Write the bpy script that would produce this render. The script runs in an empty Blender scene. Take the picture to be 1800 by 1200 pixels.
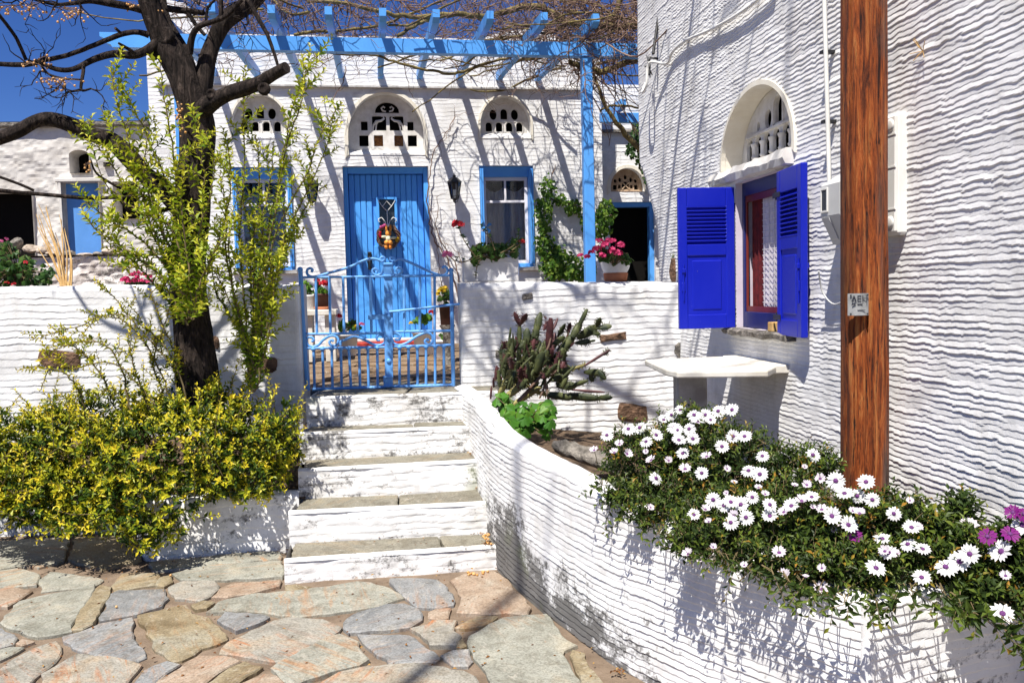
import bpy, bmesh, math, random
import numpy as np
from mathutils import Vector, Matrix

# ------------------------------------------------------------------ camera, sky, sun, exposure
SC = bpy.context.scene
COL = SC.collection
F_PX, EYE, PITCH, ROLL = 1500.0, np.array([0, 0, 1.55]), -3.5, -1.4      # focal length in 1800-px-wide pixels

def _rot():
    a = math.radians(90 + PITCH); r = math.radians(ROLL)
    Rx = np.array([[1, 0, 0], [0, math.cos(a), -math.sin(a)], [0, math.sin(a), math.cos(a)]])
    Rz = np.array([[math.cos(r), -math.sin(r), 0], [math.sin(r), math.cos(r), 0], [0, 0, 1]])
    return Rx @ Rz
CAMR = _rot()
cam_d = bpy.data.cameras.new('camera')
cam = bpy.data.objects.new('camera', cam_d); COL.objects.link(cam)
cam_d.sensor_width = 36.0; cam_d.lens = 36.0 * F_PX / 1800.0
cam_d.clip_start = 0.05; cam_d.clip_end = 2000
cam.matrix_world = Matrix.Translation(Vector(EYE)) @ Matrix(CAMR.tolist()).to_4x4()
SC.camera = cam

SUN_TO = Vector((0.195, 0.44, -0.875)).normalized()                        # direction the light travels
SUN_EL = math.asin(-SUN_TO.z); SUN_AZ = math.atan2(-SUN_TO.x, -SUN_TO.y)
world = bpy.data.worlds.new('World'); SC.world = world; world.use_nodes = True
wn = world.node_tree; wn.nodes.clear()
sky = wn.nodes.new('ShaderNodeTexSky'); sky.sky_type = 'NISHITA'; sky.sun_disc = False
sky.sun_elevation = SUN_EL; sky.sun_rotation = SUN_AZ
sky.altitude = 3000; sky.air_density = 1.0; sky.dust_density = 0.0; sky.ozone_density = 5.0
hs = wn.nodes.new('ShaderNodeHueSaturation'); hs.inputs['Hue'].default_value = 0.516; hs.inputs['Saturation'].default_value = 1.22; hs.inputs['Value'].default_value = 1.12
bg = wn.nodes.new('ShaderNodeBackground'); bg.inputs['Strength'].default_value = 0.062
wo = wn.nodes.new('ShaderNodeOutputWorld')
wn.links.new(sky.outputs[0], hs.inputs['Color']); wn.links.new(hs.outputs[0], bg.inputs[0]); wn.links.new(bg.outputs[0], wo.inputs[0])

sun_d = bpy.data.lights.new('sun', 'SUN'); sun_d.energy = 5.0; sun_d.angle = math.radians(0.5); sun_d.color = (1.0, 0.955, 0.89)
sun = bpy.data.objects.new('sun', sun_d); COL.objects.link(sun); sun.location = (0, 0, 20)
sun.rotation_euler = SUN_TO.to_track_quat('-Z', 'Y').to_euler()

SC.view_settings.view_transform = 'Standard'; SC.view_settings.look = 'None'
SC.view_settings.exposure = 0.75; SC.view_settings.gamma = 1.0; SC.view_settings.use_curve_mapping = False
SC.render.engine = 'CYCLES'
SC.cycles.max_bounces = 6; SC.cycles.transparent_max_bounces = 8
try: SC.cycles.use_denoising = True
except Exception: pass

# ------------------------------------------------------------------ measuring helpers (photograph pixel -> point on a real plane)
def ray(px, py): return CAMR @ np.array([(px - 900) / F_PX, -(py - 600) / F_PX, -1.0])
def at_z(px, py, z):
    d = ray(px, py); return EYE + d * ((z - EYE[2]) / d[2])
def at_y(px, py, y):
    d = ray(px, py); return EYE + d * (y / d[1])
class Frame:
    """A vertical plane: origin, tangent angle; local x along the plane, local y into it, z up."""
    def __init__(s, o, deg):
        s.o = np.array(o, float); s.a = math.radians(deg)
        s.t = np.array([math.cos(s.a), math.sin(s.a), 0]); s.n = np.array([-math.sin(s.a), math.cos(s.a), 0])
    def w(s, u, v, z): return s.o + s.t * u + s.n * v + np.array([0, 0, z - s.o[2]])
    def uz(s, px, py, v=0.0):
        d = ray(px, py); p0 = s.o + s.n * v
        k = ((p0 - EYE) @ s.n) / (d @ s.n); p = EYE + d * k
        return float((p - s.o) @ s.t), float(p[2])
    def world(s, px, py, v=0.0):
        u, z = s.uz(px, py, v); return s.w(u, v, z)
HF = Frame((-1.5, 10.4, 0), 9)          # facade of the blue-door house
GF = Frame((-0.93, 6.3, 0), 5)          # gate and garden wall
SF = Frame((-0.70, 4.60, 0), 6)         # steps
RF = Frame((-6.0, 13.0, 0), 4)          # old house at the left
RH0, RHK = np.array([1.28, 6.5]), 0.13  # flank of the right-hand house: x = 1.28 + 0.13 (6.5 - y)
def flank_x(y): return RH0[0] + RHK * (RH0[1] - y)
def on_flank(px, py, off=0.0):
    d = ray(px, py); n = np.array([-1, -RHK, 0]) / math.hypot(1, RHK)
    p0 = np.array([RH0[0], RH0[1], 0]) + n * off
    return EYE + d * (((p0 - EYE) @ n) / (d @ n))

# ------------------------------------------------------------------ numpy noise
def _h(i, j, s):
    n = (i.astype(np.int64) * 374761393 + j.astype(np.int64) * 668265263 + s * 1442695041) & 0x7fffffff
    n = ((n ^ (n >> 13)) * 1274126177) & 0x7fffffff
    n = ((n ^ (n >> 16)) * 2246822519) & 0x7fffffff
    return (n & 0xffff) / 65535.0
def vn(x, y, s=0):
    x = np.asarray(x, float); y = np.asarray(y, float)
    xi = np.floor(x); yi = np.floor(y); fx = x - xi; fy = y - yi
    fx = fx * fx * (3 - 2 * fx); fy = fy * fy * (3 - 2 * fy)
    a = _h(xi, yi, s); b = _h(xi + 1, yi, s); c = _h(xi, yi + 1, s); d = _h(xi + 1, yi + 1, s)
    return (a + (b - a) * fx) * (1 - fy) + (c + (d - c) * fx) * fy - 0.5

# ------------------------------------------------------------------ objects
def inv_of(parent):
    M = Matrix.Identity(4)
    p = parent
    while p is not None:
        M = (Matrix.Translation(p.location) @ p.rotation_euler.to_matrix().to_4x4()) @ M
        p = p.parent
    return M.inverted()
def link(name, me, parent=None):
    o = bpy.data.objects.new(name, me); COL.objects.link(o)
    if parent is not None: o.parent = parent
    return o
def thing(name, label, cat, loc=(0, 0, 0), rz=0.0, group=None):
    o = bpy.data.objects.new(name, None); COL.objects.link(o)
    o.empty_display_size = 0.1
    o.location = Vector([float(c) for c in loc]); o.rotation_euler = (0, 0, rz)
    o['label'] = label; o['category'] = cat
    if group: o['group'] = group
    return o
def tag(o, label, cat, group=None, kind=None):
    o['label'] = label; o['category'] = cat
    if group: o['group'] = group
    if kind: o['kind'] = kind
    return o
def copy_tree(o, parent=None):
    c = o.copy(); COL.objects.link(c)
    if parent is not None: c.parent = parent
    for ch in list(o.children): copy_tree(ch, c)
    return c

class MB:
    """Collects shapes of ONE object."""
    def __init__(s): s.v = []; s.f = []; s.m = []; s.sm = []
    def add(s, V, Fs, mi=0, smooth=False):
        b = len(s.v); s.v.extend([tuple(map(float, p)) for p in V])
        for f in Fs: s.f.append(tuple(b + i for i in f)); s.m.append(mi); s.sm.append(smooth)
        return s
    def box(s, x0, x1, y0, y1, z0, z1, mi=0, c=0.0):
        """box with chamfered edges when c > 0"""
        if c <= 0:
            V = [(x, y, z) for z in (z0, z1) for y in (y0, y1) for x in (x0, x1)]
            return s.add(V, [(0, 2, 3, 1), (4, 5, 7, 6), (0, 1, 5, 4), (2, 6, 7, 3), (0, 4, 6, 2), (1, 3, 7, 5)], mi)
        bm = bmesh.new(); bmesh.ops.create_cube(bm, size=1)
        for v in bm.verts:
            v.co = Vector(((x0 + x1) / 2 + v.co.x * (x1 - x0), (y0 + y1) / 2 + v.co.y * (y1 - y0), (z0 + z1) / 2 + v.co.z * (z1 - z0)))
        bmesh.ops.bevel(bm, geom=bm.edges[:], offset=c, segments=1, affect='EDGES')
        bm.verts.index_update()
        s.add([v.co for v in bm.verts], [[v.index for v in f.verts] for f in bm.faces], mi); bm.free(); return s
    def tube(s, pts, r, n=8, mi=0, cap=True, rough=0.0, seed=0, smooth=True):
        P = [Vector([float(c) for c in p]) for p in pts]
        if not isinstance(r, (list, tuple, np.ndarray)): r = [r] * len(P)
        V = []; rn = random.Random(seed)
        T = [(P[min(i + 1, len(P) - 1)] - P[max(i - 1, 0)]).normalized() for i in range(len(P))]
        up = Vector((0, 0, 1)) if abs(T[0].z) < 0.9 else Vector((1, 0, 0))
        A = T[0].cross(up).normalized()
        lob = [1 + rough * rn.uniform(-1, 1) for _ in range(n)]
        for i, p in enumerate(P):
            A = (A - T[i] * A.dot(T[i]))
            A = A.normalized() if A.length > 1e-6 else T[i].orthogonal().normalized()
            B = T[i].cross(A)
            for k in range(n):
                a = 2 * math.pi * k / n; q = r[i] * (lob[k] + (rough * 0.6 * rn.uniform(-1, 1) if rough else 0))
                V.append(p + (A * math.cos(a) + B * math.sin(a)) * q)
        Fs = [(i * n + k, i * n + (k + 1) % n, (i + 1) * n + (k + 1) % n, (i + 1) * n + k) for i in range(len(P) - 1) for k in range(n)]
        s.add(V, Fs, mi, smooth)
        if cap and n >= 3:
            s.add([V[k] for k in range(n)], [tuple(range(n))[::-1]], mi); s.add([V[-n + k] for k in range(n)], [tuple(range(n))], mi)
        return s
    def lathe(s, prof, c=(0, 0, 0), n=20, mi=0, sx=1.0, sy=1.0, smooth=True):
        V = []
        for r, z in prof:
            for k in range(n):
                a = 2 * math.pi * k / n; V.append((c[0] + r * sx * math.cos(a), c[1] + r * sy * math.sin(a), c[2] + z))
        m = len(prof)
        Fs = [(i * n + k, i * n + (k + 1) % n, (i + 1) * n + (k + 1) % n, (i + 1) * n + k) for i in range(m - 1) for k in range(n)]
        s.add(V, Fs, mi, smooth)
        if prof[0][0] > 1e-4: s.add(V[:n], [tuple(range(n))[::-1]], mi)
        if prof[-1][0] > 1e-4: s.add(V[-n:], [tuple(range(n))], mi)
        return s
    def ball(s, c, r, mi=0, n=10, sc=(1, 1, 1)):
        m = max(4, n // 2 + 1); V = []
        for i in range(m + 1):
            t = math.pi * i / m
            for k in range(n):
                a = 2 * math.pi * k / n
                V.append((c[0] + r * sc[0] * math.sin(t) * math.cos(a), c[1] + r * sc[1] * math.sin(t) * math.sin(a), c[2] - r * sc[2] * math.cos(t)))
        Fs = [(i * n + k, i * n + (k + 1) % n, (i + 1) * n + (k + 1) % n, (i + 1) * n + k) for i in range(m) for k in range(n)]
        return s.add(V, Fs, mi, True)
    def prism(s, poly, lo, hi, axis='z', mi=0):
        """poly extruded from lo to hi along an axis; poly coordinates are the other two axes in order"""
        def P(a, b, c): return {'z': (a, b, c), 'y': (a, c, b), 'x': (c, a, b)}[axis]
        n = len(poly); V = [P(a, b, lo) for a, b in poly] + [P(a, b, hi) for a, b in poly]
        Fs = [tuple(range(n))[::-1], tuple(range(n, 2 * n))] + [(i, (i + 1) % n, n + (i + 1) % n, n + i) for i in range(n)]
        return s.add(V, Fs, mi)
    def build(s, name, mats, parent=None, world=False, recalc=True):
        me = bpy.data.meshes.new(name)
        V = s.v
        if world and parent is not None:
            M = inv_of(parent); V = [M @ Vector(p) for p in V]
        me.from_pydata([tuple(p) for p in V], [], s.f)
        if not isinstance(mats, (list, tuple)): mats = [mats]
        for m in mats: me.materials.append(m)
        me.polygons.foreach_set('material_index', s.m); me.polygons.foreach_set('use_smooth', s.sm)
        if recalc:
            bm = bmesh.new(); bm.from_mesh(me); bmesh.ops.recalc_face_normals(bm, faces=bm.faces[:]); bm.to_mesh(me); bm.free()
        me.update()
        return link(name, me, parent)

def np_mesh(name, V, Q, mat, parent=None, world=True, smooth=False, tone=None):
    """V (n,3), Q (m,k) index arrays"""
    V = np.asarray(V, np.float64)
    if world and parent is not None:
        M = np.array(inv_of(parent)); V = V @ M[:3, :3].T + M[:3, 3]
    Q = np.asarray(Q, np.int32); k = Q.shape[1]
    me = bpy.data.meshes.new(name)
    me.vertices.add(len(V)); me.vertices.foreach_set('co', V.astype(np.float32).ravel())
    me.loops.add(Q.size); me.loops.foreach_set('vertex_index', Q.ravel())
    me.polygons.add(len(Q)); me.polygons.foreach_set('loop_start', np.arange(0, Q.size, k, dtype=np.int32))
    try: me.polygons.foreach_set('loop_total', np.full(len(Q), k, np.int32))
    except Exception: pass
    me.polygons.foreach_set('use_smooth', np.full(len(Q), bool(smooth)))
    me.materials.append(mat)
    if tone is not None:
        a = me.attributes.new('tone', 'FLOAT', 'POINT'); a.data.foreach_set('value', np.asarray(tone, np.float32))
    me.update(calc_edges=True); me.validate()
    return link(name, me, parent)

# ------------------------------------------------------------------ materials
def nodes(name):
    m = bpy.data.materials.new(name); m.use_nodes = True
    t = m.node_tree; b = t.nodes.get('Principled BSDF')
    return m, t, b
def lk(t, a, b): t.links.new(a, b)
def noise(t, scale, detail=4, rough=0.6, vec=None, dist=0.0):
    n = t.nodes.new('ShaderNodeTexNoise'); n.inputs['Scale'].default_value = scale; n.inputs['Detail'].default_value = detail
    n.inputs['Roughness'].default_value = rough; n.inputs['Distortion'].default_value = dist
    if vec is not None: lk(t, vec, n.inputs['Vector'])
    return n.outputs['Fac']
def ramp(t, fac, stops):
    r = t.nodes.new('ShaderNodeValToRGB'); lk(t, fac, r.inputs[0])
    e = r.color_ramp.elements
    while len(e) < len(stops): e.new(0.5)
    for i, (p, c) in enumerate(stops):
        e[i].position = p; e[i].color = (c[0], c[1], c[2], 1) if not isinstance(c, (int, float)) else (c, c, c, 1)
    return r.outputs[0]
def mixc(t, fac, a, b, mode='MIX'):
    n = t.nodes.new('ShaderNodeMix'); n.data_type = 'RGBA'; n.blend_type = mode
    for sock, val in ((n.inputs[0], fac), (n.inputs[6], a), (n.inputs[7], b)):
        if isinstance(val, (int, float)): sock.default_value = val
        elif isinstance(val, (tuple, list)): sock.default_value = (val[0], val[1], val[2], 1)
        else: lk(t, val, sock)
    return n.outputs[2]
def math_n(t, op, a, b=None, clamp=False):
    n = t.nodes.new('ShaderNodeMath'); n.operation = op; n.use_clamp = clamp
    for i, v in enumerate((a, b)):
        if v is None: continue
        if isinstance(v, (int, float)): n.inputs[i].default_value = v
        else: lk(t, v, n.inputs[i])
    return n.outputs[0]
def bump(t, b, h, strength=0.3, dist=0.01):
    n = t.nodes.new('ShaderNodeBump'); n.inputs['Strength'].default_value = strength; n.inputs['Distance'].default_value = dist
    lk(t, h, n.inputs['Height']); lk(t, n.outputs[0], b.inputs['Normal'])
def coord(t, kind='Object'):
    n = t.nodes.new('ShaderNodeTexCoord'); return n.outputs[kind]
def geo_pos(t): return t.nodes.new('ShaderNodeNewGeometry').outputs['Position']
def mapping(t, vec, scale=(1, 1, 1), rot=(0, 0, 0)):
    n = t.nodes.new('ShaderNodeMapping'); n.inputs['Scale'].default_value = scale; n.inputs['Rotation'].default_value = rot
    lk(t, vec, n.inputs['Vector']); return n.outputs[0]

def mat_noise(name, c1, c2, scale=8, rough=0.7, bs=0.15, bscale=60, bd=0.004, spec=0.3, lo=0.35, hi=0.65, stretch=(1, 1, 1)):
    m, t, b = nodes(name)
    v = mapping(t, geo_pos(t), stretch)
    lk(t, ramp(t, noise(t, scale, 5, 0.6, v), [(lo, c1), (hi, c2)]), b.inputs['Base Color'])
    b.inputs['Roughness'].default_value = rough; b.inputs['Specular IOR Level'].default_value = spec
    if bs: bump(t, b, noise(t, bscale, 4, 0.6, v), bs, bd)
    return m
def mat_plain(name, c, rough=0.6, spec=0.3, metal=0.0):
    m, t, b = nodes(name)
    b.inputs['Base Color'].default_value = (*c, 1); b.inputs['Roughness'].default_value = rough
    b.inputs['Specular IOR Level'].default_value = spec; b.inputs['Metallic'].default_value = metal
    return m

def mat_plaster(name, base=(0.77, 0.765, 0.75), grey=(0.58, 0.57, 0.55), stain=0.0, stain_lo=0.0, stain_hi=0.5, bs=0.35, side=False):
    m, t, b = nodes(name); p = geo_pos(t)
    c = ramp(t, noise(t, 3.0, 6, 0.65, p), [(0.30, grey), (0.52, base)])
    # thin flecks of missing limewash
    fl = ramp(t, noise(t, 38, 5, 0.7, mapping(t, p, (1, 1, 2.2))), [(0.285, 1.0), (0.325, 0.0)])
    c = mixc(t, math_n(t, 'MULTIPLY', fl, 0.55), c, (0.40, 0.36, 0.31))
    c = mixc(t, ramp(t, noise(t, 7.0, 7, 0.75, mapping(t, p, (1, 1, 0.45))), [(0.50, 0.0), (0.70, 0.55)]), c, (0.52, 0.50, 0.46))
    if stain:
        sx = t.nodes.new('ShaderNodeSeparateXYZ'); lk(t, p, sx.inputs[0])
        hgt = ramp(t, math_n(t, 'DIVIDE', math_n(t, 'SUBTRACT', sx.outputs[2], stain_lo), max(stain_hi - stain_lo, 1e-3), True), [(0.0, 1.0), (1.0, 0.0)])
        if side: hgt = math_n(t, 'MULTIPLY', hgt, ramp(t, math_n(t, 'MULTIPLY', sx.outputs[0], 1.0, True), [(0.30, 1.0), (0.75, 0.25)]))
        n1 = noise(t, 6.5, 8, 0.72, mapping(t, p, (1, 1, 1.7)))
        n2 = noise(t, 55, 5, 0.75, p)
        mm = math_n(t, 'ADD', math_n(t, 'MULTIPLY', n1, 0.75), math_n(t, 'MULTIPLY', n2, 0.35))
        k = math_n(t, 'ADD', mm, math_n(t, 'MULTIPLY', hgt, stain))
        k = math_n(t, 'ADD', k, math_n(t, 'MULTIPLY', math_n(t, 'SUBTRACT', noise(t, 1.1, 2, 0.5, p), 0.5), 0.55))
        k = ramp(t, k, [(0.735, 0.0), (0.83, 1.0)])
        c = mixc(t, math_n(t, 'MULTIPLY', k, 0.85), c, (0.05, 0.045, 0.038))
        g = ramp(t, noise(t, 2.3, 3, 0.5, p), [(0.62, 0.0), (0.75, 1.0)])
        c = mixc(t, math_n(t, 'MULTIPLY', math_n(t, 'MULTIPLY', g, hgt), 0.7), c, (0.20, 0.24, 0.08))
    lk(t, c, b.inputs['Base Color']); b.inputs['Roughness'].default_value = 0.9; b.inputs['Specular IOR Level'].default_value = 0.15
    bump(t, b, noise(t, 90, 5, 0.65, p), bs, 0.004)
    return m

def mat_paint(name, c, worn=(0.55, 0.5, 0.42), wear=0.30, rough=0.42, fade=0.25):
    m, t, b = nodes(name); p = geo_pos(t)
    col = mixc(t, ramp(t, noise(t, 5, 5, 0.6, mapping(t, p, (1, 1, 0.5))), [(0.35, 0.0), (0.7, fade)]), c, tuple(min(1, x * 1.5 + 0.03) for x in c))
    w = ramp(t, noise(t, 42, 6, 0.7, p), [(wear - 0.03, 1.0), (wear + 0.01, 0.0)])
    lk(t, mixc(t, w, col, worn), b.inputs['Base Color'])
    b.inputs['Roughness'].default_value = rough; b.inputs['Specular IOR Level'].default_value = 0.4
    bump(t, b, noise(t, 70, 4, 0.6, mapping(t, p, (1, 1, 0.35))), 0.12, 0.002)
    return m

def mat_leaf(name, cols, rough=0.5, trans=0.35):
    """cols: ramp stops over the 'tone' attribute (young - old leaf)"""
    m, t, b = nodes(name)
    a = t.nodes.new('ShaderNodeAttribute'); a.attribute_name = 'tone'
    c = ramp(t, a.outputs['Fac'], cols)
    c = mixc(t, ramp(t, noise(t, 30, 2, 0.5, geo_pos(t)), [(0.3, 0.0), (0.7, 0.35)]), c, mixc(t, 1.0, c, (0.55, 0.6, 0.4), 'MULTIPLY'))
    lk(t, c, b.inputs['Base Color']); b.inputs['Roughness'].default_value = rough; b.inputs['Specular IOR Level'].default_value = 0.35
    tr = t.nodes.new('ShaderNodeBsdfTranslucent'); lk(t, c, tr.inputs[0])
    mx = t.nodes.new('ShaderNodeMixShader'); mx.inputs[0].default_value = trans
    lk(t, b.outputs[0], mx.inputs[1]); lk(t, tr.outputs[0], mx.inputs[2])
    out = [n for n in t.nodes if n.type == 'OUTPUT_MATERIAL'][0]; lk(t, mx.outputs[0], out.inputs[0])
    return m

def mat_slab(name, stops, streak=(0.36, 0.17, 0.09), streak_amt=0.5, rough=0.75):
    """schist paving: cloudy tone, rusty streaks, fine grain; varies with the object"""
    m, t, b = nodes(name)
    p = geo_pos(t); oi = t.nodes.new('ShaderNodeObjectInfo')
    ad = t.nodes.new('ShaderNodeVectorMath'); ad.operation = 'ADD'; lk(t, p, ad.inputs[0])
    sc = t.nodes.new('ShaderNodeVectorMath'); sc.operation = 'SCALE'; sc.inputs[0].default_value = (37, 91, 13); lk(t, oi.outputs['Random'], sc.inputs['Scale'])
    lk(t, sc.outputs[0], ad.inputs[1]); v = ad.outputs[0]
    c = ramp(t, noise(t, 3.4, 6, 0.62, v, 0.6), stops)
    rn = t.nodes.new('ShaderNodeVectorRotate'); rn.rotation_type = 'Z_AXIS'; lk(t, v, rn.inputs[0]); lk(t, math_n(t, 'MULTIPLY', oi.outputs['Random'], 3.0), rn.inputs['Angle'])
    st = noise(t, 3.2, 7, 0.72, mapping(t, rn.outputs[0], (0.8, 4.5, 1)), 1.0)
    am = ramp(t, noise(t, 1.7, 2, 0.5, v), [(0.42, 0.0), (0.6, 1.0)])
    k = math_n(t, 'MULTIPLY', math_n(t, 'MULTIPLY', ramp(t, st, [(0.5, 0.0), (0.64, 1.0)]), am), streak_amt)
    c = mixc(t, k, c, streak)
    g = noise(t, 95, 5, 0.75, v)
    c = mixc(t, ramp(t, g, [(0.36, 0.75), (0.56, 0.0)]), c, mixc(t, 1.0, c, (0.42, 0.40, 0.38), 'MULTIPLY'))
    c = mixc(t, ramp(t, noise(t, 9, 6, 0.7, v, 0.8), [(0.36, 0.65), (0.52, 0.0)]), c, mixc(t, 1.0, c, (0.58, 0.54, 0.48), 'MULTIPLY'))
    c = mixc(t, ramp(t, noise(t, 13, 5, 0.7, mapping(t, rn.outputs[0], (1, 2.5, 1)), 1.0), [(0.56, 0.0), (0.68, 0.45)]), c, (0.46, 0.43, 0.38))
    c = mixc(t, 1.0, c, (0.99, 0.965, 0.91), 'MULTIPLY')
    lk(t, c, b.inputs['Base Color']); b.inputs['Roughness'].default_value = rough; b.inputs['Specular IOR Level'].default_value = 0.3
    h = math_n(t, 'ADD', math_n(t, 'MULTIPLY', st, 1.0), math_n(t, 'MULTIPLY', g, 0.25))
    bump(t, b, h, 0.45, 0.012)
    return m

def mat_glass(name):
    m, t, b = nodes(name)
    tr = t.nodes.new('ShaderNodeBsdfTransparent'); tr.inputs[0].default_value = (0.9, 0.93, 0.95, 1)
    gl = t.nodes.new('ShaderNodeBsdfGlossy'); gl.inputs['Roughness'].default_value = 0.03
    fr = t.nodes.new('ShaderNodeFresnel'); fr.inputs[0].default_value = 1.5
    mx = t.nodes.new('ShaderNodeMixShader'); lk(t, fr.outputs[0], mx.inputs[0]); lk(t, tr.outputs[0], mx.inputs[1]); lk(t, gl.outputs[0], mx.inputs[2])
    out = [n for n in t.nodes if n.type == 'OUTPUT_MATERIAL'][0]; lk(t, mx.outputs[0], out.inputs[0])
    return m

M = {}
M['plaster'] = mat_plaster('white_limewash')
M['plaster_stained'] = mat_plaster('stained_limewash', stain=0.40, stain_lo=0.0, stain_hi=0.55, side=True)
M['plaster_step'] = mat_plaster('step_limewash', base=(0.76, 0.75, 0.73), grey=(0.56, 0.54, 0.50), stain=0.17, stain_lo=-0.2, stain_hi=2.6)
M['plaster_old'] = mat_plaster('old_limewash', base=(0.64, 0.61, 0.56), grey=(0.42, 0.385, 0.34), bs=1.0)
M['trim'] = mat_noise('cream_trim', (0.66, 0.61, 0.50), (0.74, 0.70, 0.60), 7, 0.85)
M['grille'] = mat_noise('carved_grille_stone', (0.55, 0.52, 0.47), (0.72, 0.70, 0.66), 10, 0.85)
M['grille_brown'] = mat_noise('brown_grille_stone', (0.30, 0.20, 0.13), (0.45, 0.33, 0.22), 10, 0.85)
M['azure'] = mat_paint('azure_paint', (0.085, 0.32, 0.76), wear=0.27)
M['door_blue'] = mat_paint('door_blue_paint', (0.075, 0.33, 0.80), wear=0.26, rough=0.45)
M['gate_blue'] = mat_paint('gate_blue_paint', (0.12, 0.34, 0.74), wear=0.30, worn=(0.35, 0.25, 0.16), rough=0.4)
M['cobalt'] = mat_paint('cobalt_paint', (0.004, 0.012, 0.36), wear=0.285, rough=0.35, fade=0.12)
M['navy'] = mat_paint('navy_paint', (0.01, 0.015, 0.10), wear=0.25)
M['old_blue'] = mat_paint('faded_blue_paint', (0.085, 0.25, 0.58), wear=0.30, rough=0.6)
M['dark'] = mat_plain('dark_interior', (0.012, 0.011, 0.010), 0.95, 0.0)
M['iron'] = mat_plain('black_iron', (0.015, 0.015, 0.016), 0.45, 0.5)
M['white_iron'] = mat_plain('white_iron', (0.75, 0.74, 0.70), 0.4, 0.5)
M['marble'] = mat_noise('marble', (0.54, 0.50, 0.42), (0.76, 0.73, 0.65), 6, 0.55, 0.25, 40, 0.006)
M['marble_grey'] = mat_noise('grey_marble', (0.30, 0.28, 0.26), (0.55, 0.53, 0.50), 7, 0.7, 0.2)
M['tread'] = mat_slab('step_schist', [(0.3, (0.17, 0.16, 0.13)), (0.55, (0.25, 0.24, 0.20)), (0.75, (0.32, 0.29, 0.22))], (0.32, 0.23, 0.13), 0.45)
M['soil'] = mat_noise('dry_soil', (0.05, 0.032, 0.02), (0.14, 0.095, 0.06), 25, 0.95, 0.8, 60, 0.02)
M['mortar'] = mat_noise('sandy_mortar', (0.14, 0.100, 0.068), (0.24, 0.178, 0.125), 7, 0.95, 0.8, 90, 0.01)
M['stone_brown'] = mat_noise('brown_stone', (0.06, 0.035, 0.022), (0.22, 0.13, 0.08), 22, 0.9, 0.9, 45, 0.03)
M['stone_grey'] = mat_noise('grey_stone', (0.10, 0.09, 0.075), (0.30, 0.27, 0.23), 20, 0.9, 0.9, 45, 0.03)
M['rubble'] = mat_noise('pale_rubble', (0.34, 0.27, 0.20), (0.58, 0.49, 0.40), 9, 0.9, 0.7, 40, 0.02)
M['slab_green'] = mat_slab('green_grey_schist', [(0.3, (0.22, 0.225, 0.195)), (0.52, (0.33, 0.335, 0.295)), (0.72, (0.43, 0.40, 0.32))], (0.42, 0.22, 0.10), 0.7)
M['slab_blue'] = mat_slab('blue_grey_schist', [(0.3, (0.185, 0.195, 0.205)), (0.55, (0.285, 0.295, 0.305)), (0.75, (0.39, 0.37, 0.32))], (0.40, 0.22, 0.11), 0.6)
M['slab_tan'] = mat_slab('tan_schist', [(0.3, (0.20, 0.155, 0.09)), (0.5, (0.31, 0.26, 0.17)), (0.7, (0.33, 0.33, 0.28))], (0.36, 0.19, 0.08), 0.6)
M['slab_pink'] = mat_slab('pink_schist', [(0.3, (0.27, 0.20, 0.145)), (0.52, (0.39, 0.305, 0.235)), (0.75, (0.42, 0.38, 0.32))], (0.38, 0.16, 0.075), 0.95)
M['slab_mixed'] = mat_slab('rust_edged_schist', [(0.3, (0.23, 0.22, 0.195)), (0.5, (0.34, 0.33, 0.295)), (0.72, (0.43, 0.34, 0.24))], (0.43, 0.18, 0.075), 1.0)
M['court'] = mat_slab('courtyard_schist', [(0.3, (0.17, 0.11, 0.065)), (0.55, (0.27, 0.19, 0.12)), (0.75, (0.32, 0.25, 0.17))], (0.22, 0.12, 0.06), 0.4)
M['terracotta'] = mat_noise('terracotta', (0.36, 0.12, 0.05), (0.46, 0.18, 0.09), 14, 0.85, 0.2)
M['white_pot'] = mat_noise('chalky_white_pot', (0.62, 0.60, 0.57), (0.80, 0.79, 0.77), 9, 0.7, 0.1)
M['brown_pot'] = mat_noise('dark_brown_pot', (0.05, 0.02, 0.012), (0.11, 0.04, 0.025), 9, 0.6, 0.1)
M['red_mat'] = mat_noise('red_step', (0.36, 0.03, 0.02), (0.46, 0.06, 0.035), 12, 0.8, 0.2)
M['plastic'] = mat_noise('weathered_white_plastic', (0.66, 0.65, 0.60), (0.74, 0.73, 0.69), 5, 0.45, 0.03)
M['plastic_grey'] = mat_noise('grey_plastic', (0.50, 0.50, 0.48), (0.58, 0.58, 0.56), 5, 0.4, 0.03)
M['display'] = mat_plain('dark_display', (0.03, 0.035, 0.04), 0.15, 0.5)
M['glass'] = mat_glass('window_glass')
M['netting'] = mat_noise('white_netting', (0.50, 0.46, 0.52), (0.62, 0.58, 0.63), 30, .9, .2, 200, .003)
M['curtain'] = mat_noise('net_curtain', (0.30, 0.28, 0.33), (0.42, 0.40, 0.45), 30, 0.9, 0.3, 200, 0.003, stretch=(1, 1, 0.2))
M['red_wood'] = mat_paint('red_brown_wood', (0.14, 0.018, 0.010), wear=0.24)
M['lilac_shade'] = mat_noise('shaded_lilac_reveal', (0.52, 0.45, 0.52), (0.60, 0.54, 0.60), 6, 0.85)  # lintel's shade on the reveal, put into the colour as lilac
M['metal_plate'] = mat_noise('zinc_plate', (0.20, 0.205, 0.20), (0.32, 0.325, 0.32), 20, 0.4, 0.05)
M['ink'] = mat_plain('black_print', (0.03, 0.03, 0.04), 0.6)
M['cable_black'] = mat_plain('black_cable', (0.015, 0.015, 0.015), 0.5)
M['straw'] = mat_noise('dry_cane', (0.42, 0.25, 0.09), (0.60, 0.40, 0.17), 14, 0.8, 0.2)
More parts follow.
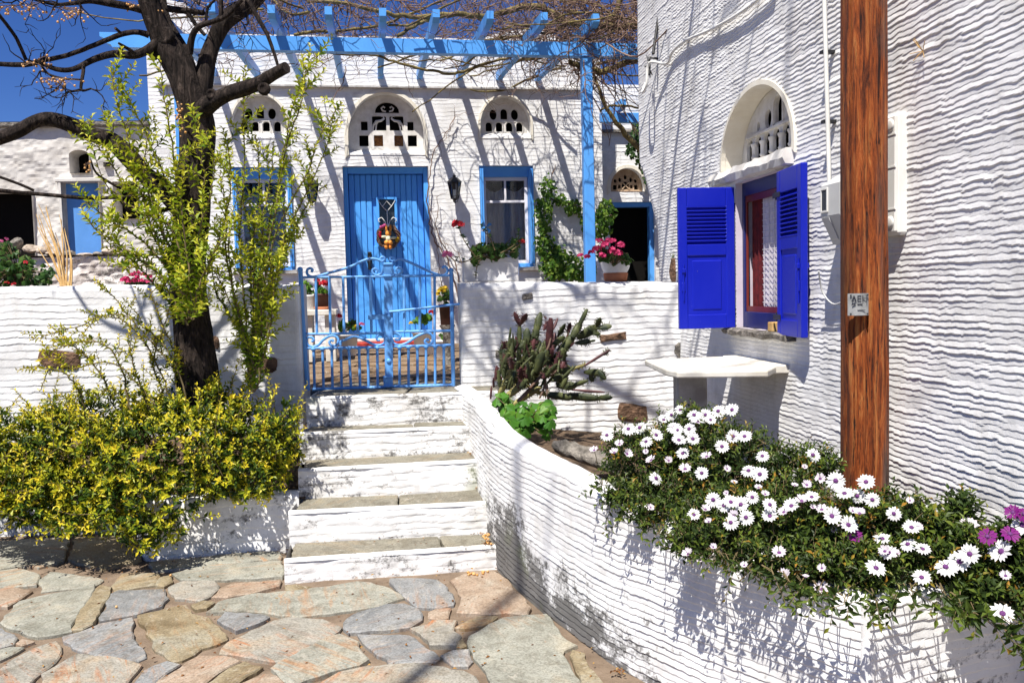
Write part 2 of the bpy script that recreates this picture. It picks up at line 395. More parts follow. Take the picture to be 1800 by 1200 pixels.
M['twig'] = mat_noise('grape_twig', (0.10, 0.052, 0.035), (0.28, 0.19, 0.14), 9, 0.85, 0.4, 120, 0.004)
M['green_twig'] = mat_noise('shrub_twig', (0.10, 0.075, 0.035), (0.20, 0.15, 0.07), 14, 0.8, 0.2)
M['log'] = mat_noise('lichened_vine_wood', (0.07, 0.05, 0.025), (0.24, 0.19, 0.07), 9, 0.9, 0.6, 60, 0.01)

def mat_bark():
    m, t, b = nodes('dark_furrowed_bark'); p = geo_pos(t)
    n1 = noise(t, 13, 8, 0.7, mapping(t, p, (2.6, 2.6, 0.55)), 1.0)
    c = ramp(t, n1, [(0.36, (0.010, 0.008, 0.007)), (0.54, (0.048, 0.036, 0.030)), (0.72, (0.15, 0.112, 0.090))])
    lk(t, c, b.inputs['Base Color']); b.inputs['Roughness'].default_value = 0.95; b.inputs['Specular IOR Level'].default_value = 0.15
    bump(t, b, n1, 1.0, 0.05); return m
M['bark'] = mat_bark()
def mat_pole():
    m, t, b = nodes('weathered_pole_wood'); p = geo_pos(t)
    n1 = noise(t, 16, 8, 0.75, mapping(t, p, (3.2, 3.2, 0.22)), 0.5)
    n2 = noise(t, 3.0, 5, 0.6, mapping(t, p, (1.6, 1.6, 0.35)), 0.4)
    n3 = noise(t, 46, 7, 0.75, mapping(t, p, (2.5, 2.5, 0.14)))
    c = ramp(t, n1, [(0.33, (0.018, 0.005, 0.003)), (0.42, (0.20, 0.042, 0.008)), (0.52, (0.52, 0.115, 0.018)), (0.67, (0.76, 0.31, 0.085))])
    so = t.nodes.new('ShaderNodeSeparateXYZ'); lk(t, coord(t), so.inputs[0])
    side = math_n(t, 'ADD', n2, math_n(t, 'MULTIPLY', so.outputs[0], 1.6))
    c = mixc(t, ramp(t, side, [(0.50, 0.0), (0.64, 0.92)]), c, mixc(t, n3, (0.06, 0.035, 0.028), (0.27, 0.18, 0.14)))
    c = mixc(t, ramp(t, math_n(t, 'ADD', math_n(t, 'MULTIPLY', so.outputs[0], -4.0), math_n(t, 'MULTIPLY', n2, 0.5)), [(0.52, 0.0), (0.68, 0.85)]), c, (0.026, 0.011, 0.006))  # dark stain down the left, also painting in the round shaft's shaded side
    c = mixc(t, ramp(t, n3, [(0.385, 0.95), (0.46, 0.0)]), c, (0.014, 0.006, 0.004))
    kn = noise(t, 24, 3, 0.5, mapping(t, p, (1, 1, 0.35)))
    c = mixc(t, ramp(t, kn, [(0.255, 1.0), (0.29, 0.0)]), c, (0.012, 0.006, 0.004))
    lk(t, c, b.inputs['Base Color']); b.inputs['Roughness'].default_value = 0.7; b.inputs['Specular IOR Level'].default_value = 0.3
    bump(t, b, math_n(t, 'ADD', n1, math_n(t, 'MULTIPLY', n3, 0.9)), 1.0, 0.035); return m
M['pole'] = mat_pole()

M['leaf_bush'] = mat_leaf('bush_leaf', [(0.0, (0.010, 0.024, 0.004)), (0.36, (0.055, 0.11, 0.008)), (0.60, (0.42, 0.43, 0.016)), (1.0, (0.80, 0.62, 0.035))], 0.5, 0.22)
M['leaf_shoot'] = mat_leaf('shoot_leaf', [(0.0, (0.03, 0.07, 0.008)), (0.35, (0.14, 0.25, 0.016)), (0.62, (0.40, 0.47, 0.025)), (1.0, (0.72, 0.66, 0.06))])
M['leaf_geranium'] = mat_leaf('geranium_leaf', [(0.0, (0.03, 0.09, 0.012)), (0.6, (0.07, 0.22, 0.02)), (1.0, (0.20, 0.34, 0.03))])
M['leaf_dark'] = mat_leaf('dark_leaf', [(0.0, (0.012, 0.035, 0.008)), (0.6, (0.04, 0.11, 0.016)), (1.0, (0.12, 0.20, 0.03))])
M['leaf_ivy'] = mat_leaf('ivy_leaf', [(0.0, (0.025, 0.07, 0.008)), (0.5, (0.10, 0.22, 0.02)), (1.0, (0.28, 0.38, 0.05))])
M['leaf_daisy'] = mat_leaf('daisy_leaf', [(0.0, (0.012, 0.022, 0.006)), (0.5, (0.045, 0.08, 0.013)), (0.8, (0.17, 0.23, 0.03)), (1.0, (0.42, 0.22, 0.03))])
M['petal_white'] = mat_leaf('white_petal', [(0, (0.80, 0.78, 0.80)), (1, (0.84, 0.83, 0.84))], 0.6, 0.25)
M['petal_pinkish'] = mat_leaf('pale_mauve_petal', [(0, (0.70, 0.60, 0.70)), (1, (0.80, 0.75, 0.80))], 0.6, 0.25)
M['petal_purple'] = mat_leaf('purple_petal', [(0, (0.14, 0.004, 0.12)), (1, (0.26, 0.015, 0.24))], 0.6, 0.25)
M['disc_purple'] = mat_noise('purple_disc', (0.05, 0.01, 0.07), (0.16, 0.04, 0.18), 300, 0.7, 0.3, 600, 0.002)
M['bloom_pink'] = mat_leaf('hot_pink_bloom', [(0, (0.50, 0.01, 0.10)), (1, (0.75, 0.08, 0.24))], 0.6, 0.3)
M['bloom_red'] = mat_leaf('red_bloom', [(0, (0.45, 0.005, 0.02)), (1, (0.70, 0.04, 0.06))], 0.6, 0.3)
M['bloom_rose'] = mat_leaf('rose_bloom', [(0, (0.65, 0.10, 0.30)), (1, (0.80, 0.30, 0.48))], 0.6, 0.3)
M['bloom_yellow'] = mat_leaf('yellow_bloom', [(0, (0.60, 0.36, 0.01)), (1, (0.80, 0.60, 0.03))], 0.6, 0.3)
M['berry'] = mat_noise('amber_berry', (0.52, 0.24, 0.05), (0.66, 0.40, 0.18), 60, 0.5, 0.05)
M['cactus'] = mat_noise('cactus_skin', (0.022, 0.032, 0.016), (0.095, 0.105, 0.034), 12, 0.55, 0.25, 60, 0.006)
M['cactus_pale'] = mat_noise('cactus_corky_stem', (0.20, 0.17, 0.06), (0.36, 0.33, 0.12), 12, 0.6, 0.3, 60, 0.006)
M['cactus_red'] = mat_noise('cactus_red_pad', (0.045, 0.016, 0.02), (0.11, 0.038, 0.036), 14, 0.5, 0.2, 60, 0.006)
M['orange_cloth'] = mat_noise('orange_plush', (0.75, 0.22, 0.03), (0.85, 0.40, 0.08), 30, 0.9, 0.3)
M['cream_cloth'] = mat_noise('pale_green_plush', (0.60, 0.66, 0.40), (0.76, 0.74, 0.55), 30, 0.9, 0.3)
M['blue_toy'] = mat_plain('blue_enamel', (0.05, 0.22, 0.60), 0.3, 0.5)
# ------------------------------------------------------------------ trowel-ridged walls with openings
def ridge(S, Z, period=0.05, amp=0.008, jag=0.5, seed=0, soft=0.12, wob=1.0):
    w = Z / period + 1.2 * vn(S * 0.7, Z * 0.6, seed) + wob * (0.75 * vn(S * 2.7, Z * 4.0, seed + 1) + 0.40 * vn(S * 8.0, Z * 14.0, seed + 11))
    w = w + jag * (0.45 * vn(S * 26, Z * 9, seed + 2) + 0.30 * vn(S * 70, Z * 30, seed + 3))
    row = np.floor(w); p = w - row
    up = np.clip(p / soft, 0, 1)
    prof = np.where(p < soft, up, ((1 - p) / (1 - soft)) ** 0.8)
    a = amp * np.clip(0.80 + 1.0 * vn(S * 3.3, row * 7.31, seed + 4) + 0.9 * vn(S * 12, row * 3.17, seed + 5) + 0.6 * vn(S * 1.3, Z * 1.6, seed + 12), 0.08, 1.5)
    return a * prof + amp * (0.9 * vn(S * 1.4, Z * 1.4, seed + 6) + 0.25 * vn(S * 40, Z * 40, seed + 7))
def lumpy(S, Z, amp=0.02, seed=0, **k):
    return amp * (1.6 * vn(S * 2.1, Z * 2.1, seed) + 1.0 * vn(S * 6, Z * 8, seed + 1) + 0.6 * vn(S * 17, Z * 25, seed + 2))

def op_inside(o, U, Z):
    if o[0] == 'rect': return (U > o[1]) & (U < o[2]) & (Z > o[3]) & (Z < o[4])
    if o[0] == 'arch':
        _, uc, rx, zb, zs, rz = o
        return (np.abs(U - uc) < rx) & (Z > zb) & ((Z < zs) | (((U - uc) / rx) ** 2 + ((Z - zs) / rz) ** 2 < 1))
    _, uc, zc, rx, rz = o
    return ((U - uc) / rx) ** 2 + ((Z - zc) / rz) ** 2 < 1
def op_project(o, u, z):
    def rect(u0, u1, z0, z1):
        c = [(abs(u - u0), (u0, z)), (abs(u - u1), (u1, z)), (abs(z - z0), (u, z0)), (abs(z - z1), (u, z1))]
        return min(c)[1]
    if o[0] == 'rect': q = rect(*o[1:]); return min(max(q[0], o[1]), o[2]), min(max(q[1], o[3]), o[4])
    if o[0] == 'arch':
        _, uc, rx, zb, zs, rz = o
        if z > zs:
            k = math.hypot((u - uc) / rx, (z - zs) / rz) or 1; return uc + (u - uc) / k, zs + (z - zs) / k
        c = [(abs(u - uc + rx), (uc - rx, z)), (abs(u - uc - rx), (uc + rx, z)), (abs(z - zb), (u, zb))]
        q = min(c)[1]; return min(max(q[0], uc - rx), uc + rx), max(q[1], zb)
    _, uc, zc, rx, rz = o
    k = math.hypot((u - uc) / rx, (z - zc) / rz) or 1; return uc + (u - uc) / k, zc + (z - zc) / k
def op_outline(o, n=14, grow=0.0):
    if o[0] == 'rect':
        a, b, c, d = o[1] - grow, o[2] + grow, o[3] - grow, o[4] + grow; return [(a, c), (b, c), (b, d), (a, d)]
    if o[0] == 'arch':
        _, uc, rx, zb, zs, rz = o; rx += grow; rz += grow; zb -= grow
        return [(uc - rx, zb), (uc + rx, zb)] + [(uc + rx * math.cos(math.pi * i / n), zs + rz * math.sin(math.pi * i / n)) for i in range(n + 1)]
    _, uc, zc, rx, rz = o
    return [(uc + (rx + grow) * math.cos(2 * math.pi * i / n), zc + (rz + grow) * math.sin(2 * math.pi * i / n)) for i in range(n)]

def grid_faces(n, m, keep=None):
    i = np.arange(n - 1)[:, None]; j = np.arange(m - 1)[None, :]
    a = i * m + j; Q = np.stack([a, a + m, a + m + 1, a + 1], -1)
    return Q[keep] if keep is not None else Q.reshape(-1, 4)

def wall_surface(name, mat, parent, base, s0, s1, z0, ztop, ds, dz, ops=(), disp=ridge, world=False, **kw):
    """base(S, Z) -> P (…,3), N (…,3): the bare surface and its outward normal; relief is added along N."""
    s = np.linspace(s0, s1, max(2, int(round((s1 - s0) / ds)) + 1))
    zt = ztop(s) if callable(ztop) else np.full_like(s, ztop)
    m = max(2, int(round((zt.max() - z0) / dz)) + 1)
    tt = np.linspace(0, 1, m)
    S = np.repeat(s[:, None], m, 1); Z = z0 + (zt[:, None] - z0) * tt[None, :]
    keep = None
    if ops:
        Sc = (S[:-1, :-1] + S[1:, 1:]) / 2; Zc = (Z[:-1, :-1] + Z[1:, 1:]) / 2
        keep = np.ones(Sc.shape, bool)
        for o in ops:
            ins = op_inside(o, Sc, Zc)
            tk = np.zeros(S.shape, bool); tr = np.zeros(S.shape, bool)
            for di in (0, 1):
                for dj in (0, 1):
                    tr[di:di + ins.shape[0], dj:dj + ins.shape[1]] |= ins
                    tk[di:di + ins.shape[0], dj:dj + ins.shape[1]] |= ~ins
            for i, j in np.argwhere(tk & tr):
                S[i, j], Z[i, j] = op_project(o, S[i, j], Z[i, j])
            keep &= ~ins
    P, N = base(S, Z)
    V = P + N * disp(S, Z, **kw)[..., None]
    return np_mesh(name, V.reshape(-1, 3), grid_faces(len(s), m, keep), mat, parent, world, smooth=False)

def flat_base(S, Z):      # a plane in a thing's own x-z, facing -y
    P = np.stack([S, np.zeros_like(S), Z], -1); N = np.zeros_like(P); N[..., 1] = -1
    return P, N
def reveal(mb, outline, y0, y1, mi=0):
    n = len(outline)
    V = [(u, y0, z) for u, z in outline] + [(u, y1, z) for u, z in outline]
    return mb.add(V, [(i, (i + 1) % n, n + (i + 1) % n, n + i) for i in range(n)], mi)
def pierced(mb, outer, holes, y, th, du, mi=0):
    """a slab with holes: front and back faces, rim and hole reveals"""
    pts = op_outline(outer, 24); us = [p[0] for p in pts]; zs = [p[1] for p in pts]
    s = np.linspace(min(us), max(us), max(2, int((max(us) - min(us)) / du) + 1)); z = np.linspace(min(zs), max(zs), max(2, int((max(zs) - min(zs)) / du) + 1))
    S, Z = np.meshgrid(s, z, indexing='ij')
    Sc = (S[:-1, :-1] + S[1:, 1:]) / 2; Zc = (Z[:-1, :-1] + Z[1:, 1:]) / 2
    keep = op_inside(outer, Sc, Zc)
    for k, o in enumerate([outer] + list(holes)):
        ins = op_inside(o, Sc, Zc)
        tk = np.zeros(S.shape, bool); tr = np.zeros(S.shape, bool)
        for di in (0, 1):
            for dj in (0, 1):
                tr[di:di + ins.shape[0], dj:dj + ins.shape[1]] |= ins
                tk[di:di + ins.shape[0], dj:dj + ins.shape[1]] |= ~ins
        if k == 0:
            edge = np.zeros(S.shape, bool); edge[0] = edge[-1] = True; edge[:, 0] = edge[:, -1] = True
        for i, j in np.argwhere(tk & tr): S[i, j], Z[i, j] = op_project(o, S[i, j], Z[i, j])
        if k: keep &= ~ins
    Q = grid_faces(len(s), len(z), keep)
    used = np.unique(Q); re = -np.ones(S.size, int); re[used] = np.arange(len(used)); Q = re[Q]
    Sf, Zf = S.ravel()[used], Z.ravel()[used]
    mb.add([(a, y, b) for a, b in zip(Sf, Zf)], [tuple(q) for q in Q], mi)
    mb.add([(a, y + th, b) for a, b in zip(Sf, Zf)], [tuple(q[::-1]) for q in Q], mi)
    reveal(mb, pts, y, y + th, mi)
    for o in holes: reveal(mb, op_outline(o, 16), y, y + th, mi)
    return mb

# ------------------------------------------------------------------ ground: mortar bed with crazy paving
rnd = random.Random(7)
g = MB()
nx, ny = 40, 40
g.add([(-7 + 12.0 * i / nx, -3 + 9.4 * j / ny, -0.010 + 0.004 * rnd.uniform(-1, 1)) for i in range(nx + 1) for j in range(ny + 1)],
      [(i * (ny + 1) + j, (i + 1) * (ny + 1) + j, (i + 1) * (ny + 1) + j + 1, i * (ny + 1) + j + 1) for i in range(nx) for j in range(ny)])
terrace = g.build('terrace_ground', M['mortar']); terrace['kind'] = 'structure'
g = MB(); g.add([(-400, -300, -0.12), (400, -300, -0.12), (400, 900, -0.12), (-400, 900, -0.12)], [(0, 1, 2, 3)])
far = g.build('far_ground', M['soil']); far['kind'] = 'structure'

def A_(pts): return [(x / 3.0, 980 + y / 3.0) for x, y in pts]
def B_(pts): return [(560 + x / 3.3333, 980 + y / 3.3333) for x, y in pts]
GR, BL, TA, PI_, MX = 'slab_green', 'slab_blue', 'slab_tan', 'slab_pink', 'slab_mixed'
STONES = [
 (GR, A_([(0,75),(90,62),(205,95),(195,150),(100,158),(0,160),(-60,150),(-60,80)])),
 (GR, A_([(210,120),(260,80),(400,95),(545,120),(500,150),(360,165),(225,180)])),
 (PI_, A_([(-50,165),(60,165),(170,180),(100,225),(45,262),(-50,255)])),
 (GR, A_([(505,150),(400,180),(200,215),(100,240),(10,345),(30,365),(200,420),(370,395),(385,345),(430,280)])),
 (TA, A_([(522,150),(580,160),(560,230),(480,360),(440,385),(385,390),(405,320),(455,250)])),
 (BL, A_([(570,200),(620,175),(860,168),(885,215),(850,255),(720,300),(540,335),(530,320),(565,270)])),
 (TA, A_([(590,150),(640,95),(700,85),(840,88),(820,145),(740,155),(610,180)])),
 (TA, A_([(845,110),(900,95),(905,130),(870,155),(828,150)])),
 (GR, A_([(912,88),(1000,60),(1200,40),(1480,25),(1490,105),(1300,115),(1100,122),(960,118)])),
 (MX, A_([(890,160),(960,130),(1130,128),(1155,150),(1110,205),(1060,225),(930,215)])),
 (PI_, A_([(1160,170),(1220,145),(1480,122),(1470,150),(1350,185),(1200,215),(1125,215)])),
 (TA, A_([(1502,152),(1560,145),(1640,157),(1600,175),(1512,180)])),
 (TA, A_([(725,310),(970,255),(1010,300),(1100,320),(1200,430),(1060,480),(960,540),(920,548),(830,490),(800,420),(745,345)])),
 (TA, A_([(1012,255),(1070,230),(1130,236),(1090,265),(1040,275)])),
 (BL, A_([(425,400),(530,355),(690,322),(700,350),(690,390),(700,430),(770,525),(740,540),(560,520),(420,490),(330,425)])),
 (BL, A_([(-60,372),(0,380),(90,425),(70,455),(0,480),(-60,490)])),
 (PI_, A_([(92,455),(110,435),(180,445),(122,468)])),
 (GR, A_([(-60,500),(0,490),(60,477),(122,478),(78,508),(0,545),(-60,560)])),
 (MX, A_([(-70,620),(0,590),(70,540),(180,480),(290,440),(315,470),(310,525),(260,580),(180,640),(150,700),(60,780),(-70,790)])),
 (MX, A_([(222,622),(300,580),(400,520),(560,530),(740,570),(680,640),(640,700),(560,770),(330,780),(250,700)])),
 (BL, A_([(690,690),(760,600),(880,552),(955,567),(880,612),(820,662),(775,730),(690,760)])),
 (PI_, A_([(990,560),(1050,525),(1180,525),(1270,550),(1150,610),(1040,690),(960,770),(820,780),(800,720),(830,662),(900,622)])),
 (TA, A_([(1160,622),(1290,560),(1380,582),(1300,632),(1230,682),(1130,760),(1030,760),(1070,690)])),
 (MX, A_([(1170,485),(1200,455),(1280,420),(1450,340),(1520,325),(1700,335),(1795,370),(1750,415),(1600,490),(1500,550),(1440,555),(1300,530),(1165,515)])),
 (BL, A_([(1150,335),(1180,295),(1300,300),(1420,320),(1340,360),(1250,392),(1190,360)])),
 (GR, [(365,1077),(383,1060),(433,1048),(520,1040),(600,1029),(629,1024),(653,1026),(686,1037),(710,1052),(680,1060),(677,1064),(620,1073),(560,1081),(523,1086),(480,1080),(430,1074)]),
 (GR, [(477,1177),(507,1160),(560,1131),(596,1118),(630,1131),(629,1139),(638,1151),(647,1160),(632,1170),(560,1189),(520,1205),(500,1198)]),
 (PI_, A_([(1240,690),(1330,650),(1390,622),(1450,632),(1490,670),(1500,760),(1400,800),(1240,790)])),
 (BL, B_([(155,390),(200,345),(400,285),(500,282),(590,312),(600,370),(540,410),(380,430),(180,445),(155,420)])),
 (BL, B_([(415,132),(560,130),(690,137),(750,180),(785,240),(788,280),(720,298),(578,296),(538,260),(450,180)])),
 (PI_, B_([(772,140),(900,92),(1020,85),(1110,135),(1130,168),(1240,300),(1230,347),(1100,332),(980,340),(812,335),(832,290),(842,240),(812,180)])),
 (PI_, B_([(652,330),(690,312),(770,303),(758,355),(700,368),(652,360)])),
 (TA, B_([(805,418),(930,352),(1048,352),(960,402),(860,418)])),
 (MX, B_([(537,425),(640,400),(662,377),(808,378),(790,440),(828,470),(808,518),(660,520),(600,450)])),
 (TA, B_([(812,500),(835,480),(865,520),(840,532),(812,528)])),
 (BL, B_([(225,457),(530,457),(560,472),(708,590),(688,608),(520,620),(420,625),(400,590),(320,545),(272,500)])),
 (BL, B_([(720,580),(780,548),(880,540),(900,610),(878,638),(800,638)])),
 (GR, B_([(890,540),(886,470),(1000,402),(1080,367),(1330,342),(1400,430),(1450,490),(1515,520),(1430,550),(1420,575),(1530,733),(1560,840),(1100,850),(1000,700),(940,620)])),
 (TA, B_([(1482,548),(1550,565),(1560,620),(1640,720),(1680,800),(1590,800),(1550,740),(1500,640)])),
 (MX, B_([(20,740),(110,685),(250,652),(570,632),(740,657),(850,682),(908,710),(960,790),(900,880),(200,890),(60,830)])),
 (GR, [(2,952),(120,946),(112,986),(70,998),(30,996),(2,1000),(-30,1000),(-30,955)]),
 (TA, [(132,946),(235,942),(248,984),(182,1002),(122,986)]),
 (GR, [(262,990),(400,976),(490,972),(494,984),(400,992),(305,1002),(270,1006)]),
]
def stone_mesh(poly, mat, name='paving_stone', top=0.010, parent=None, n_sub=5, rough=0.006, seed=0, depth=0.03, grow=0.0):
    """poly in world x-y: a slab with broken edges, chamfered, slightly uneven top"""
    rn = random.Random(seed); P = []
    n = len(poly); A2 = sum(poly[i][0] * poly[(i + 1) % n][1] - poly[(i + 1) % n][0] * poly[i][1] for i in range(n)); grow = grow if A2 > 0 else -grow
    for i in range(n):
        a, b = np.array(poly[i][:2]), np.array(poly[(i + 1) % n][:2]); L = np.linalg.norm(b - a); k = max(1, min(n_sub, int(L / 0.045)))
        nr = np.array([b[1] - a[1], a[0] - b[0]]) / max(L, 1e-6)
        for q in range(k):
            p = a + (b - a) * q / k + nr * (rn.uniform(-rough, rough) * (1.6 if q else 0.6) + grow); P.append(p)
    c = np.mean(P, 0); m = len(P)
    inn = [c + (p - c) * (1 - min(0.35, 0.009 / max(np.linalg.norm(p - c), 1e-3))) for p in P]
    mid = [c + (p - c) * 0.55 for p in P]
    top = top + rn.uniform(-0.003, 0.004); tx, ty = rn.uniform(-0.012, 0.012), rn.uniform(-0.012, 0.012)
    def zt(p, d): return top + d + (p[0] - c[0]) * tx + (p[1] - c[1]) * ty
    V = [(*p, -depth) for p in P] + [(*p, zt(p, -0.006)) for p in P] + [(*p, zt(p, rn.uniform(-0.001, 0.001))) for p in inn] + [(*p, zt(p, rn.uniform(0, 0.002))) for p in mid] + [(*c, zt(c, 0.001))]
    Fs = []
    for r in range(3):
        Fs += [(r * m + i, r * m + (i + 1) % m, (r + 1) * m + (i + 1) % m, (r + 1) * m + i) for i in range(m)]
    Fs += [(3 * m + i, 3 * m + (i + 1) % m, 4 * m) for i in range(m)]
    return MB().add(V, Fs, 0, False).build(name, mat, parent)
occ = []
for k, (mt, pl) in enumerate(STONES):
    w = [at_z(x, y, 0.0)[:2] for x, y in pl]; c0 = np.mean(w, 0)
    w = [c0 + (p - c0) * 1.0 for p in w]
    stone_mesh(w, M[mt], parent=terrace, seed=k, n_sub=8, rough=0.006, grow=0.007); occ.append((c0, max(np.linalg.norm(p - c0) for p in w)))
# paving that goes on outside the frame
k = 100
for iy in range(-4, 7):
    for ix in range(-9, 3):
        c0 = np.array([ix * 0.52 + rnd.uniform(-.06, .06) + (iy % 2) * .26, iy * 0.46 + 1.15 + rnd.uniform(-.05, .05)])
        d = CAMR.T @ (np.array([c0[0], c0[1], 0]) - EYE); inview = d[2] < 0 and abs(d[0] / -d[2]) < 0.62 and abs(d[1] / -d[2]) < 0.405
        if inview or c0[1] > 4.9 or (c0[0] > -0.1 - 0.45 * (c0[1] - 4.7) - 0.25 and c0[1] > 2.2): continue
        if any(np.linalg.norm(c0 - o) < r * 0.7 + 0.22 for o, r in occ): continue
        n = rnd.choice((4, 5, 6)); a0 = rnd.uniform(0, 6)
        stone_mesh([c0 + np.array([0.27 * math.cos(a0 + 6.283 * i / n) * rnd.uniform(.8, 1.08), 0.23 * math.sin(a0 + 6.283 * i / n) * rnd.uniform(.8, 1.08)]) for i in range(n)],
                   M[rnd.choice((GR, BL, TA, MX, PI_))], parent=terrace, seed=k); k += 1

# ------------------------------------------------------------------ flight of steps
steps = thing('stone_steps', 'five whitewashed steps with bare stone treads leading up to the blue gate', 'steps', (-0.70, 4.60, 0))
RIS = [((-1.262, 4.537), (-0.125, 4.70), 0.0, 0.112), ((-1.315, 4.86), (-0.185, 4.965), 0.112, 0.292), ((-1.335, 5.19), (-0.235, 5.345), 0.292, 0.469),
       ((-1.41, 5.55), (-0.28, 5.665), 0.469, 0.636), ((-1.43, 5.85), (-0.36, 5.93), 0.636, 0.833)]
def line_base(a, b):
    a = np.array(a); b = np.array(b); t = (b - a) / np.linalg.norm(b - a); nn = np.array([t[1], -t[0]])
    def f(S, Z):
        P = np.stack([a[0] + t[0] * S, a[1] + t[1] * S, Z], -1); N = np.zeros_like(P); N[..., 0] = nn[0]; N[..., 1] = nn[1]
        return P, N
    return f, float(np.linalg.norm(b - a))
def step_disp(S, Z, seed=0, zlo=0, zhi=1, **k):
    t = (Z - zlo) / (zhi - zlo)
    return ridge(S, Z, 0.042, 0.0035, 0.4, seed, 0.25) + 0.012 * vn(S * 5, Z * 9, seed + 20) + 0.006 * vn(S * 22, Z * 30, seed + 21) - 0.004 * np.clip((t - 0.88) / 0.12, 0, 1) ** 2 + 0.006 * (1 - t)
for k, (a, b, z0, z1) in enumerate(RIS):
    a = np.array(a); b = np.array(b); d = (b - a) / np.linalg.norm(b - a); a2 = a - d * 0.0; b2 = b + d * 0.25
    f, L = line_base(a2, b2)
    wall_surface('riser', M['plaster_step'], steps, f, 0, L, z0 - 0.03, z1 + 0.004, 0.012, 0.009, disp=step_disp, world=True, seed=30 + k, zlo=z0, zhi=z1)
    nxt = RIS[k + 1] if k < 4 else ((-1.46, 6.75), (-0.30, 6.85), 0, 0)
    c2 = np.array(nxt[0]); d2 = np.array(nxt[1]); dd = (d2 - c2) / np.linalg.norm(d2 - c2); d2 = d2 + dd * 0.25
    # tread: two or three slabs with open joints
    cuts = [0.0, [0.62, 0.45, 0.84, 0.55, 0.5][k], 1.0]
    yn = 0.02 * np.array([-d[1], d[0]])
    for q in range(2):
        t0, t1 = cuts[q] + (0.003 if q else 0.02), cuts[q + 1] - 0.003
        pl = [a2 + (b2 - a2) * t0 + yn, a2 + (b2 - a2) * t1 + yn, c2 + (d2 - c2) * t1 + yn, c2 + (d2 - c2) * t0 + yn]
        o = stone_mesh(pl, M['tread'], 'tread', top=z1, parent=None, n_sub=14, rough=0.004, seed=60 + 2 * k + q, depth=-(z1 - 0.05))
        o.parent = steps; o.location = (0.70, -4.60, 0)
    # whitewashed lip along the tread front and the left cheek of the step
    lip = MB(); n = 90; V = []
    for i in range(n + 1):
        p = a2 + (b2 - a2) * i / n; wdt = 0.030 + 0.010 * float(vn(i * 0.31, k * 3.3)) + 0.006 * float(vn(i * 1.3, k))
        V += [(p[0] + d[1] * 0.004, p[1] - d[0] * 0.004, z1 - 0.006), (p[0] - d[1] * 0.006, p[1] + d[0] * 0.006, z1 + 0.0095), (p[0] - d[1] * wdt, p[1] + d[0] * wdt, z1 + 0.010), (p[0] - d[1] * (wdt + .006), p[1] + d[0] * (wdt + .006), z1 - 0.004)]
    lip.add(V, [(4 * i + j, 4 * i + j + 1, 4 * i + j + 5, 4 * i + j + 4) for i in range(n) for j in range(3)], 0, True)
    lip.build('whitewashed_edge', M['plaster_step'], steps, world=True)
    ck = MB(); ck.add([(*a2, -0.02), (*(c2 + np.array([0, 0.04])), -0.02), (*(c2 + np.array([0, 0.04])), z1), (*a2, z1)], [(0, 1, 2, 3)]); ck.build('cheek', M['plaster_step'], steps, world=True)

# ------------------------------------------------------------------ courtyard floor
def courtyard():
    g = MB(); g.add([(-6.5, 6.25, 0.80), (-1.35, 6.62, 0.80), (-0.3, 6.72, 0.80), (1.1, 6.80, 0.81), (4.5, 12.6, 0.93), (-6.5, 12.6, 0.93)], [(0, 1, 2, 3, 4, 5)])
    o = g.build('courtyard_floor', M['mortar']); o['kind'] = 'structure'
    rn = random.Random(21); k = 0; y = 6.74
    while y < 10.35:
        dy = rn.uniform(0.34, 0.55); x = -2.6 + rn.uniform(0, .4)
        while x < 1.4:
            dx = rn.uniform(0.5, 1.1); z = 0.80 + (y - 6) * 0.13 / 6.6 + 0.012
            P = [(x + .012, y + .012 + rn.uniform(0, .05)), (x + dx * .5, y + .012 + rn.uniform(0, .03)), (x + dx - .012, y + .012 + rn.uniform(0, .05)), (x + dx - .012 + rn.uniform(-.03, .03), y + dy - .012), (x + .012 + rn.uniform(-.03, .03), y + dy - .012 - rn.uniform(0, .04))]
            if not (x < -1.5 and y < 6.9) and not (x > 0.0 and y < 6.9): stone_mesh(P, M['court'], parent=o, top=z + .006, seed=300 + k, rough=0.008, depth=-(z - .03))
            k += 1; x += dx
        y += dy
courtyard()

# ------------------------------------------------------------------ garden walls either side of the gate
def embedded_stone(parent, frame, px0, px1, py0, py1, mat, v=0.0, seed=0):
    (u0, za), (u1, zb) = frame.uz(px0, py0, v), frame.uz(px1, py1, v); rn = random.Random(seed)
    m = MB(); cu, cz, ru, rz = (u0 + u1) / 2, (za + zb) / 2, abs(u1 - u0) / 2, abs(za - zb) / 2
    n = 16; V = []
    for q, (s, yy) in enumerate(((1.0, 0.01), (0.97, -0.006), (0.72, -0.013))):
        for i in range(n):
            a = 2 * math.pi * i / n; e = 0.45; cx, sx = math.cos(a), math.sin(a)
            x = math.copysign(abs(cx) ** e, cx); z = math.copysign(abs(sx) ** e, sx); rr = s * rn.uniform(0.86, 1.05)
            V.append((cu + ru * x * rr, yy + v + rn.uniform(-.004, .004), cz + rz * z * rr * (1 + .25 * math.sin(2.1 * a + seed)) + 0.25 * rz * x * math.sin(seed)))
    V.append((cu, v - 0.015, cz))
    m.add(V, [(r * n + i, r * n + (i + 1) % n, (r + 1) * n + (i + 1) % n, (r + 1) * n + i) for r in range(2) for i in range(n)] + [(2 * n + i, 2 * n + (i + 1) % n, 3 * n) for i in range(n)])
    o = m.build('embedded_stone', mat, parent); return o

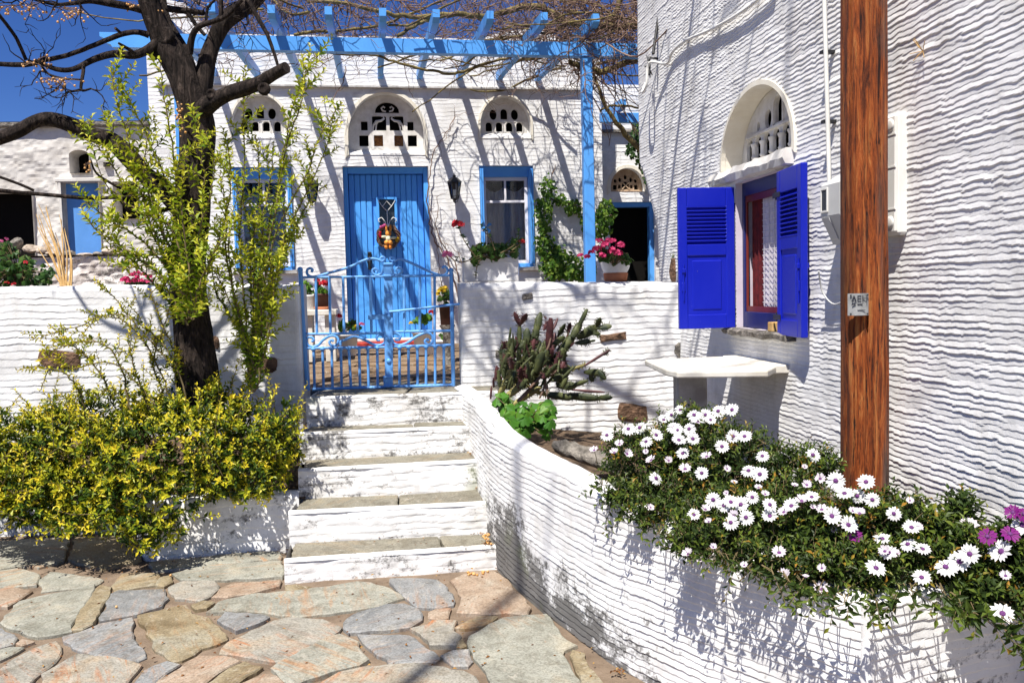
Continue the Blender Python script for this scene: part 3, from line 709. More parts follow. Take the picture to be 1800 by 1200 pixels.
def garden_wall(name, label, u0, u1, zt, thick, seed, gate_side, mat):
    t = thing(name, label, 'garden wall', GF.o, GF.a)
    lo = 0.05
    def base(S, Z):        # rounded ends and top
        e = 0.045; d = np.zeros_like(S); top = (np.interp(S, [p[0] for p in zt], [p[1] for p in zt]) - Z)
        k = np.clip(1 - top / e, 0, 1); d += e * (1 - np.sqrt(np.clip(1 - k * k, 0, 1))) * 0.8
        for uu, g in ((u0, gate_side < 0), (u1, gate_side > 0)):
            if g:
                k = np.clip(1 - np.abs(S - uu) / 0.05, 0, 1); d += 0.05 * (1 - np.sqrt(np.clip(1 - k * k, 0, 1)))
        P = np.stack([S, d, Z], -1); N = np.zeros_like(P); N[..., 1] = -1; return P, N
    ztf = lambda s: np.interp(s, [p[0] for p in zt], [p[1] for p in zt]) + 0.012 * vn(s * 4, s * 0, seed) + 0.005 * vn(s * 15, s * 0, seed)
    wall_surface('wall_face', mat, t, base, u0, u1, lo, ztf, 0.014, 0.0068, disp=ridge, period=0.047, amp=0.0046 if gate_side < 0 else 0.0036, jag=0.35, wob=0.7, seed=seed, soft=0.16)
    # top, ends and back
    n = 60; us = np.linspace(u0, u1, n); zz = ztf(us); V = []
    for u, z in zip(us, zz): V += [(u, 0.034, z - .002), (u, 0.06, z + 0.004), (u, thick - .03, z + 0.004 + 0.004 * math.sin(u * 9)), (u, thick, z - 0.03), (u, thick, lo)]
    cap = MB(); cap.add(V, [(5 * i + j, 5 * i + j + 1, 5 * i + j + 6, 5 * i + j + 5) for i in range(n - 1) for j in range(4)], 0, True)
    for i in (0, n - 1):
        s = 5 * i; y = 0.04
        cap.add([(us[i], y, lo), (us[i], y, zz[i]), V[s + 1], V[s + 2], V[s + 3], V[s + 4]], [(0, 1, 2, 3, 4, 5)])
    cap.build('coping', mat, t)
    return t
gw_r = garden_wall('garden_wall', 'whitewashed garden wall right of the gate, behind the prickly pear', 0.545, 2.35, [(0.5, 1.606), (2.4, 1.566)], 0.34, 40, -1, M['plaster'])
for i, (a, b, c, d, mt) in enumerate([(917, 937, 515, 527, 'stone_grey'), (1053, 1103, 585, 600, 'stone_brown'), (870, 901, 613, 630, 'stone_grey'), (1084, 1140, 710, 740, 'stone_brown'), (1184, 1228, 605, 627, 'stone_grey')]):
    embedded_stone(gw_r, GF, a, b, c, d, M[mt], -0.004, i)
gw_l = garden_wall('garden_wall', 'long whitewashed garden wall left of the gate, half hidden by the tree', -4.6, -0.615, [(-4.7, 1.665), (-1.5, 1.643), (-0.6, 1.622)], 0.34, 50, 1, M['plaster'])
for i, (a, b, c, d, mt) in enumerate([(66, 145, 618, 645, 'stone_brown'), (372, 386, 592, 612, 'stone_brown'), (435, 490, 628, 656, 'stone_brown'), (268, 286, 588, 604, 'stone_brown')]):
    embedded_stone(gw_l, GF, a, b, c, d, M[mt], -0.004, 10 + i)

# ------------------------------------------------------------------ planters
def poly_wall(name, parent, pts, ztops, mat, thick, closed_in, amp=0.007, period=0.05, seed=0, z0=-0.03, smooth_n=2, bat=0.0):
    """ridged retaining wall along a plan polyline (outer face on the right-hand side of travel is 'out'), with a coping strip"""
    P = np.array(pts, float); Zt = np.array(ztops, float)
    # resample with rounded corners
    L = np.concatenate([[0], np.cumsum(np.linalg.norm(np.diff(P, axis=0), axis=1))])
    s = np.arange(0, L[-1], 0.011); X = np.interp(s, L, P[:, 0]); Y = np.interp(s, L, P[:, 1]); ZT = np.interp(s, L, Zt)
    k = np.ones(smooth_n) / smooth_n
    def sm(a): 
        pa = np.concatenate([2 * a[0] - a[1:smooth_n][::-1], a, 2 * a[-1] - a[-smooth_n:-1][::-1]]); return np.convolve(pa, k, 'same')[smooth_n - 1:len(a) + smooth_n - 1]
    if smooth_n > 2: X, Y = sm(X), sm(Y)
    tx, ty = np.gradient(X), np.gradient(Y); l = np.hypot(tx, ty); tx, ty = tx / l, ty / l
    NX, NY = ty, -tx
    ZT = ZT + 0.012 * vn(s * 3, s * 0, seed + 9) + 0.004 * vn(s * 17, s * 0, seed + 8)
    m = int((ZT.max() - z0) / 0.0047); tt = np.linspace(0, 1, m)
    S = np.repeat(s[:, None], m, 1); Z = z0 + (ZT[:, None] - z0) * tt[None]
    d = ridge(S, Z, period, amp, 0.50, seed, 0.14, 0.55) + 0.008 * vn(S * 3, Z * 3, seed + 3) - bat * Z
    e = 0.03; kk = np.clip(1 - (ZT[:, None] - Z) / e, 0, 1); d = d - e * (1 - np.sqrt(1 - kk * kk)) * 0.8
    V = np.stack([X[:, None] + NX[:, None] * d, Y[:, None] + NY[:, None] * d, Z], -1)
    np_mesh('wall_face', V.reshape(-1, 3), grid_faces(len(s), m), mat, parent, True)
    c = MB(); n = len(s); VV = []; st = range(0, n, 3)
    for i in st:
        o = -0.024 - bat * ZT[i]
        for off, dz in ((o, 0.0), (o - 0.02, 0.006), (-thick * .6, 0.008 + 0.004 * math.sin(i * .07)), (-thick + .02, 0.004), (-thick, -0.03), (-thick, -0.35)):
            VV.append((X[i] + NX[i] * off, Y[i] + NY[i] * off, ZT[i] + dz))
    q = len(VV) // 6
    c.add(VV, [(6 * i + j, 6 * i + j + 1, 6 * i + j + 7, 6 * i + j + 6) for i in range(q - 1) for j in range(5)], 0, True)
    c.build('coping', M['plaster'], parent, world=True)

pl_r = thing('planter', 'curved whitewashed planter with black lichen stains running beside the steps', 'planter', (0.2, 4.0, 0))
PR = [(-0.44, 6.30), (-0.36, 5.95), (-0.27, 5.55), (-0.185, 5.0), (-0.10, 4.63), (0.02, 4.27), (0.20, 3.84), (0.37, 3.46), (0.70, 2.985), (1.075, 2.56)]
PT = [0.84, 0.84, 0.83, 0.80, 0.77, 0.745, 0.72, 0.685, 0.62, 0.56]
poly_wall('planter', pl_r, PR, PT, M['plaster_stained'], 0.13, True, amp=0.0046, period=0.0275, seed=70, smooth_n=28)
poly_wall('planter', pl_r, [(1.075, 2.56), (1.40, 2.70), (1.80, 2.84)], [0.56, 0.55, 0.50], M['plaster_stained'], 0.13, True, amp=0.0050, period=0.031, seed=75, smooth_n=3)
cor = MB(); cor.tube([(1.080, 2.578, -0.03), (1.078, 2.578, 0.3), (1.076, 2.58, 0.562)], [0.026, 0.026, 0.02], 10, rough=0.08, seed=3); cor.build('corner_bead', M['plaster'], pl_r, world=True)
soil = MB()
inner = [(x + 0.09, y + 0.05, z - (0.34 if y > 4.4 else 0.22 if y > 3.7 else 0.12)) for (x, y), z in zip(PR, PT)] + [(1.40, 2.80, 0.46), (1.80, 2.94, 0.42)]
outer = [(0.60, 6.40, 0.42), (1.0, 6.42, 0.41), (1.25, 6.44, 0.41), (1.40, 6.2, 0.42), (1.48, 5.6, 0.42), (1.54, 5.1, 0.43), (1.60, 4.4, 0.46), (1.62, 4.0, 0.50), (1.66, 3.6, 0.56), (1.72, 3.2, 0.52), (1.78, 3.0, 0.48), (1.85, 2.95, 0.42)]
nS = len(inner); rr_ = random.Random(5); V = []
for a, b in zip(inner, outer):
    for i in range(13):
        t = i / 12; V.append((a[0] + (b[0] - a[0]) * t, a[1] + (b[1] - a[1]) * t, a[2] + (b[2] - a[2]) * t + rr_.uniform(-.02, .02) + .03 * math.sin(t * 3.1)))
soil.add(V, [(13 * i + j, 13 * i + j + 1, 13 * i + j + 14, 13 * i + j + 13) for i in range(nS - 1) for j in range(12)], 0, True)
soil.build('soil', M['soil'], pl_r, world=True)

pl_l = thing('planter', 'low whitewashed planter under the yellow-green bush, left of the steps', 'planter', (-2.0, 5.0, 0))
poly_wall('planter', pl_l, [(-4.6, 5.52), (-3.44, 5.60), (-2.60, 5.62), (-2.43, 5.42), (-2.26, 5.04), (-2.20, 4.985), (-1.85, 5.03), (-1.305, 5.10)], [0.17, 0.17, 0.18, 0.30, 0.37, 0.37, 0.36, 0.35], M['plaster_step'], 0.12, True, amp=0.005, period=0.07, seed=80, smooth_n=6)
sl = MB(); sl.add([(-4.6, 5.6, .12), (-2.6, 5.68, .14), (-2.2, 5.08, .30), (-1.29, 5.15, .30), (-1.36, 6.32, .60), (-4.6, 6.05, .60)], [(0, 1, 2, 3, 4, 5)]); sl.build('soil', M['soil'], pl_l, world=True)
# ------------------------------------------------------------------ house with the blue door
house = thing('white_house', 'white ridged house with the light blue door and three arched transoms behind the pergola', 'house', HF.o, HF.a)
OPS = [('rect', -0.485, 0.537, 0.86, 3.068), ('rect', -1.765, -1.08, 1.84, 3.06), ('rect', 1.16, 1.835, 1.82, 3.072),
       ('arch', 0.05, 0.455, 3.20, 3.42, 0.52), ('arch', 1.505, 0.315, 3.40, 3.56, 0.355), ('arch', -1.425, 0.315, 3.39, 3.55, 0.355)]
TOPU = [(-2.70, 4.55), (-2.46, 4.58), (-2.43, 4.98), (-2.2, 4.93), (-1.98, 4.66), (-1.9, 4.60), (1.2, 4.60), (1.5, 4.70), (2.0, 4.76), (2.2, 4.62), (2.75, 4.60)]
topf = lambda s: np.interp(s, [a for a, b in TOPU], [b for a, b in TOPU]) + 0.014 * vn(s * 3, s * 0, 3)
wall_surface('wall', M['plaster'], house, flat_base, -2.65, 2.72, 0.55, topf, 0.022, 0.0075, ops=OPS, disp=ridge, world=False, period=0.050, amp=0.0031, jag=0.4, seed=11, soft=0.16)
sd = MB()
for u in (-2.65, 2.72): sd.add([(u, 0, .55), (u, 3.2, .55), (u, 3.2, 4.58), (u, 0, 4.58)], [(0, 1, 2, 3)])
us = np.linspace(-2.65, 2.72, 80); V = []
for u, z in zip(us, topf(us)): V += [(u, -.004, z), (u, 0.05, z + .012), (u, 0.28, z + .008), (u, .32, z - .12), (u, 3.2, min(z - .1, 4.46))]
sd.add(V, [(5 * i + j, 5 * i + j + 1, 5 * i + j + 6, 5 * i + j + 5) for i in range(79) for j in range(4)], 0, True)
sd.build('parapet', M['plaster'], house)
# reveals and dark room behind
rv = MB()
for o, d in zip(OPS, (0.19, 0.17, 0.17, 0.19, 0.16, 0.16)): reveal(rv, op_outline(o, 24), -0.009, d)
rv.build('reveals', M['plaster'], house)
room = MB(); room.box(-2.3, 2.4, 0.42, 2.6, 0.9, 4.2); room.build('dark_room', M['dark'], house)
# plaster bands round the arches
def band(mb, o, g0, g1, y0, y1):
    a = op_outline(o, 28, g0)[1:]; b = op_outline(o, 28, g1)[1:]
    a = a + [op_outline(o, 28, g0)[0]]; b = b + [op_outline(o, 28, g1)[0]]
    n = len(a); V = []
    for (p, q), (r, s) in zip(a, b): V += [(p, y1, q), (p, y0, q), ((p * .15 + r * .85), y0 + .002, (q * .15 + s * .85)), (r, y1, s)]
    mb.add(V, [(4 * i + j, 4 * i + j + 1, 4 * i + j + 5, 4 * i + j + 4) for i in range(n - 1) for j in range(3)], 0, False)
for o, w in ((OPS[3], .045), (OPS[4], .03), (OPS[5], .03)):
    bd = MB(); band(bd, o, -0.002, w, -0.022, 0.012); bd.build('arch_band', M['trim'], house)
for o, d in ((OPS[3], .19), (OPS[4], .16), (OPS[5], .16)):
    bk = MB(); bk.add([(u, d + .1, z) for u, z in op_outline(o, 24, .02)], [tuple(range(len(op_outline(o, 24, .02))))]); bk.build('niche_backing', M['dark'], house)
for o, d, h in ((OPS[3], .135, .07), (OPS[4], .115, .075), (OPS[5], .115, .075)):
    sx = MB(); zb_ = o[3]; sx.prism([(.0, zb_ - .004), (.0, zb_ + .02), (d - .004, zb_ + h + .004), (d + .06, zb_ + h + .004), (d + .06, zb_ - .004)], o[1] - o[2], o[1] + o[2], 'x'); sx.build('niche_sill', M['plaster'], house)
# carved transoms
def grille_small(o, d, name='transom_grille'):
    _, uc, rx, zb, zs, rz = o; m = MB(); z0 = zb + .075
    H = [('arch', uc - .192 + .128 * i, .040, z0 + .030, z0 + .105, .042) for i in range(4)]
    H += [('ell', uc - .135, z0 + .238, .046, .066), ('arch', uc, .044, z0 + .18, z0 + .255, .056), ('ell', uc + .135, z0 + .238, .046, .066)]
    pierced(m, ('arch', uc, rx - .004, z0, zs, rz - .004), H, d, .045, .011)
    m.box(uc - rx + .04, uc + rx - .04, d - .008, d + .01, z0 + .145, z0 + .156)
    for h in H[:4]: band(m, h, .004, .013, d - .008, d + .002)
    return m.build(name, M['grille'], house)
for o in (OPS[4], OPS[5]): grille_small(o, .115)
_, uc, rx, zb, zs, rz = OPS[3]; m = MB(); z0 = zb + .07
H = [('rect', uc - .325 + k, uc - .215 + k, z0 + .055, z0 + .19) for k in (0, .175, .42, .585)]
H += [('rect', uc - .30, uc - .22, z0 + .245, z0 + .355), ('rect', uc + .26, uc + .335, z0 + .245, z0 + .355),
      ('rect', uc - .165, uc + .005, z0 + .245, z0 + .42), ('rect', uc + .045, uc + .215, z0 + .245, z0 + .42), ('arch', uc + .02, .145, z0 + .455, z0 + .47, .115)]
pierced(m, ('arch', uc, rx - .004, z0, zs, rz - .004), H, .135, .045, .0125)
for sgn in (-1, 1):          # the two carved beasts and the scrolls between the openings
    c = uc + .025; zz = z0 + .25
    m.tube([(c + sgn * .185, .15, zz), (c + sgn * .175, .148, zz + .06), (c + sgn * .14, .148, zz + .105), (c + sgn * .08, .148, zz + .115), (c + sgn * .045, .148, zz + .14), (c + sgn * .055, .148, zz + .17), (c + sgn * .08, .148, zz + .165)], [.010, .014, .019, .016, .013, .010, .006], 6)
    m.tube([(c + sgn * .15, .15, zz), (c + sgn * .14, .15, zz + .07), (c + sgn * .12, .15, zz + .10)], .010, 6)
    m.tube([(c + sgn * .02, .15, zz + .225), (c + sgn * .06, .148, zz + .235), (c + sgn * .075, .148, zz + .265), (c + sgn * .05, .148, zz + .285), (c + sgn * .03, .148, zz + .27)], .011, 6)
m.build('transom_grille', M['grille'], house)
# amber glow-coloured glass behind the two middle lower openings of the big transom
ag = MB()
for k in (.175, .42): ag.box(uc - .33 + k, uc - .21 + k, .20, .205, z0 + .05, z0 + .195)
ag.build('amber_glass', mat_noise('amber_glass', (0.10, 0.035, 0.006), (0.30, 0.12, 0.02), 40, 0.25, 0.3, 90, .004), house)
# projecting ledge under the rafters
ld = MB(); ld.box(-2.55, 2.52, -0.055, 0.02, 3.985, 4.012, 0, .004); ld.build('ledge', mat_noise('ledge_grey', (.35, .34, .32), (.62, .60, .57), 12, .9, .3), house)

# the door
fr = MB(); x0, x1, zt = -0.485, 0.537, 3.068
fr.box(x0, x0 + .055, .08, .22, .86, zt, 0, .006); fr.box(x1 - .055, x1, .08, .22, .86, zt, 0, .006); fr.box(x0 + .055, x1 - .055, .08, .22, zt - .075, zt, 0, .006)
door = fr.build('door', M['door_blue'], house)
L0, L1, B0, B1 = x0 + .06, x1 - .06, .955, zt - .08
wx0, wx1, wz0, wz1 = -0.085, 0.145, 2.12, 2.70
n = 13; wd = (L1 - L0) / n
for i in range(n):
    a, b = L0 + wd * i + .003, L0 + wd * (i + 1) - .003; pieces = [(B0, B1)]
    if b > wx0 and a < wx1: pieces = [(B0, wz0), (wz1, B1)]
    for q0, q1 in pieces:
        p = MB(); p.box(a, b, .176 + .002 * (i % 2), .215, q0, q1, 0, .005); p.build('plank', M['door_blue'], door)
bk = MB(); bk.box(L0, L1, .205, .23, B0, wz0); bk.box(L0, L1, .205, .23, wz1, B1); bk.box(L0, wx0, .205, .23, wz0, wz1); bk.box(wx1, L1, .205, .23, wz0, wz1); bk.build('backing', M['door_blue'], door)
wf = MB()
for q in ((wx0 - .012, wx0 + .022, wz0 - .02, wz1 + .02), (wx1 - .022, wx1 + .012, wz0 - .02, wz1 + .02)): wf.box(q[0], q[1], .155, .20, q[2], q[3], 0, .004)
wf.box(wx0 + .022, wx1 - .022, .155, .20, wz0 - .02, wz0 + .015, 0, .004); wf.box(wx0 + .022, wx1 - .022, .155, .20, wz1 - .015, wz1 + .02, 0, .004); wf.build('peep_window_frame', M['door_blue'], door)
pk = MB(); pk.box(wx0, wx1, .225, .23, wz0, wz1); pk.build('peep_window_pane', M['display'], door)
ir = MB(); cx = (wx0 + wx1) / 2; yy = .15; r = .0055
ir.tube([(cx, yy, wz0 + .02), (cx, yy, wz1 - .16)], r, 6)
for sg in (-1, 1):
    ir.tube([(cx, yy, wz1 - .16), (cx + sg * .055, yy, wz1 - .10), (cx + sg * .105, yy, wz1 - .025)], r * .8, 5)
    ir.tube([(cx + sg * .055, yy, wz1 - .10), (cx, yy, wz1 - .035)], r * .8, 5)
    ir.tube([(cx, yy, wz0 + .20), (cx + sg * .03, yy - .005, wz0 + .30), (cx + sg * .07, yy - .01, wz0 + .345), (cx + sg * .105, yy - .01, wz0 + .33), (cx + sg * .11, yy - .01, wz0 + .30), (cx + sg * .09, yy - .01, wz0 + .29)], r, 6)
ir.build('window_ironwork', M['white_iron'], door)
hd = MB(); hd.lathe([(.001, 0), (.03, .004), (.034, .012), (.02, .02), (.02, .04), (.001, .045)], (0, 0, 0), 10)
hd.v = [(-.20 + x, .165 - z, 1.93 + y) for x, y, z in hd.v]; hd.box(-.225, -.175, .158, .176, 1.83, 2.05, 0, .008); hd.tube([(-.2, .14, 1.98), (-.2, .11, 1.955), (-.2, .105, 1.90), (-.2, .12, 1.86)], .014, 6); hd.build('knocker', M['iron'], door)
ts = MB(); ts.box(x0 - .05, x1 + .05, -.24, .19, .84, .955, 0, .008); ts.build('doorstep', M['red_mat'], house)
tb = MB(); tb.box(x0, x1, -.02, .17, .957, .985, 0, .004); tb.build('threshold', M['marble'], house)

# windows
def house_window(o):
    _, a, b, c, d = o
    f = MB(); f.box(a, b, .06, .16, d - .13, d, 0, .005)
    w = f.build('window', M['azure'], house); f = MB(); f.box(a, b, .10, .17, c, c + .05, 0, .005); f.build('bottom_rail', M['azure'], w)
    for s in (0, 1):
        x = a + .004 if s == 0 else b - .052
        sh = MB(); sh.box(x, x + .024, -.035, .12, c + .04, d - .04, 0, .003); sh.box(x + .027, x + .048, -.028, .12, c + .04, d - .04, 0, .003)
        sh.build('folded_shutter', M['azure'], w)
    s = MB(); y0, y1 = .11, .15; a2, b2, c2, d2 = a + .055, b - .055, c + .05, d - .13; zb = d - .43; mx = (a2 + b2) / 2
    for q in ((a2, a2 + .04, c2, d2), (b2 - .04, b2, c2, d2)): s.box(q[0], q[1], y0, y1, q[2], q[3], 0, .003)
    for z in (c2, zb - .015, d2 - .04): s.box(a2 + .04, b2 - .04, y0 + .002, y1 - .002, z, z + (.03 if z == zb - .015 else .04), 0, .003)
    s.box(mx - .012, mx + .012, y0 + .004, y1 - .004, zb + .015, d2 - .04); s.build('sash', mat_plain('sash_white', (.72, .70, .72), .5), w)
    p = MB(); p.box(a2 + .038, b2 - .038, .135, .139, c2 + .03, d2 - .03); p.build('pane', M['glass'], w)
    cu = MB(); n = 46; V = []
    for i in range(n + 1):
        u = a2 + .03 + (b2 - a2 - .06) * i / n; y = .185 + .010 * math.sin(i * 1.15) + .005 * math.sin(i * .37)
        zt = d2 - .10 - .09 * math.sin(math.pi * ((i / n * 2) % 1)) * 0.8
        zl = c2 + .26 + .028 * abs(math.sin(i * math.pi / 6))
        V += [(u, y, zt), (u, y - .004, zl), (u, y + .004, zl - .02)]
    cu.add(V, [(3 * i, 3 * i + 1, 3 * i + 4, 3 * i + 3) for i in range(n)] + [(3 * i + 1, 3 * i + 2, 3 * i + 5, 3 * i + 4) for i in range(0, n)], 0, True)
    cu.build('curtain', M['curtain'], w)
    lo = MB(); V = []
    for i in range(n + 1):
        u = a2 + .03 + (b2 - a2 - .06) * i / n; y = .21 + .006 * math.sin(i * 1.4); V += [(u, y, c2 + .25), (u, y, c2 + .01)]
    lo.add(V, [(2 * i, 2 * i + 1, 2 * i + 3, 2 * i + 2) for i in range(n)], 0, True); lo.build('lower_curtain', mat_noise('white_lace', (.70, .69, .70), (.80, .79, .80), 40, .9, .2), w)
    si = MB(); si.box(a - .03, b + .03, -.05, .12, c - .045, c + .002, 0, .006); si.build('sill', M['marble_grey'], w)
for o in OPS[1:3]: house_window(o)

# wall lanterns
def lantern(px, py, label):
    u, z = HF.uz(px, py); loc = HF.w(u, -0.17, z)
    t = thing('wall_lantern', label, 'lantern', loc, HF.a, 'wall lanterns on the blue-door house')
    f = MB(); n = 6; rt, rb, h = .078, .045, .19
    top = [(rt * math.cos(math.pi / 3 * i), rt * math.sin(math.pi / 3 * i), h / 2) for i in range(n)]; bot = [(rb * math.cos(math.pi / 3 * i), rb * math.sin(math.pi / 3 * i), -h / 2) for i in range(n)]
    for i in range(n):
        f.tube([bot[i], top[i]], .006, 5); f.tube([bot[i], bot[(i + 1) % n]], .006, 5); f.tube([top[i], top[(i + 1) % n]], .006, 5)
    f.lathe([(.09, h / 2), (.088, h / 2 + .012), (.045, h / 2 + .055), (.02, h / 2 + .065), (.02, h / 2 + .085), (.001, h / 2 + .10)], n=6, smooth=False)
    f.lathe([(.001, -h / 2 - .06), (.014, -h / 2 - .045), (.006, -h / 2 - .03), (.03, -h / 2 - .012), (.046, -h / 2)], n=6, smooth=False)
    for i in range(3):
        a = 2 * math.pi * i / 3; f.tube([(.04 * math.cos(a), .04 * math.sin(a), -h / 2), (.03 * math.cos(a), .03 * math.sin(a), -h / 2 - .035), (0, 0, -h / 2 - .05)], .004, 4)
    f.build('lantern_frame', M['iron'], t)
    g = MB(); g.lathe([(rb - .003, -h / 2 + .004), (rt - .003, h / 2 - .004)], n=6, smooth=False); g.build('lantern_glass', M['glass'], t)
    b = MB(); b.lathe([(.018, -.06), (.018, .01)], n=8); b.build('bulb', M['plastic'], t)
    k = MB(); k.box(-.03, .03, .155, .168, -.05, .14, 0, .004); k.tube([(0, .16, .10), (0, .10, .18), (0, .03, .20), (0, 0, .185)], .008, 6); k.build('bracket', M['iron'], t)
lantern(797, 338, 'black iron lantern on the white wall between the blue door and the right window')
lantern(550, 342, 'black iron lantern left of the blue door, half behind green shoots')

# wreath hanging on the door
wr = thing('wreath', 'twig wreath with an orange toy rabbit hanging on the blue door', 'wreath', HF.w(0.035, .125, 2.23), HF.a)
m = MB()
for k in range(7):
    rr = .125 + .012 * math.sin(k * 2.1); ph = k * .7
    m.tube([((rr + .016 * math.sin(5 * a + ph)) * math.cos(a), .016 * math.cos(4 * a + ph), (rr + .016 * math.sin(5 * a + ph)) * math.sin(a)) for a in [2 * math.pi * i / 26 for i in range(27)]], .008, 5, cap=False)
m.build('twig_ring', M['twig'], wr)
rb = MB(); y = -.035
rb.ball((0, y, .035), .036, 0, 10, (1, .8, 1.1)); rb.ball((-.022, y, .10), .016, 0, 8, (.9, .6, 3.0)); rb.ball((.028, y, .10), .016, 0, 8, (.9, .6, 3.0))
rb.ball((-.026, y - .01, -.075), .030, 0, 8); rb.ball((.024, y - .01, -.075), .030, 0, 8); rb.ball((-.03, y, -.125), .024, 0, 8, (1, 1, 1.4)); rb.ball((.02, y, -.125), .024, 0, 8, (1, 1, 1.4))
rb.build('rabbit', M['orange_cloth'], wr)
rb = MB(); rb.ball((0, y, -.025), .036, 0, 10, (1, .8, 1.15)); rb.ball((-.055, y, -.005), .02, 0, 8, (2.0, 1, .9)); rb.ball((.06, y, -.018), .02, 0, 8, (2.2, 1, .9)); rb.build('rabbit_jacket', M['cream_cloth'], wr)
rn = random.Random(4)
for nm, mt, pts in (('flower', M['bloom_rose'], [(-.06, .125), (-.085, .115), (-.04, .135)]), ('flower', M['bloom_red'], [(-.105, .02), (-.10, .045), (-.095, .0)]), ('egg', M['petal_white'], [(.0, .135)]), ('flower', M['bloom_yellow'], [(.11, -.03), (.10, -.05)])):
    m = MB()
    for px, pz in pts: m.ball((px, -.03, pz), .021, 0, 8)
    m.build(nm, mt, wr)

# ------------------------------------------------------------------ pergola on the facade
perg = thing('pergola', 'light blue timber pergola carrying the bare grapevine in front of the white house', 'pergola', HF.w(1.92, -2.42, 0.85), HF.a)
def Lp(u, v, z): return (u - 1.92, v + 2.42, z - .85)
for u in (1.92, -1.80):
    m = MB(); a = Lp(u - .05, -2.46, .85); b = Lp(u + .05, -2.37, 3.74); m.box(a[0], b[0], a[1], b[1], a[2] - .1, b[2], 0, .006); m.build('post', M['azure'], perg)
bm_ = MB(); a = Lp(-2.44, -2.47, 3.742); b = Lp(2.75, -2.38, 3.868)
pf = [(a[0] + .10, a[2]), (b[0], a[2]), (b[0], b[2]), (a[0], b[2]), (a[0], b[2] - .035), (a[0] + .04, b[2] - .055), (a[0] + .05, b[2] - .09), (a[0] + .09, b[2] - .105)]
bm_.prism(pf, a[1], b[1], 'y'); bm_.build('beam', M['azure'], perg)
raf = None
for k in range(-4, 5):
    u = .475 * k + .012 * math.sin(k * 5.1)
    if raf is None:
        m = MB(); zA, zB, hh = 4.15, 3.965, .048
        y0, y1 = .44, -3.05 + 2.42
        P = [(2.42 + .02, zA + hh - .85), (2.42 + .02, zA - hh - .85), (-.36, zB - hh - .85), (-.44, zB - .02 - .85), (-.44, zB + hh - .85)]
        m.prism([(p, q) for p, q in P], -.031, .031, 'x'); raf = m.build('rafter', M['azure'], perg); o = raf
    else:
        o = raf.copy(); COL.objects.link(o); o.parent = perg
    o.location = (u - 1.92, 0, 0)

# ------------------------------------------------------------------ wing at the right, further back
wing = thing('house_wing', 'low white wing with a brown arched transom over a dark open doorway', 'house', HF.w(3.3, 0.5, 0.8), HF.a)
wu = HF.uz(1103, 335, .5)[0] - 3.3; z0_ = -.8
WO = [('rect', 2.945 - 3.3, 3.56 - 3.3, .7, 2.665), ('arch', wu, .235, 2.80, 2.86, .25)]
def wing_base(S, Z):
    P = np.stack([S, np.zeros_like(S), Z - .8], -1); N = np.zeros_like(P); N[..., 1] = -1; return P, N
wall_surface('wall', M['plaster'], wing, wing_base, -.58, 1.8, .7, 4.19,   .022, .008, ops=WO, disp=ridge, world=False, period=.05, amp=.005, jag=.3, seed=17)
m = MB()
for o in WO: reveal(m, [(u, z - .8) for u, z in op_outline(o, 22)], -.008, .14)
m.add([(-.58, 0, 3.38), (1.8, 0, 3.38), (1.8, 2, 3.38), (-.58, 2, 3.38)], [(0, 1, 2, 3)]); m.build('reveals', M['plaster'], wing)
m = MB(); bo = ('arch', wu, .235, 2.0, 2.06, .25); band(m, bo, -.002, .05, -.022, .012); m.build('arch_band', M['trim'], wing)
m = MB(); m.box(-.5, .9, .35, 1.6, -.05, 2.6); m.build('dark_room', M['dark'], wing)
m = MB(); H = [('rect', wu - .17, wu - .12, 2.035, 2.10), ('rect', wu + .12, wu + .17, 2.035, 2.10), ('ell', wu, 2.09, .05, .05), ('rect', wu - .10, wu - .065, 2.05, 2.10), ('rect', wu + .065, wu + .10, 2.05, 2.10), ('ell', wu - .075, 2.165, .022, .03), ('ell', wu + .075, 2.165, .022, .03), ('ell', wu, 2.20, .024, .03), ('ell', wu - .14, 2.15, .02, .025), ('ell', wu + .14, 2.15, .02, .025)]
pierced(m, ('arch', wu, .23, 2.005, 2.06, .246), H, .09, .04, .010)
for a in (45, 135): m.tube([(wu + .07 * math.cos(math.radians(a)), .085, 2.09 + .07 * math.sin(math.radians(a))), (wu - .07 * math.cos(math.radians(a)), .085, 2.09 - .07 * math.sin(math.radians(a)))], .009, 5)
m.build('transom_grille', M['grille_brown'], wing)
m = MB(); m.box(3.50 - 3.3, 3.56 - 3.3, .03, .13, -.05, 1.865, 0, .005); m.box(2.945 - 3.3, 3.50 - 3.3, .03, .13, 1.80, 1.865, 0, .005); m.build('door_frame', M['azure'], wing)
m = MB(); m.box(-.57, .42, -.07, .0, 2.76, 2.80, 0, .006); m.build('ledge', M['stone_grey'], wing)

pg2 = thing('pergola', 'small light blue pergola beam over the dark doorway of the wing', 'pergola', HF.w(2.9, -.6, 3.5), HF.a)
m = MB(); m.box(-.36, 1.3, -.04, .04, -.02, .095, 0, .006); m.build('beam', M['azure'], pg2)
r2 = None
for u in (-.14, .40, .94):
    if r2 is None:
        m = MB(); m.prism([(1.1, .27), (1.1, .17), (-.16, .10), (-.22, .13), (-.22, .21)], -.035, .035, 'x'); r2 = m.build('rafter', M['azure'], pg2); o = r2
    else: o = r2.copy(); COL.objects.link(o); o.parent = pg2
    o.location = (u, 0, 0)

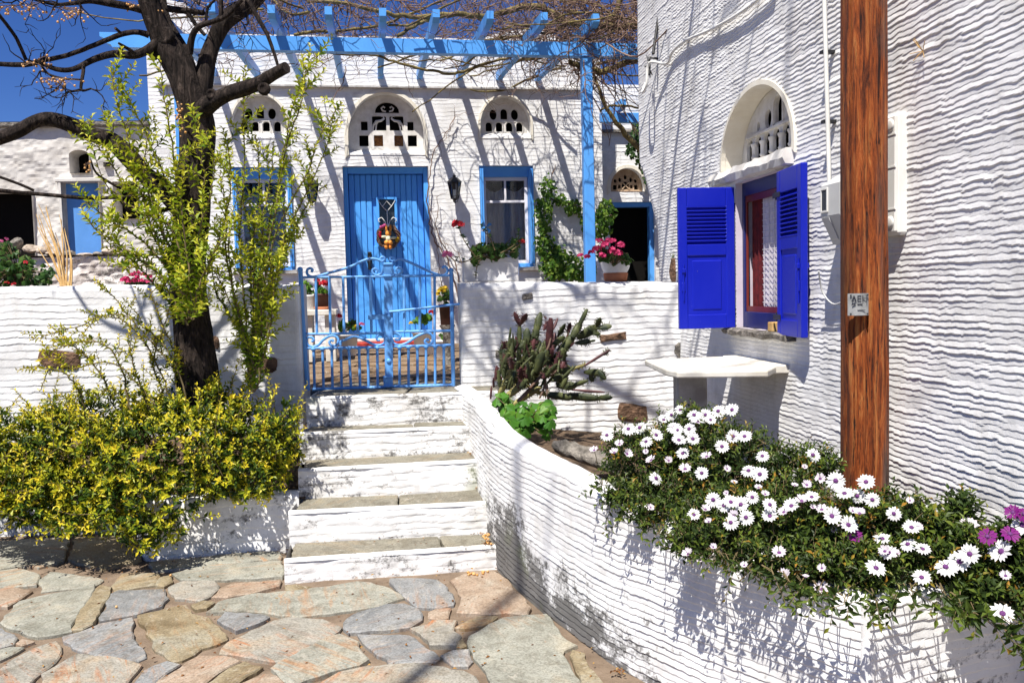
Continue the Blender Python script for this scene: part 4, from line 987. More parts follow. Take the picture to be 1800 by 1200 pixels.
# ------------------------------------------------------------------ old house at the left with its rubble wall
old = thing('old_house', 'old flaking farmhouse with a black doorway and a plain blue door at the far left', 'house', RF.o, RF.a)
RO = [('rect', -2.1, -1.13, 2.0, 3.19), ('rect', -.70, -.16, 1.9, 3.31), ('arch', -.415, .145, 3.44, 3.71, .075), ('rect', .05, .42, 2.75, 3.31), ('rect', -.07, .03, 3.53, 3.60)]
wall_surface('wall', M['plaster_old'], old, flat_base, -5.0, 2.0, 1.0, lambda s: 4.14 + .03 * vn(s * 2, s * 0, 5), .025, .022, ops=RO, disp=lumpy, world=False, amp=.022, seed=90)
m = MB()
for o in RO: reveal(m, op_outline(o, 12), -.05, .16 if o is RO[1] else .3)
m.build('reveals', M['plaster_old'], old)
m = MB(); m.box(-4.9, 1.9, .32, 1.5, 1.2, 4.0); m.build('dark_room', M['dark'], old)
m = MB(); m.box(-.70, -.16, .115, .15, 1.9, 3.31, 0, .004)
dr = m.build('door', M['old_blue'], old)
m = MB(); m.box(-.735, -.70, -.06, .10, 1.9, 3.35); m.box(-.78, -.1, -.07, .05, 3.312, 3.37, 0, .01); m.build('door_surround', M['plaster_old'], old)
m = MB(); rn = random.Random(8)
m.box(-5.0, 2.0, -.10, .5, 4.13, 4.20, 0, .015); m.build('cornice', M['stone_grey'], old)
m = MB(); m.add([(-5, -.1, 4.2), (2, -.1, 4.2), (2, 4, 4.3), (-5, 4, 4.3)], [(0, 1, 2, 3)]); m.add([(2.0, 0, 1), (2.0, 4, 1), (2.0, 4, 4.2), (2.0, 0, 4.2)], [(0, 1, 2, 3)]); m.build('flat_roof', M['plaster_old'], old)

rw = thing('rubble_wall', 'low crumbling rubble wall with loose stones on top below the old blue door', 'wall', RF.w(-.6, -.9, 1.0), RF.a)
def rw_base(S, Z):
    P = np.stack([S, np.zeros_like(S), Z - 1.0], -1); N = np.zeros_like(P); N[..., 1] = -1; return P, N
wall_surface('wall_face', mat_plaster('ruin_plaster', (0.66, 0.61, 0.57), (0.34, 0.29, 0.25), stain=.16, stain_lo=1.0, stain_hi=9.0, bs=.9), rw, rw_base, -4.4, 2.3, .7, lambda s: 2.16 + .05 * vn(s * 1.5, s * 0, 2), .03, .03, disp=lumpy, amp=.06, seed=95, world=False)
m = MB(); m.add([(-4.4, -.02, 1.18), (2.3, -.02, 1.18), (2.3, .95, 1.12), (-4.4, .95, 1.12)], [(0, 1, 2, 3)]); m.build('terrace_fill', M['soil'], rw)
def rock(name, c, r, mat, parent, seed):
    rn = random.Random(seed); bm = bmesh.new(); bmesh.ops.create_icosphere(bm, subdivisions=2, radius=1)
    ax = [Vector((rn.uniform(-1, 1), rn.uniform(-1, 1), rn.uniform(-1, 1))).normalized() for _ in range(7)]; dd = [rn.uniform(.55, .85) for _ in ax]
    for v in bm.verts:
        for a, d in zip(ax, dd):
            k = v.co.dot(a)
            if k > d: v.co -= a * (k - d)
        v.co = Vector((c[0] + v.co.x * r[0], c[1] + v.co.y * r[1], c[2] + v.co.z * r[2])) + Vector((rn.uniform(-1, 1), rn.uniform(-1, 1), rn.uniform(-1, 1))) * .04 * r[2]
    me = bpy.data.meshes.new(name); bm.to_mesh(me); bm.free(); me.materials.append(mat); return link(name, me, parent)
for i, (px, py, w, h) in enumerate([(28, 428, 28, 22), (20, 442, 34, 14), (55, 437, 34, 16), (74, 440, 26, 14), (118, 446, 30, 12), (148, 449, 34, 9), (190, 442, 26, 16), (205, 445, 22, 14), (172, 446, 22, 10), (8, 440, 18, 20), (90, 446, 24, 10), (228, 446, 26, 12)]):
    u, z = RF.uz(px, py, -.85); rock('stone', (u + .6, .08, z - 1.0), (w / 250, .10, h / 230), M['rubble'] if i % 4 else M['stone_grey'], rw, 400 + i)
def smooth_path(pts, k=5):
    P = [np.array(p, float) for p in pts]; out = []
    for i in range(len(P) - 1):
        p0 = P[max(i - 1, 0)]; p1 = P[i]; p2 = P[i + 1]; p3 = P[min(i + 2, len(P) - 1)]
        for q in range(k):
            t = q / k; out.append(0.5 * ((2 * p1) + (-p0 + p2) * t + (2 * p0 - 5 * p1 + 4 * p2 - p3) * t * t + (-p0 + 3 * p1 - 3 * p2 + p3) * t ** 3))
    out.append(P[-1]); return out
def lerp_list(vals, n):
    return list(np.interp(np.linspace(0, 1, n), np.linspace(0, 1, len(vals)), vals))

# ------------------------------------------------------------------ right-hand house: ridged flank with a rounded lower corner
FF = Frame((1.28, 6.5, 0), math.degrees(math.atan2(-1, RHK)))
rh = thing('corner_house', 'large white house on the right with coarse ridged plaster and cobalt shutters', 'house', FF.o, FF.a)
UC = -1.15
(wa, _), (wb, _) = FF.uz(1297, 450), FF.uz(1380, 450); WZ0, WZ1 = 1.275, 2.17
NI = ('arch', 1.42, 0.505, 2.262, 2.30, 0.40)
RHO = [('rect', wa, wb, WZ0, WZ1), NI]
def rh_base(S, Z):
    r = 0.14 + 0.62 * np.clip((2.62 - Z) / 0.62, 0, 1) ** 0.8
    q = (S - UC) / r; phi = np.clip((1 - q) / 2, 0, 1) * math.pi / 2
    x = np.where(q > 1, S, np.where(q < -1, UC, UC + r - r * np.sin(phi)))
    v = np.where(q > 1, 0, np.where(q < -1, UC - S, r - r * np.cos(phi)))
    v = v - 0.03 * np.clip((1.5 - Z) / 1.5, 0, 1)          # slight batter towards the ground
    P = np.stack([x, v, Z], -1); N = np.stack([-np.sin(phi), -np.cos(phi), np.zeros_like(S)], -1); return P, N
def rh_disp(S, Z, **k):
    a = ridge(S, Z, 0.0245, 0.0043, 0.95, 23, 0.14, 0.24)
    far = np.clip((0.4 - S) / 1.2, 0, 1)
    return a * (1 - .30 * far) + 0.022 * vn(S * .8, Z * .9, 44) + 0.006 * vn(S * 3.5, Z * 3.0, 45)
wall_surface('wall', M['plaster'], rh, rh_base, -2.4, 5.2, 0.20, lambda s: np.interp(s, [-.8, 1.2], [5.0, 3.95]), 0.020, 0.0042, ops=RHO, disp=rh_disp, world=False)
m = MB(); m.add([(-1.1, .02, 4.95), (-.8, .02, 4.97), (1.2, .02, 3.93), (5.2, .02, 3.93), (5.2, 4, 3.93), (1.2, 4, 3.93), (-.8, 4, 4.97), (-1.1, 4, 4.95)], [(0, 1, 6, 7), (1, 2, 5, 6), (2, 3, 4, 5)]); m.add([(5.2, 0, .2), (5.2, 4, .2), (5.2, 4, 3.94), (5.2, 0, 3.94)], [(0, 1, 2, 3)]); m.build('flat_roof', M['plaster'], rh)
m = MB(); reveal(m, op_outline(NI, 30), -.012, .19); m.build('niche_reveal', M['trim'], rh)
m = MB(); band(m, NI, -.003, .030, -.018, .012); m.build('niche_edge', M['trim'], rh)
m = MB(); reveal(m, op_outline(RHO[0]), -.012, .26); m.build('window_reveal', M['lilac_shade'], rh)
m = MB(); m.add([(u, .30, z) for u, z in op_outline(NI, 24, .03)], [tuple(range(27))]); m.box(wa - .3, wb + .5, .5, 1.4, 1.0, 2.4); m.box(.4, 2.5, .26, 1.3, 2.42, 3.0); m.build('dark_room', M['dark'], rh)
# carved transom in the niche
G0 = .125; m = MB(); H = []
for i in range(7): H.append(('arch', 1.045 + .128 * i, .046, 2.315, 2.415, .046))
for i, (du, kind) in enumerate([(-.13, 'e'), (.02, 'a'), (.17, 'e')]):
    H.append(('ell', 1.45 + du, 2.535, .046, .056) if kind == 'e' else ('arch', 1.45 + du, .052, 2.49, 2.585, .055))
H += [('ell', 1.45 - .27, 2.515, .022, .03), ('ell', 1.45 + .31, 2.515, .022, .03)]
pierced(m, ('arch', 1.42, .50, 2.264, 2.30, .395), H, G0, .022, .0115)
m.box(1.0, 1.86, G0 - .012, G0 + .01, 2.462, 2.476)
for i in range(6): m.lathe([(.020, 0), (.024, .012), (.018, .02), (.018, .07), (.026, .085), (.026, .095)], (1.109 + .128 * i, G0 + .006, 2.325), 10)
for h in H[7:10]:
    if h[0] == 'arch': band(m, h, .004, .016, G0 - .010, G0 + .002)
m.build('transom_grille', M['grille'], rh)
# stone lintel, rough
rn = random.Random(3); m = MB(); n = 22; V = []
for i in range(n + 1):
    u = .80 + (1.925 - .80) * i / n; k = .5 + .5 * (i / n); t0, t1 = 2.185 - .012 * i / n, 2.262 + .004 * math.sin(i)
    j = lambda a=.006: rn.uniform(-a, a)
    V += [(u, .06, t0 + j()), (u, -.052 + j(), t0 + .006 + j()), (u, -.066 + j(), (t0 + t1) / 2 + j()), (u, -.05 + j(), t1 + j()), (u, .16, t1 + .004)]
m.add(V, [(5 * i + q, 5 * i + q + 1, 5 * i + q + 6, 5 * i + q + 5) for i in range(n) for q in range(4)] + [(0, 1, 2, 3, 4), (5 * n + 4, 5 * n + 3, 5 * n + 2, 5 * n + 1, 5 * n)])
m.build('lintel', M['grille'], rh)
# window: navy outer frame, red-brown sash, net curtain
m = MB(); fw = .055
for q in ((wa, wa + .03, WZ0, WZ1), (wb - fw, wb, WZ0, WZ1)): m.box(q[0], q[1], .030, .048, q[2], q[3], 0, .003)
m.box(wa + .03, wb - fw, .030, .048, WZ1 - .08, WZ1, 0, .003); m.box(wa + .03, wb - fw, .030, .048, WZ0, WZ0 + .10, 0, .003); win = m.build('window', M['navy'], rh)
m = MB(); a, b, c, d = wa + .03, wb - fw, WZ0 + .10, WZ1 - .08
for q in ((a, a + .014, c, d), (b - .04, b, c, d), ): m.box(q[0], q[1], .040, .054, q[2], q[3], 0, .002)
m.box(a + .014, b - .04, .041, .053, c, c + .035); m.box(a + .014, b - .04, .041, .053, d - .04, d); m.build('sash', M['red_wood'], win)
m = MB(); m.box(a + .010, b - .035, .092, .0945, c + .03, d - .03); m.build('pane', M['glass'], win)
uC = FF.uz(1341, 450, .066)[0]; m = MB(); n = 40; V = []
for i in range(n + 1):
    u = uC + (b - .02 - uC) * i / n; V += [(u, .068 + .003 * math.sin(i * 1.0), d - .03), (u, .068 + .003 * math.sin(i * 1.0 + .3), c + .03)]
m.add(V, [(2 * i, 2 * i + 1, 2 * i + 3, 2 * i + 2) for i in range(n)], 0, True); m.build('net_curtain', M['netting'], win)
m = MB()
for r in range(18):
    z = c + .06 + r * (d - c - .12) / 17; m.tube([(uC + .004, .062, z), (b - .035, .062, z + .003 * math.sin(r))], .0016, 4)
for k in range(4): m.tube([(uC + .03 + k * .07, .062, c + .03), (uC + .03 + k * .07, .062, d - .05)], .0016, 4)
m.build('curtain_netting', M['petal_white'], win)
m = MB(); V = []
for i in range(13):
    u = a + .02 + (uC - a - .02) * i / 12; V += [(u, .075 + .005 * math.sin(i * 1.6), d - .03), (u, .075 + .005 * math.sin(i * 1.6), c + .03)]
m.add(V, [(2 * i, 2 * i + 1, 2 * i + 3, 2 * i + 2) for i in range(12)], 0, True); m.build('red_curtain', mat_noise('dark_red_cloth', (.07, .006, .008), (.15, .014, .014), 30, .9, .3), win)
# rough slate sill and the ledge of plaster below
m = MB(); rn = random.Random(6); n = 18; V = []
for i in range(n + 1):
    u = wa - .10 + (wb - wa + .24) * i / n; j = lambda: rn.uniform(-.008, .008)
    V += [(u, .12, WZ0 - .035), (u, -.07 + j(), WZ0 - .04 + j()), (u, -.075 + j(), WZ0 - .012 + j()), (u, -.05, WZ0 + j() * .5), (u, .12, WZ0 + .004)]
m.add(V, [(5 * i + q, 5 * i + q + 1, 5 * i + q + 6, 5 * i + q + 5) for i in range(n) for q in range(4)] + [(0, 1, 2, 3, 4), (5 * n + 4, 5 * n + 3, 5 * n + 2, 5 * n + 1, 5 * n)]); m.build('sill', M['stone_grey'], rh)
m = MB(); m.box(wb - .12, wb - .06, -.05, .02, WZ0 + .002, WZ0 + .055, 0, .004); m.build('shutter_wedge', M['straw'], rh)

def shutter(loc, rz, w, h, label, flip):
    """cobalt panel shutter: x along its width, y its thickness"""
    e = bpy.data.objects.new('shutter', None); COL.objects.link(e); e.parent = rh; e.location = loc; e.rotation_euler = (0, 0, rz); e['label'] = label
    t = .036; s = .055; m = MB(); l0, l1 = h * .60, h * .865; p0, p1 = h * .10, h * .52
    m.box(0, s, -t / 2, t / 2, 0, h, 0, .004); m.box(w - s, w, -t / 2, t / 2, 0, h, 0, .004)
    for a, b in ((0, p0), (p1, l0), (l1, h)): m.box(s, w - s, -t / 2, t / 2, a, b, 0, .003)
    m.build('frame', M['cobalt'], e)
    m = MB(); m.box(s - .004, w - s + .004, -.010, .010, p0 - .004, p1 + .004); m.box(s + .03, w - s - .03, -.015, .015, p0 + .03, p1 - .03, 0, .005); m.build('panel', M['cobalt'], e)
    n = 10; sl = None
    for i in range(n):
        if sl is None:
            m = MB(); m.prism([(-.020, -.014), (-.015, -.018), (.020, .010), (.015, .014)], s - .003, w - s + .003, 'x'); sl = m.build('slat', M['cobalt'], e); o = sl
        else: o = sl.copy(); COL.objects.link(o); o.parent = e
        o.location = (0, 0, l0 + (l1 - l0) * (i + .5) / n)
    m = MB()
    x = w - .028 if not flip else w - .03
    for sy in (-1, 1):
        m.tube([(x, sy * .022, .20 * h), (x, sy * .022, .46 * h)], .005, 5); m.box(x - .012, x + .012, sy * .018 - .006, sy * .018 + .006, .27 * h, .33 * h, 0, .002); m.box(x - .010, x + .010, sy * .024 - .008, sy * .024 + .008, .40 * h, .43 * h, 0, .002)
    m.build('espagnolette', M['cobalt'], e)
    for z in (.11 * h, .86 * h):
        m = MB(); m.box(-.05, .06, -.024, -.018, z - .014, z + .014, 0, .002); m.lathe([(.009, -.025), (.009, .025)], (-.012, -.012, z), 8); m.build('hinge', M['iron'], e)
    return e
# free edge, computed from where the photograph shows it
pL = FF.w(wa - .012, -.02, 0); fl = at_y(1192, 450, 5.345)
dL = np.array([fl[0] - pL[0], fl[1] - pL[1]]); wL = float(np.linalg.norm(dL)); aL = math.atan2(dL[1], dL[0]) - FF.a
shutter((wa - .012, -.02, WZ0 + .0), aL, wL, WZ1 - WZ0 - .02, 'cobalt shutter swung square to the wall', False)
aR = math.radians(-5.5)
shutter((wb + .012, -.035, WZ0 - .01), aR, wL, WZ1 - WZ0 - .01, 'cobalt shutter folded back almost flat on the wall', True)

# ------------------------------------------------------------------ utility pole with its number plate
pole = thing('utility_pole', 'weathered orange-brown wooden utility pole standing among the white daisies', 'utility pole', (1.49, 3.60, 0.40))
rn = random.Random(12); n = 72; Z = np.linspace(0, 5.6, 170); V = []
CR = [(-1.9, .3, 1.9, .018), (-1.2, 1.4, 3.1, .016), (-2.5, .9, 2.6, .014), (-.7, 0, 1.3, .014), (-1.55, 1.9, 3.6, .014), (-2.2, 2.2, 3.4, .012), (-1.0, .6, 1.5, .010), (-2.8, .2, 1.6, .012), (-.35, 1.2, 2.8, .012)]
def crack(a, z):
    q = 0.0
    for c, z0, z1, d in CR:
        if z0 < z < z1:
            da = ((a - c - .05 * math.sin(z * 3.1 + c) + math.pi) % (2 * math.pi)) - math.pi; q += d * math.exp(-(da / .045) ** 2) * min(1, (z - z0) * 5, (z1 - z) * 5)
    return q
rad = lambda a, z: (.0955 - .0030 * z) * (1 + .022 * float(vn(np.array(a * 2.4), np.array(z * .35), 61)) * 2.6 + .028 * float(vn(np.array(a * 9), np.array(z * .9), 62)) * 1.6 + .05 * float(vn(np.array(a * 1.1), np.array(z * 2.4), 64)) + .020 * float(vn(np.array(a * 22), np.array(z * 1.6), 63)))
for z in Z:
    cx = -.010 * (z - 1.2) * .35
    for k in range(n):
        a = 2 * math.pi * k / n; aa = abs(a - math.pi); r = rad(a, z) - crack(a, z); V.append((cx + r * math.cos(a), r * math.sin(a), z))
m = MB(); m.add(V, [(i * n + k, i * n + (k + 1) % n, (i + 1) * n + (k + 1) % n, (i + 1) * n + k) for i in range(len(Z) - 1) for k in range(n)], 0, True)
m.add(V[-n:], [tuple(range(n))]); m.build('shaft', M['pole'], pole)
pc = at_y(1510, 535, 3.486); m = MB(); w_, h_ = .042, .045; V = []
for i in range(9):
    t = -1 + 2 * i / 8; ang = t * .42; V += [(pc[0] - 1.49 + .0 + w_ * t, pc[1] - 3.6 + .012 * t * t - .004, pc[2] - .40 - h_), (pc[0] - 1.49 + w_ * t, pc[1] - 3.6 + .012 * t * t - .004, pc[2] - .40 + h_)]
nV = len(V); V2 = [(x, y + .004, z) for x, y, z in V]
m.add(V + V2, [(2 * i, 2 * i + 1, 2 * i + 3, 2 * i + 2) for i in range(8)] + [(nV + 2 * i, nV + 2 * i + 2, nV + 2 * i + 3, nV + 2 * i + 1) for i in range(8)] + [(2 * i + s, 2 * i + 2 + s, nV + 2 * i + 2 + s, nV + 2 * i + s) for i in range(8) for s in (0, 1)])
plate = m.build('number_plate', M['metal_plate'], pole)
def text_mesh(body, size, mat, parent, loc, rot, name, depth=.0008):
    c = bpy.data.curves.new(name, 'FONT'); c.body = body; c.size = size; c.extrude = depth; c.align_x = 'CENTER'; c.align_y = 'CENTER'
    o = bpy.data.objects.new(name, c); COL.objects.link(o)
    dg = bpy.context.evaluated_depsgraph_get(); me = bpy.data.meshes.new_from_object(o.evaluated_get(dg)); bpy.data.objects.remove(o)
    me.materials.clear(); me.materials.append(mat); o = link(name, me, parent); o.location = loc; o.rotation_euler = rot; return o
px_, py_, pz_ = pc[0] - 1.49, pc[1] - 3.6 - .0055, pc[2] - .40
text_mesh('ΔΕΗ', .034, M['ink'], plate, (px_, py_, pz_ + .022), (math.pi / 2, 0, 0), 'plate_lettering')
m = MB(); m.box(px_ - .030, px_ - .016, py_ - .001, py_ + .002, pz_ - .001, pz_ + .003); m.box(px_ - .008, px_ + .012, py_ - .001, py_ + .002, pz_ - .001, pz_ + .003); m.box(px_ - .008, px_ + .024, py_ - .001, py_ + .002, pz_ - .024, pz_ - .022); m.build('plate_rule', M['ink'], plate)
m = MB()
for sx in (-.034, .034):
    for sz in (-.038, .038): m.ball((px_ + sx, py_ + .004, pz_ + sz), .004, 0, 6)
m.build('plate_nails', M['iron'], plate)

# ------------------------------------------------------------------ boxes, conduit and cables on the ridged wall
def on_ff(u, v, z): return FF.w(u, v, z)
bx = thing('meter_box', 'tall white plastic meter cabinet on the wall half behind the wooden pole', 'meter box', on_ff(2.72, 0, 1.73), FF.a)
D = .035
(u0, z1), (u1, _) = FF.uz(1479, 232, -D), FF.uz(1581, 232, -D); (_, z0) = FF.uz(1586, 412, -D)
c0 = 2.72
m = MB(); m.box(u0 - c0, u1 - c0, -D, .012, z0 - 1.73, z1 - 1.73, 0, .012); m.build('cabinet', M['plastic'], bx)
m = MB(); m.box(u0 - c0 + .008, u1 - c0 - .008, -D - .012, -D + .004, z0 - 1.73 + .01, z1 - 1.73 - .01, 0, .008)
for zz in (z0 - 1.73 + .11, (z0 + z1) / 2 - 1.73 + .03, z1 - 1.73 - .09): m.box(u0 - c0 + .008, u1 - c0 - .009, -D - .0145, -D - .010, zz - .003, zz + .003)
m.build('lid', M['plastic'], bx)
for zz in (z0 - 1.73 + .055, z1 - 1.73 - .05):
    for uu in (u0 - c0 + .045, u1 - c0 - .045):
        m = MB(); m.lathe([(.026, 0), (.026, .005), (.018, .008), (.001, .008)], n=14); m.v = [(uu + x, -D - .011 - z, zz + y) for x, y, z in m.v]; m.build('screw_cap', M['plastic'], bx)
mt = thing('electricity_meter', 'small grey meter box with a dark display between shutter and pole', 'meter', on_ff(2.33, 0, 1.68), FF.a)
mc = 2.33; dM = .15
def mp(px, py, v): u, z = FF.uz(px, py, v); return u - mc, z - 1.68
tl = mp(1443, 328, -dM); bl = mp(1456, 418, -dM); 
m = MB(); hh = tl[1]; lo = bl[1]
m.prism([(0.01, hh + .05), (-.07, hh + .05), (-dM, hh), (-dM, hh - .14), (-.09, lo - .03), (0.01, lo - .03)], tl[0], tl[0] + .17, 'x'); m.build('meter_housing', M['plastic_grey'], mt)
m = MB(); m.box(tl[0] + .012, tl[0] + .060, -dM - .003, -dM + .004, hh - .115, hh - .02, 0, .002); m.build('display_window', M['display'], mt)
m = MB()
for q in ((tl[0] + .004, tl[0] + .012), (tl[0] + .060, tl[0] + .068)): m.box(q[0], q[1], -dM - .006, -dM + .004, hh - .123, hh - .012, 0, .001)
m.box(tl[0] + .012, tl[0] + .060, -dM - .006, -dM + .004, hh - .123, hh - .115); m.box(tl[0] + .012, tl[0] + .060, -dM - .006, -dM + .004, hh - .02, hh - .012); m.build('display_bezel', M['plastic'], mt)
m = MB(); m.prism([(-dM + .004, hh - .15), (-.100, lo - .005), (-.094, lo - .008), (-dM + .012, hh - .15)], tl[0] + .01, tl[0] + .075, 'x'); m.v = [(x, y - .006, z) for x, y, z in m.v]; m.build('terminal_cover', M['plastic_grey'], mt)
def cable(name, label, cat, pts, r, mat, n=7, k=6, world_pts=True, group=None):
    P = smooth_path(pts, k); t = thing(name, label, cat, P[0]); MB().tube(P, r, n).build('strand', mat, t, world=True); return t
m = None
cd = thing('conduit', 'thin white conduit pipe running down the ridged wall into the grey meter', 'conduit', on_ff(2.29, -.055, 2.0), FF.a)
pa, pb = FF.uz(1449, 0, -.055), FF.uz(1458, 312, -.055)
m = MB(); du = (pa[0] - pb[0]) / (pa[1] - pb[1]); m.tube([(pb[0] - 2.29, 0, pb[1] - 2.04), (pb[0] - 2.29 + du * 1.2, 0, pb[1] - 2.0 + 1.2), (pb[0] - 2.29 + du * 2.6, 0, pb[1] - 2.0 + 2.6)], .0105, 10); m.build('pipe', M['plastic'], cd)
for py in (92, 214):
    q = FF.uz(1452 + py * .02, py, -.035); m = MB(); m.box(q[0] - 2.29 - .016, q[0] - 2.29 + .018, -.013, .055, q[1] - 2.0 - .008, q[1] - 2.0 + .008, 0, .003); m.build('clip', M['iron'], cd)
cable('service_cable', 'white cable sagging in a loop and climbing across the top of the ridged wall', 'cable', [on_ff(*x) for x in [(-.60, -.06, 3.20), (-.55, -.10, 3.13), (-.48, -.12, 3.10), (-.38, -.12, 3.13), (-.36, -.10, 3.30)] + [(lambda q: (q[0], -.03, q[1]))(FF.uz(a, b, -.03)) for a, b in ((1172, 112), (1182, 92), (1205, 72), (1250, 52), (1290, 30), (1330, 2), (1360, -30))]], .011, M['plastic'])
an = thing('wall_anchor', 'black cable anchor with a frayed knot near the far corner of the ridged wall', 'anchor', on_ff(-.52, -.04, 3.3), FF.a)
m = MB(); rn = random.Random(9); q = FF.uz(1144, 115, -.06); q = (q[0] + .52, q[1] - 3.3)
m.tube([(q[0], .06, q[1] + .05), (q[0], -.03, q[1] + .06), (q[0], -.03, q[1] - .02)], .010, 6)
for i in range(14): m.tube([(q[0] + rn.uniform(-.01, .01), -.03, q[1] + rn.uniform(-.05, .06)), (q[0] + rn.uniform(-.05, .05), -.03 + rn.uniform(-.03, .02), q[1] + rn.uniform(-.09, .09))], .005, 4)
m.build('knot', M['iron'], an)
a0 = FF.uz(1148, 95, -.07)
cable('overhead_cable', 'black overhead cable rising from the anchor on the ridged wall', 'cable', [on_ff(a0[0], -.07, a0[1]), at_y(1162, 0, 6.95), at_y(1172, -60, 6.6), (0.4, 2.0, 8.6), (-2.6, -1.6, 10.6)], .012, M['cable_black'])
cable('loose_wire', 'thin grey wire drooping from the meter behind the pole', 'wire', [on_ff(*x) for x in ((2.36, -.09, 1.60), (2.34, -.06, 1.50), (2.42, -.04, 1.44), (2.56, -.04, 1.50), (2.64, -.03, 1.68))], .004, M['plastic_grey'], k=5)
qn = FF.uz(1623, 90, -.01); rn = random.Random(2)
tw = thing('straw_tuft', 'tiny tuft of straw stuck in the ridged wall right of the pole', 'tuft', on_ff(qn[0], -.012, qn[1]), FF.a)
m = MB()
for i in range(9): m.tube([(0, 0, 0), (rn.uniform(-.05, .03), -.02 + rn.uniform(-.02, .01), rn.uniform(-.04, .09))], .0016, 4)
m.build('straws', M['straw'], tw)

# ------------------------------------------------------------------ marble table against the wall under the window
tb = thing('marble_table', 'white marble slab on a grey stone leg under the cobalt shutters', 'table', (1.17, 5.10, .66))
ZT = 1.095
pts = [(1133, 632), (1170, 649), (1190, 653), (1350, 651), (1372, 640), (1352, 627), (1302, 625), (1220, 628)]
P = [at_z(a, b, ZT)[:2] for a, b in pts]
m = MB(); m.prism([(x - 1.17, y - 5.10) for x, y in P], ZT - .036 - .66, ZT - .66, 'z')
bmx = m.build('slab', M['marble'], tb); bv = bmx.modifiers.new('bevel', 'BEVEL'); bv.width = .008; bv.segments = 2
l0, l1 = at_y(1190, 655, 5.0), at_y(1243, 655, 5.0)
m = MB(); m.box(l0[0] - 1.17, l1[0] - 1.17, -.10, .03, -.1, ZT - .036 - .66, 0, .008); m.build('leg', M['marble_grey'], tb)
sl = thing('marble_ledge', 'short marble ledge on the wall beside the table, catching the sun', 'ledge', on_ff(1.55, -.05, 1.09), FF.a)
m = MB(); m.box(-.40, .32, -.06, .07, -.035, .012, 0, .006); m.build('slab', M['marble'], sl)

# ------------------------------------------------------------------ blue wrought-iron gate
gate = thing('iron_gate', 'light blue wrought iron double gate with scrolls at the top of the steps', 'gate', GF.w(0, .07, .83), GF.a)
def gp(px, py, v=.07, dy=0.0):
    u, z = GF.uz(px, py, v); return (u, dy, z - .83)
def g4(x, y): return (480 + x / 4.0, 420 + y / 4.0)
def g5(x, y): return (520 + x / 5.4545, 480 + y / 5.4545)
m = MB()
m.tube([gp(528, 476), gp(532, 560), gp(541, 686)], .017, 8); m.ball(gp(527.5, 474), .022, 0, 8)
m.tube([gp(793, 476), gp(795, 580), gp(797, 680)], .015, 8); m.ball(gp(793, 475), .02, 0, 8)
m.build('post', M['gate_blue'], gate)
for nm, a, b, r in (('rail', (529, 487.5), (676, 486), .009), ('rail', (690, 485.5), (795, 484), .009), ('rail', (536, 587), (676, 585), .010), ('rail', (690, 583), (797, 581), .010),
                    ('rail', (537, 612), (676, 610), .010), ('rail', (690, 609), (798, 606), .010), ('rail', (549, 684), (678, 680.5), .013), ('rail', (690, 679.5), (798, 676.5), .013)):
    m = MB(); m.tube([gp(*a), gp(*b)], r, 7); m.build(nm, M['gate_blue'], gate)
for a, b in (((555, 487), (557, 586)), ((579, 487), (581, 586)), ((603, 487), (605, 586)), ((627, 486), (629, 585)), ((651, 486), (653, 585)), ((710, 486), (711, 583)), ((738, 485), (738, 583)), ((764, 485), (764, 606))):
    m = MB(); m.tube([gp(*a), gp(*b)], .0105, 7); m.build('bar', M['gate_blue'], gate)
for xt, xb in zip((551, 567, 583, 599, 613, 631, 646.5, 663, 702.4, 718, 733.6, 749, 765, 780), (553, 568.6, 584.5, 600.7, 617, 633, 648, 664, 702.4, 718.4, 734, 749, 765, 780.7)):
    yt = 612 - (xt - 537) * .02; yb = 683 - (xb - 549) * .026
    m = MB(); m.tube([gp(xt, yt), gp(xb, yb)], .0105, 7); m.ball(gp(xt, yt + 1.5, dy=-.003), .0195, 0, 8, (1, .9, .9)); m.build('baluster', M['gate_blue'], gate)
SCROLLS = [
 [g4(*p) for p in ((268,232),(278,218),(262,206),(242,215),(238,240),(258,262),(300,265),(370,245),(480,215),(560,188),(620,158),(690,138),(740,146),(766,158))],
 [g4(*p) for p in ((766,158),(784,148),(782,130),(764,127),(753,140),(762,152))],
 [g4(*p) for p in ((781,195),(766,238),(730,256),(702,240),(700,218),(720,208),(734,222),(726,236))],
 [g4(*p) for p in ((1190,206),(1204,192),(1222,204),(1226,232),(1204,254),(1164,252),(1090,225),(1010,186),(930,152),(885,140),(852,154))],
 [g4(*p) for p in ((842,158),(824,148),(826,130),(844,127),(856,138),(848,152))],
 [g4(*p) for p in ((832,195),(850,240),(882,250),(906,228),(898,205),(874,203),(866,218),(878,226))],
 [g5(*p) for p in ((150,655),(172,640),(155,618),(120,615),(98,645),(118,690),(165,705),(220,685),(262,640),(330,600),(388,608),(408,648),(384,690),(340,692),(322,662),(345,640),(362,656))],
 [g5(*p) for p in ((430,690),(432,655),(470,640),(560,605),(660,640),(740,680),(800,690),(850,668),(858,632),(836,600),(800,590),(775,615),(785,640),(806,640))],
 [g5(*p) for p in ((925,632),(938,672),(1000,690),(1080,660),(1160,605),(1250,570),(1300,590),(1312,640),(1290,680),(1255,680),(1238,650),(1262,632),(1272,650))],
 [g5(*p) for p in ((928,584),(960,575),(1002,598),(992,634),(964,642),(955,625))]]
for i, s in enumerate(SCROLLS):
    m = MB(); P = smooth_path([gp(*p) for p in s], 4)
    m.tube(P, .0100 if i not in (1, 4) else .009, 7); m.build('scroll', M['gate_blue'], gate)
m = MB(); a = gp(676, 487); b = gp(690, 680)
V = [gp(675, 488), gp(690, 487), gp(677, 662), gp(691, 661)]
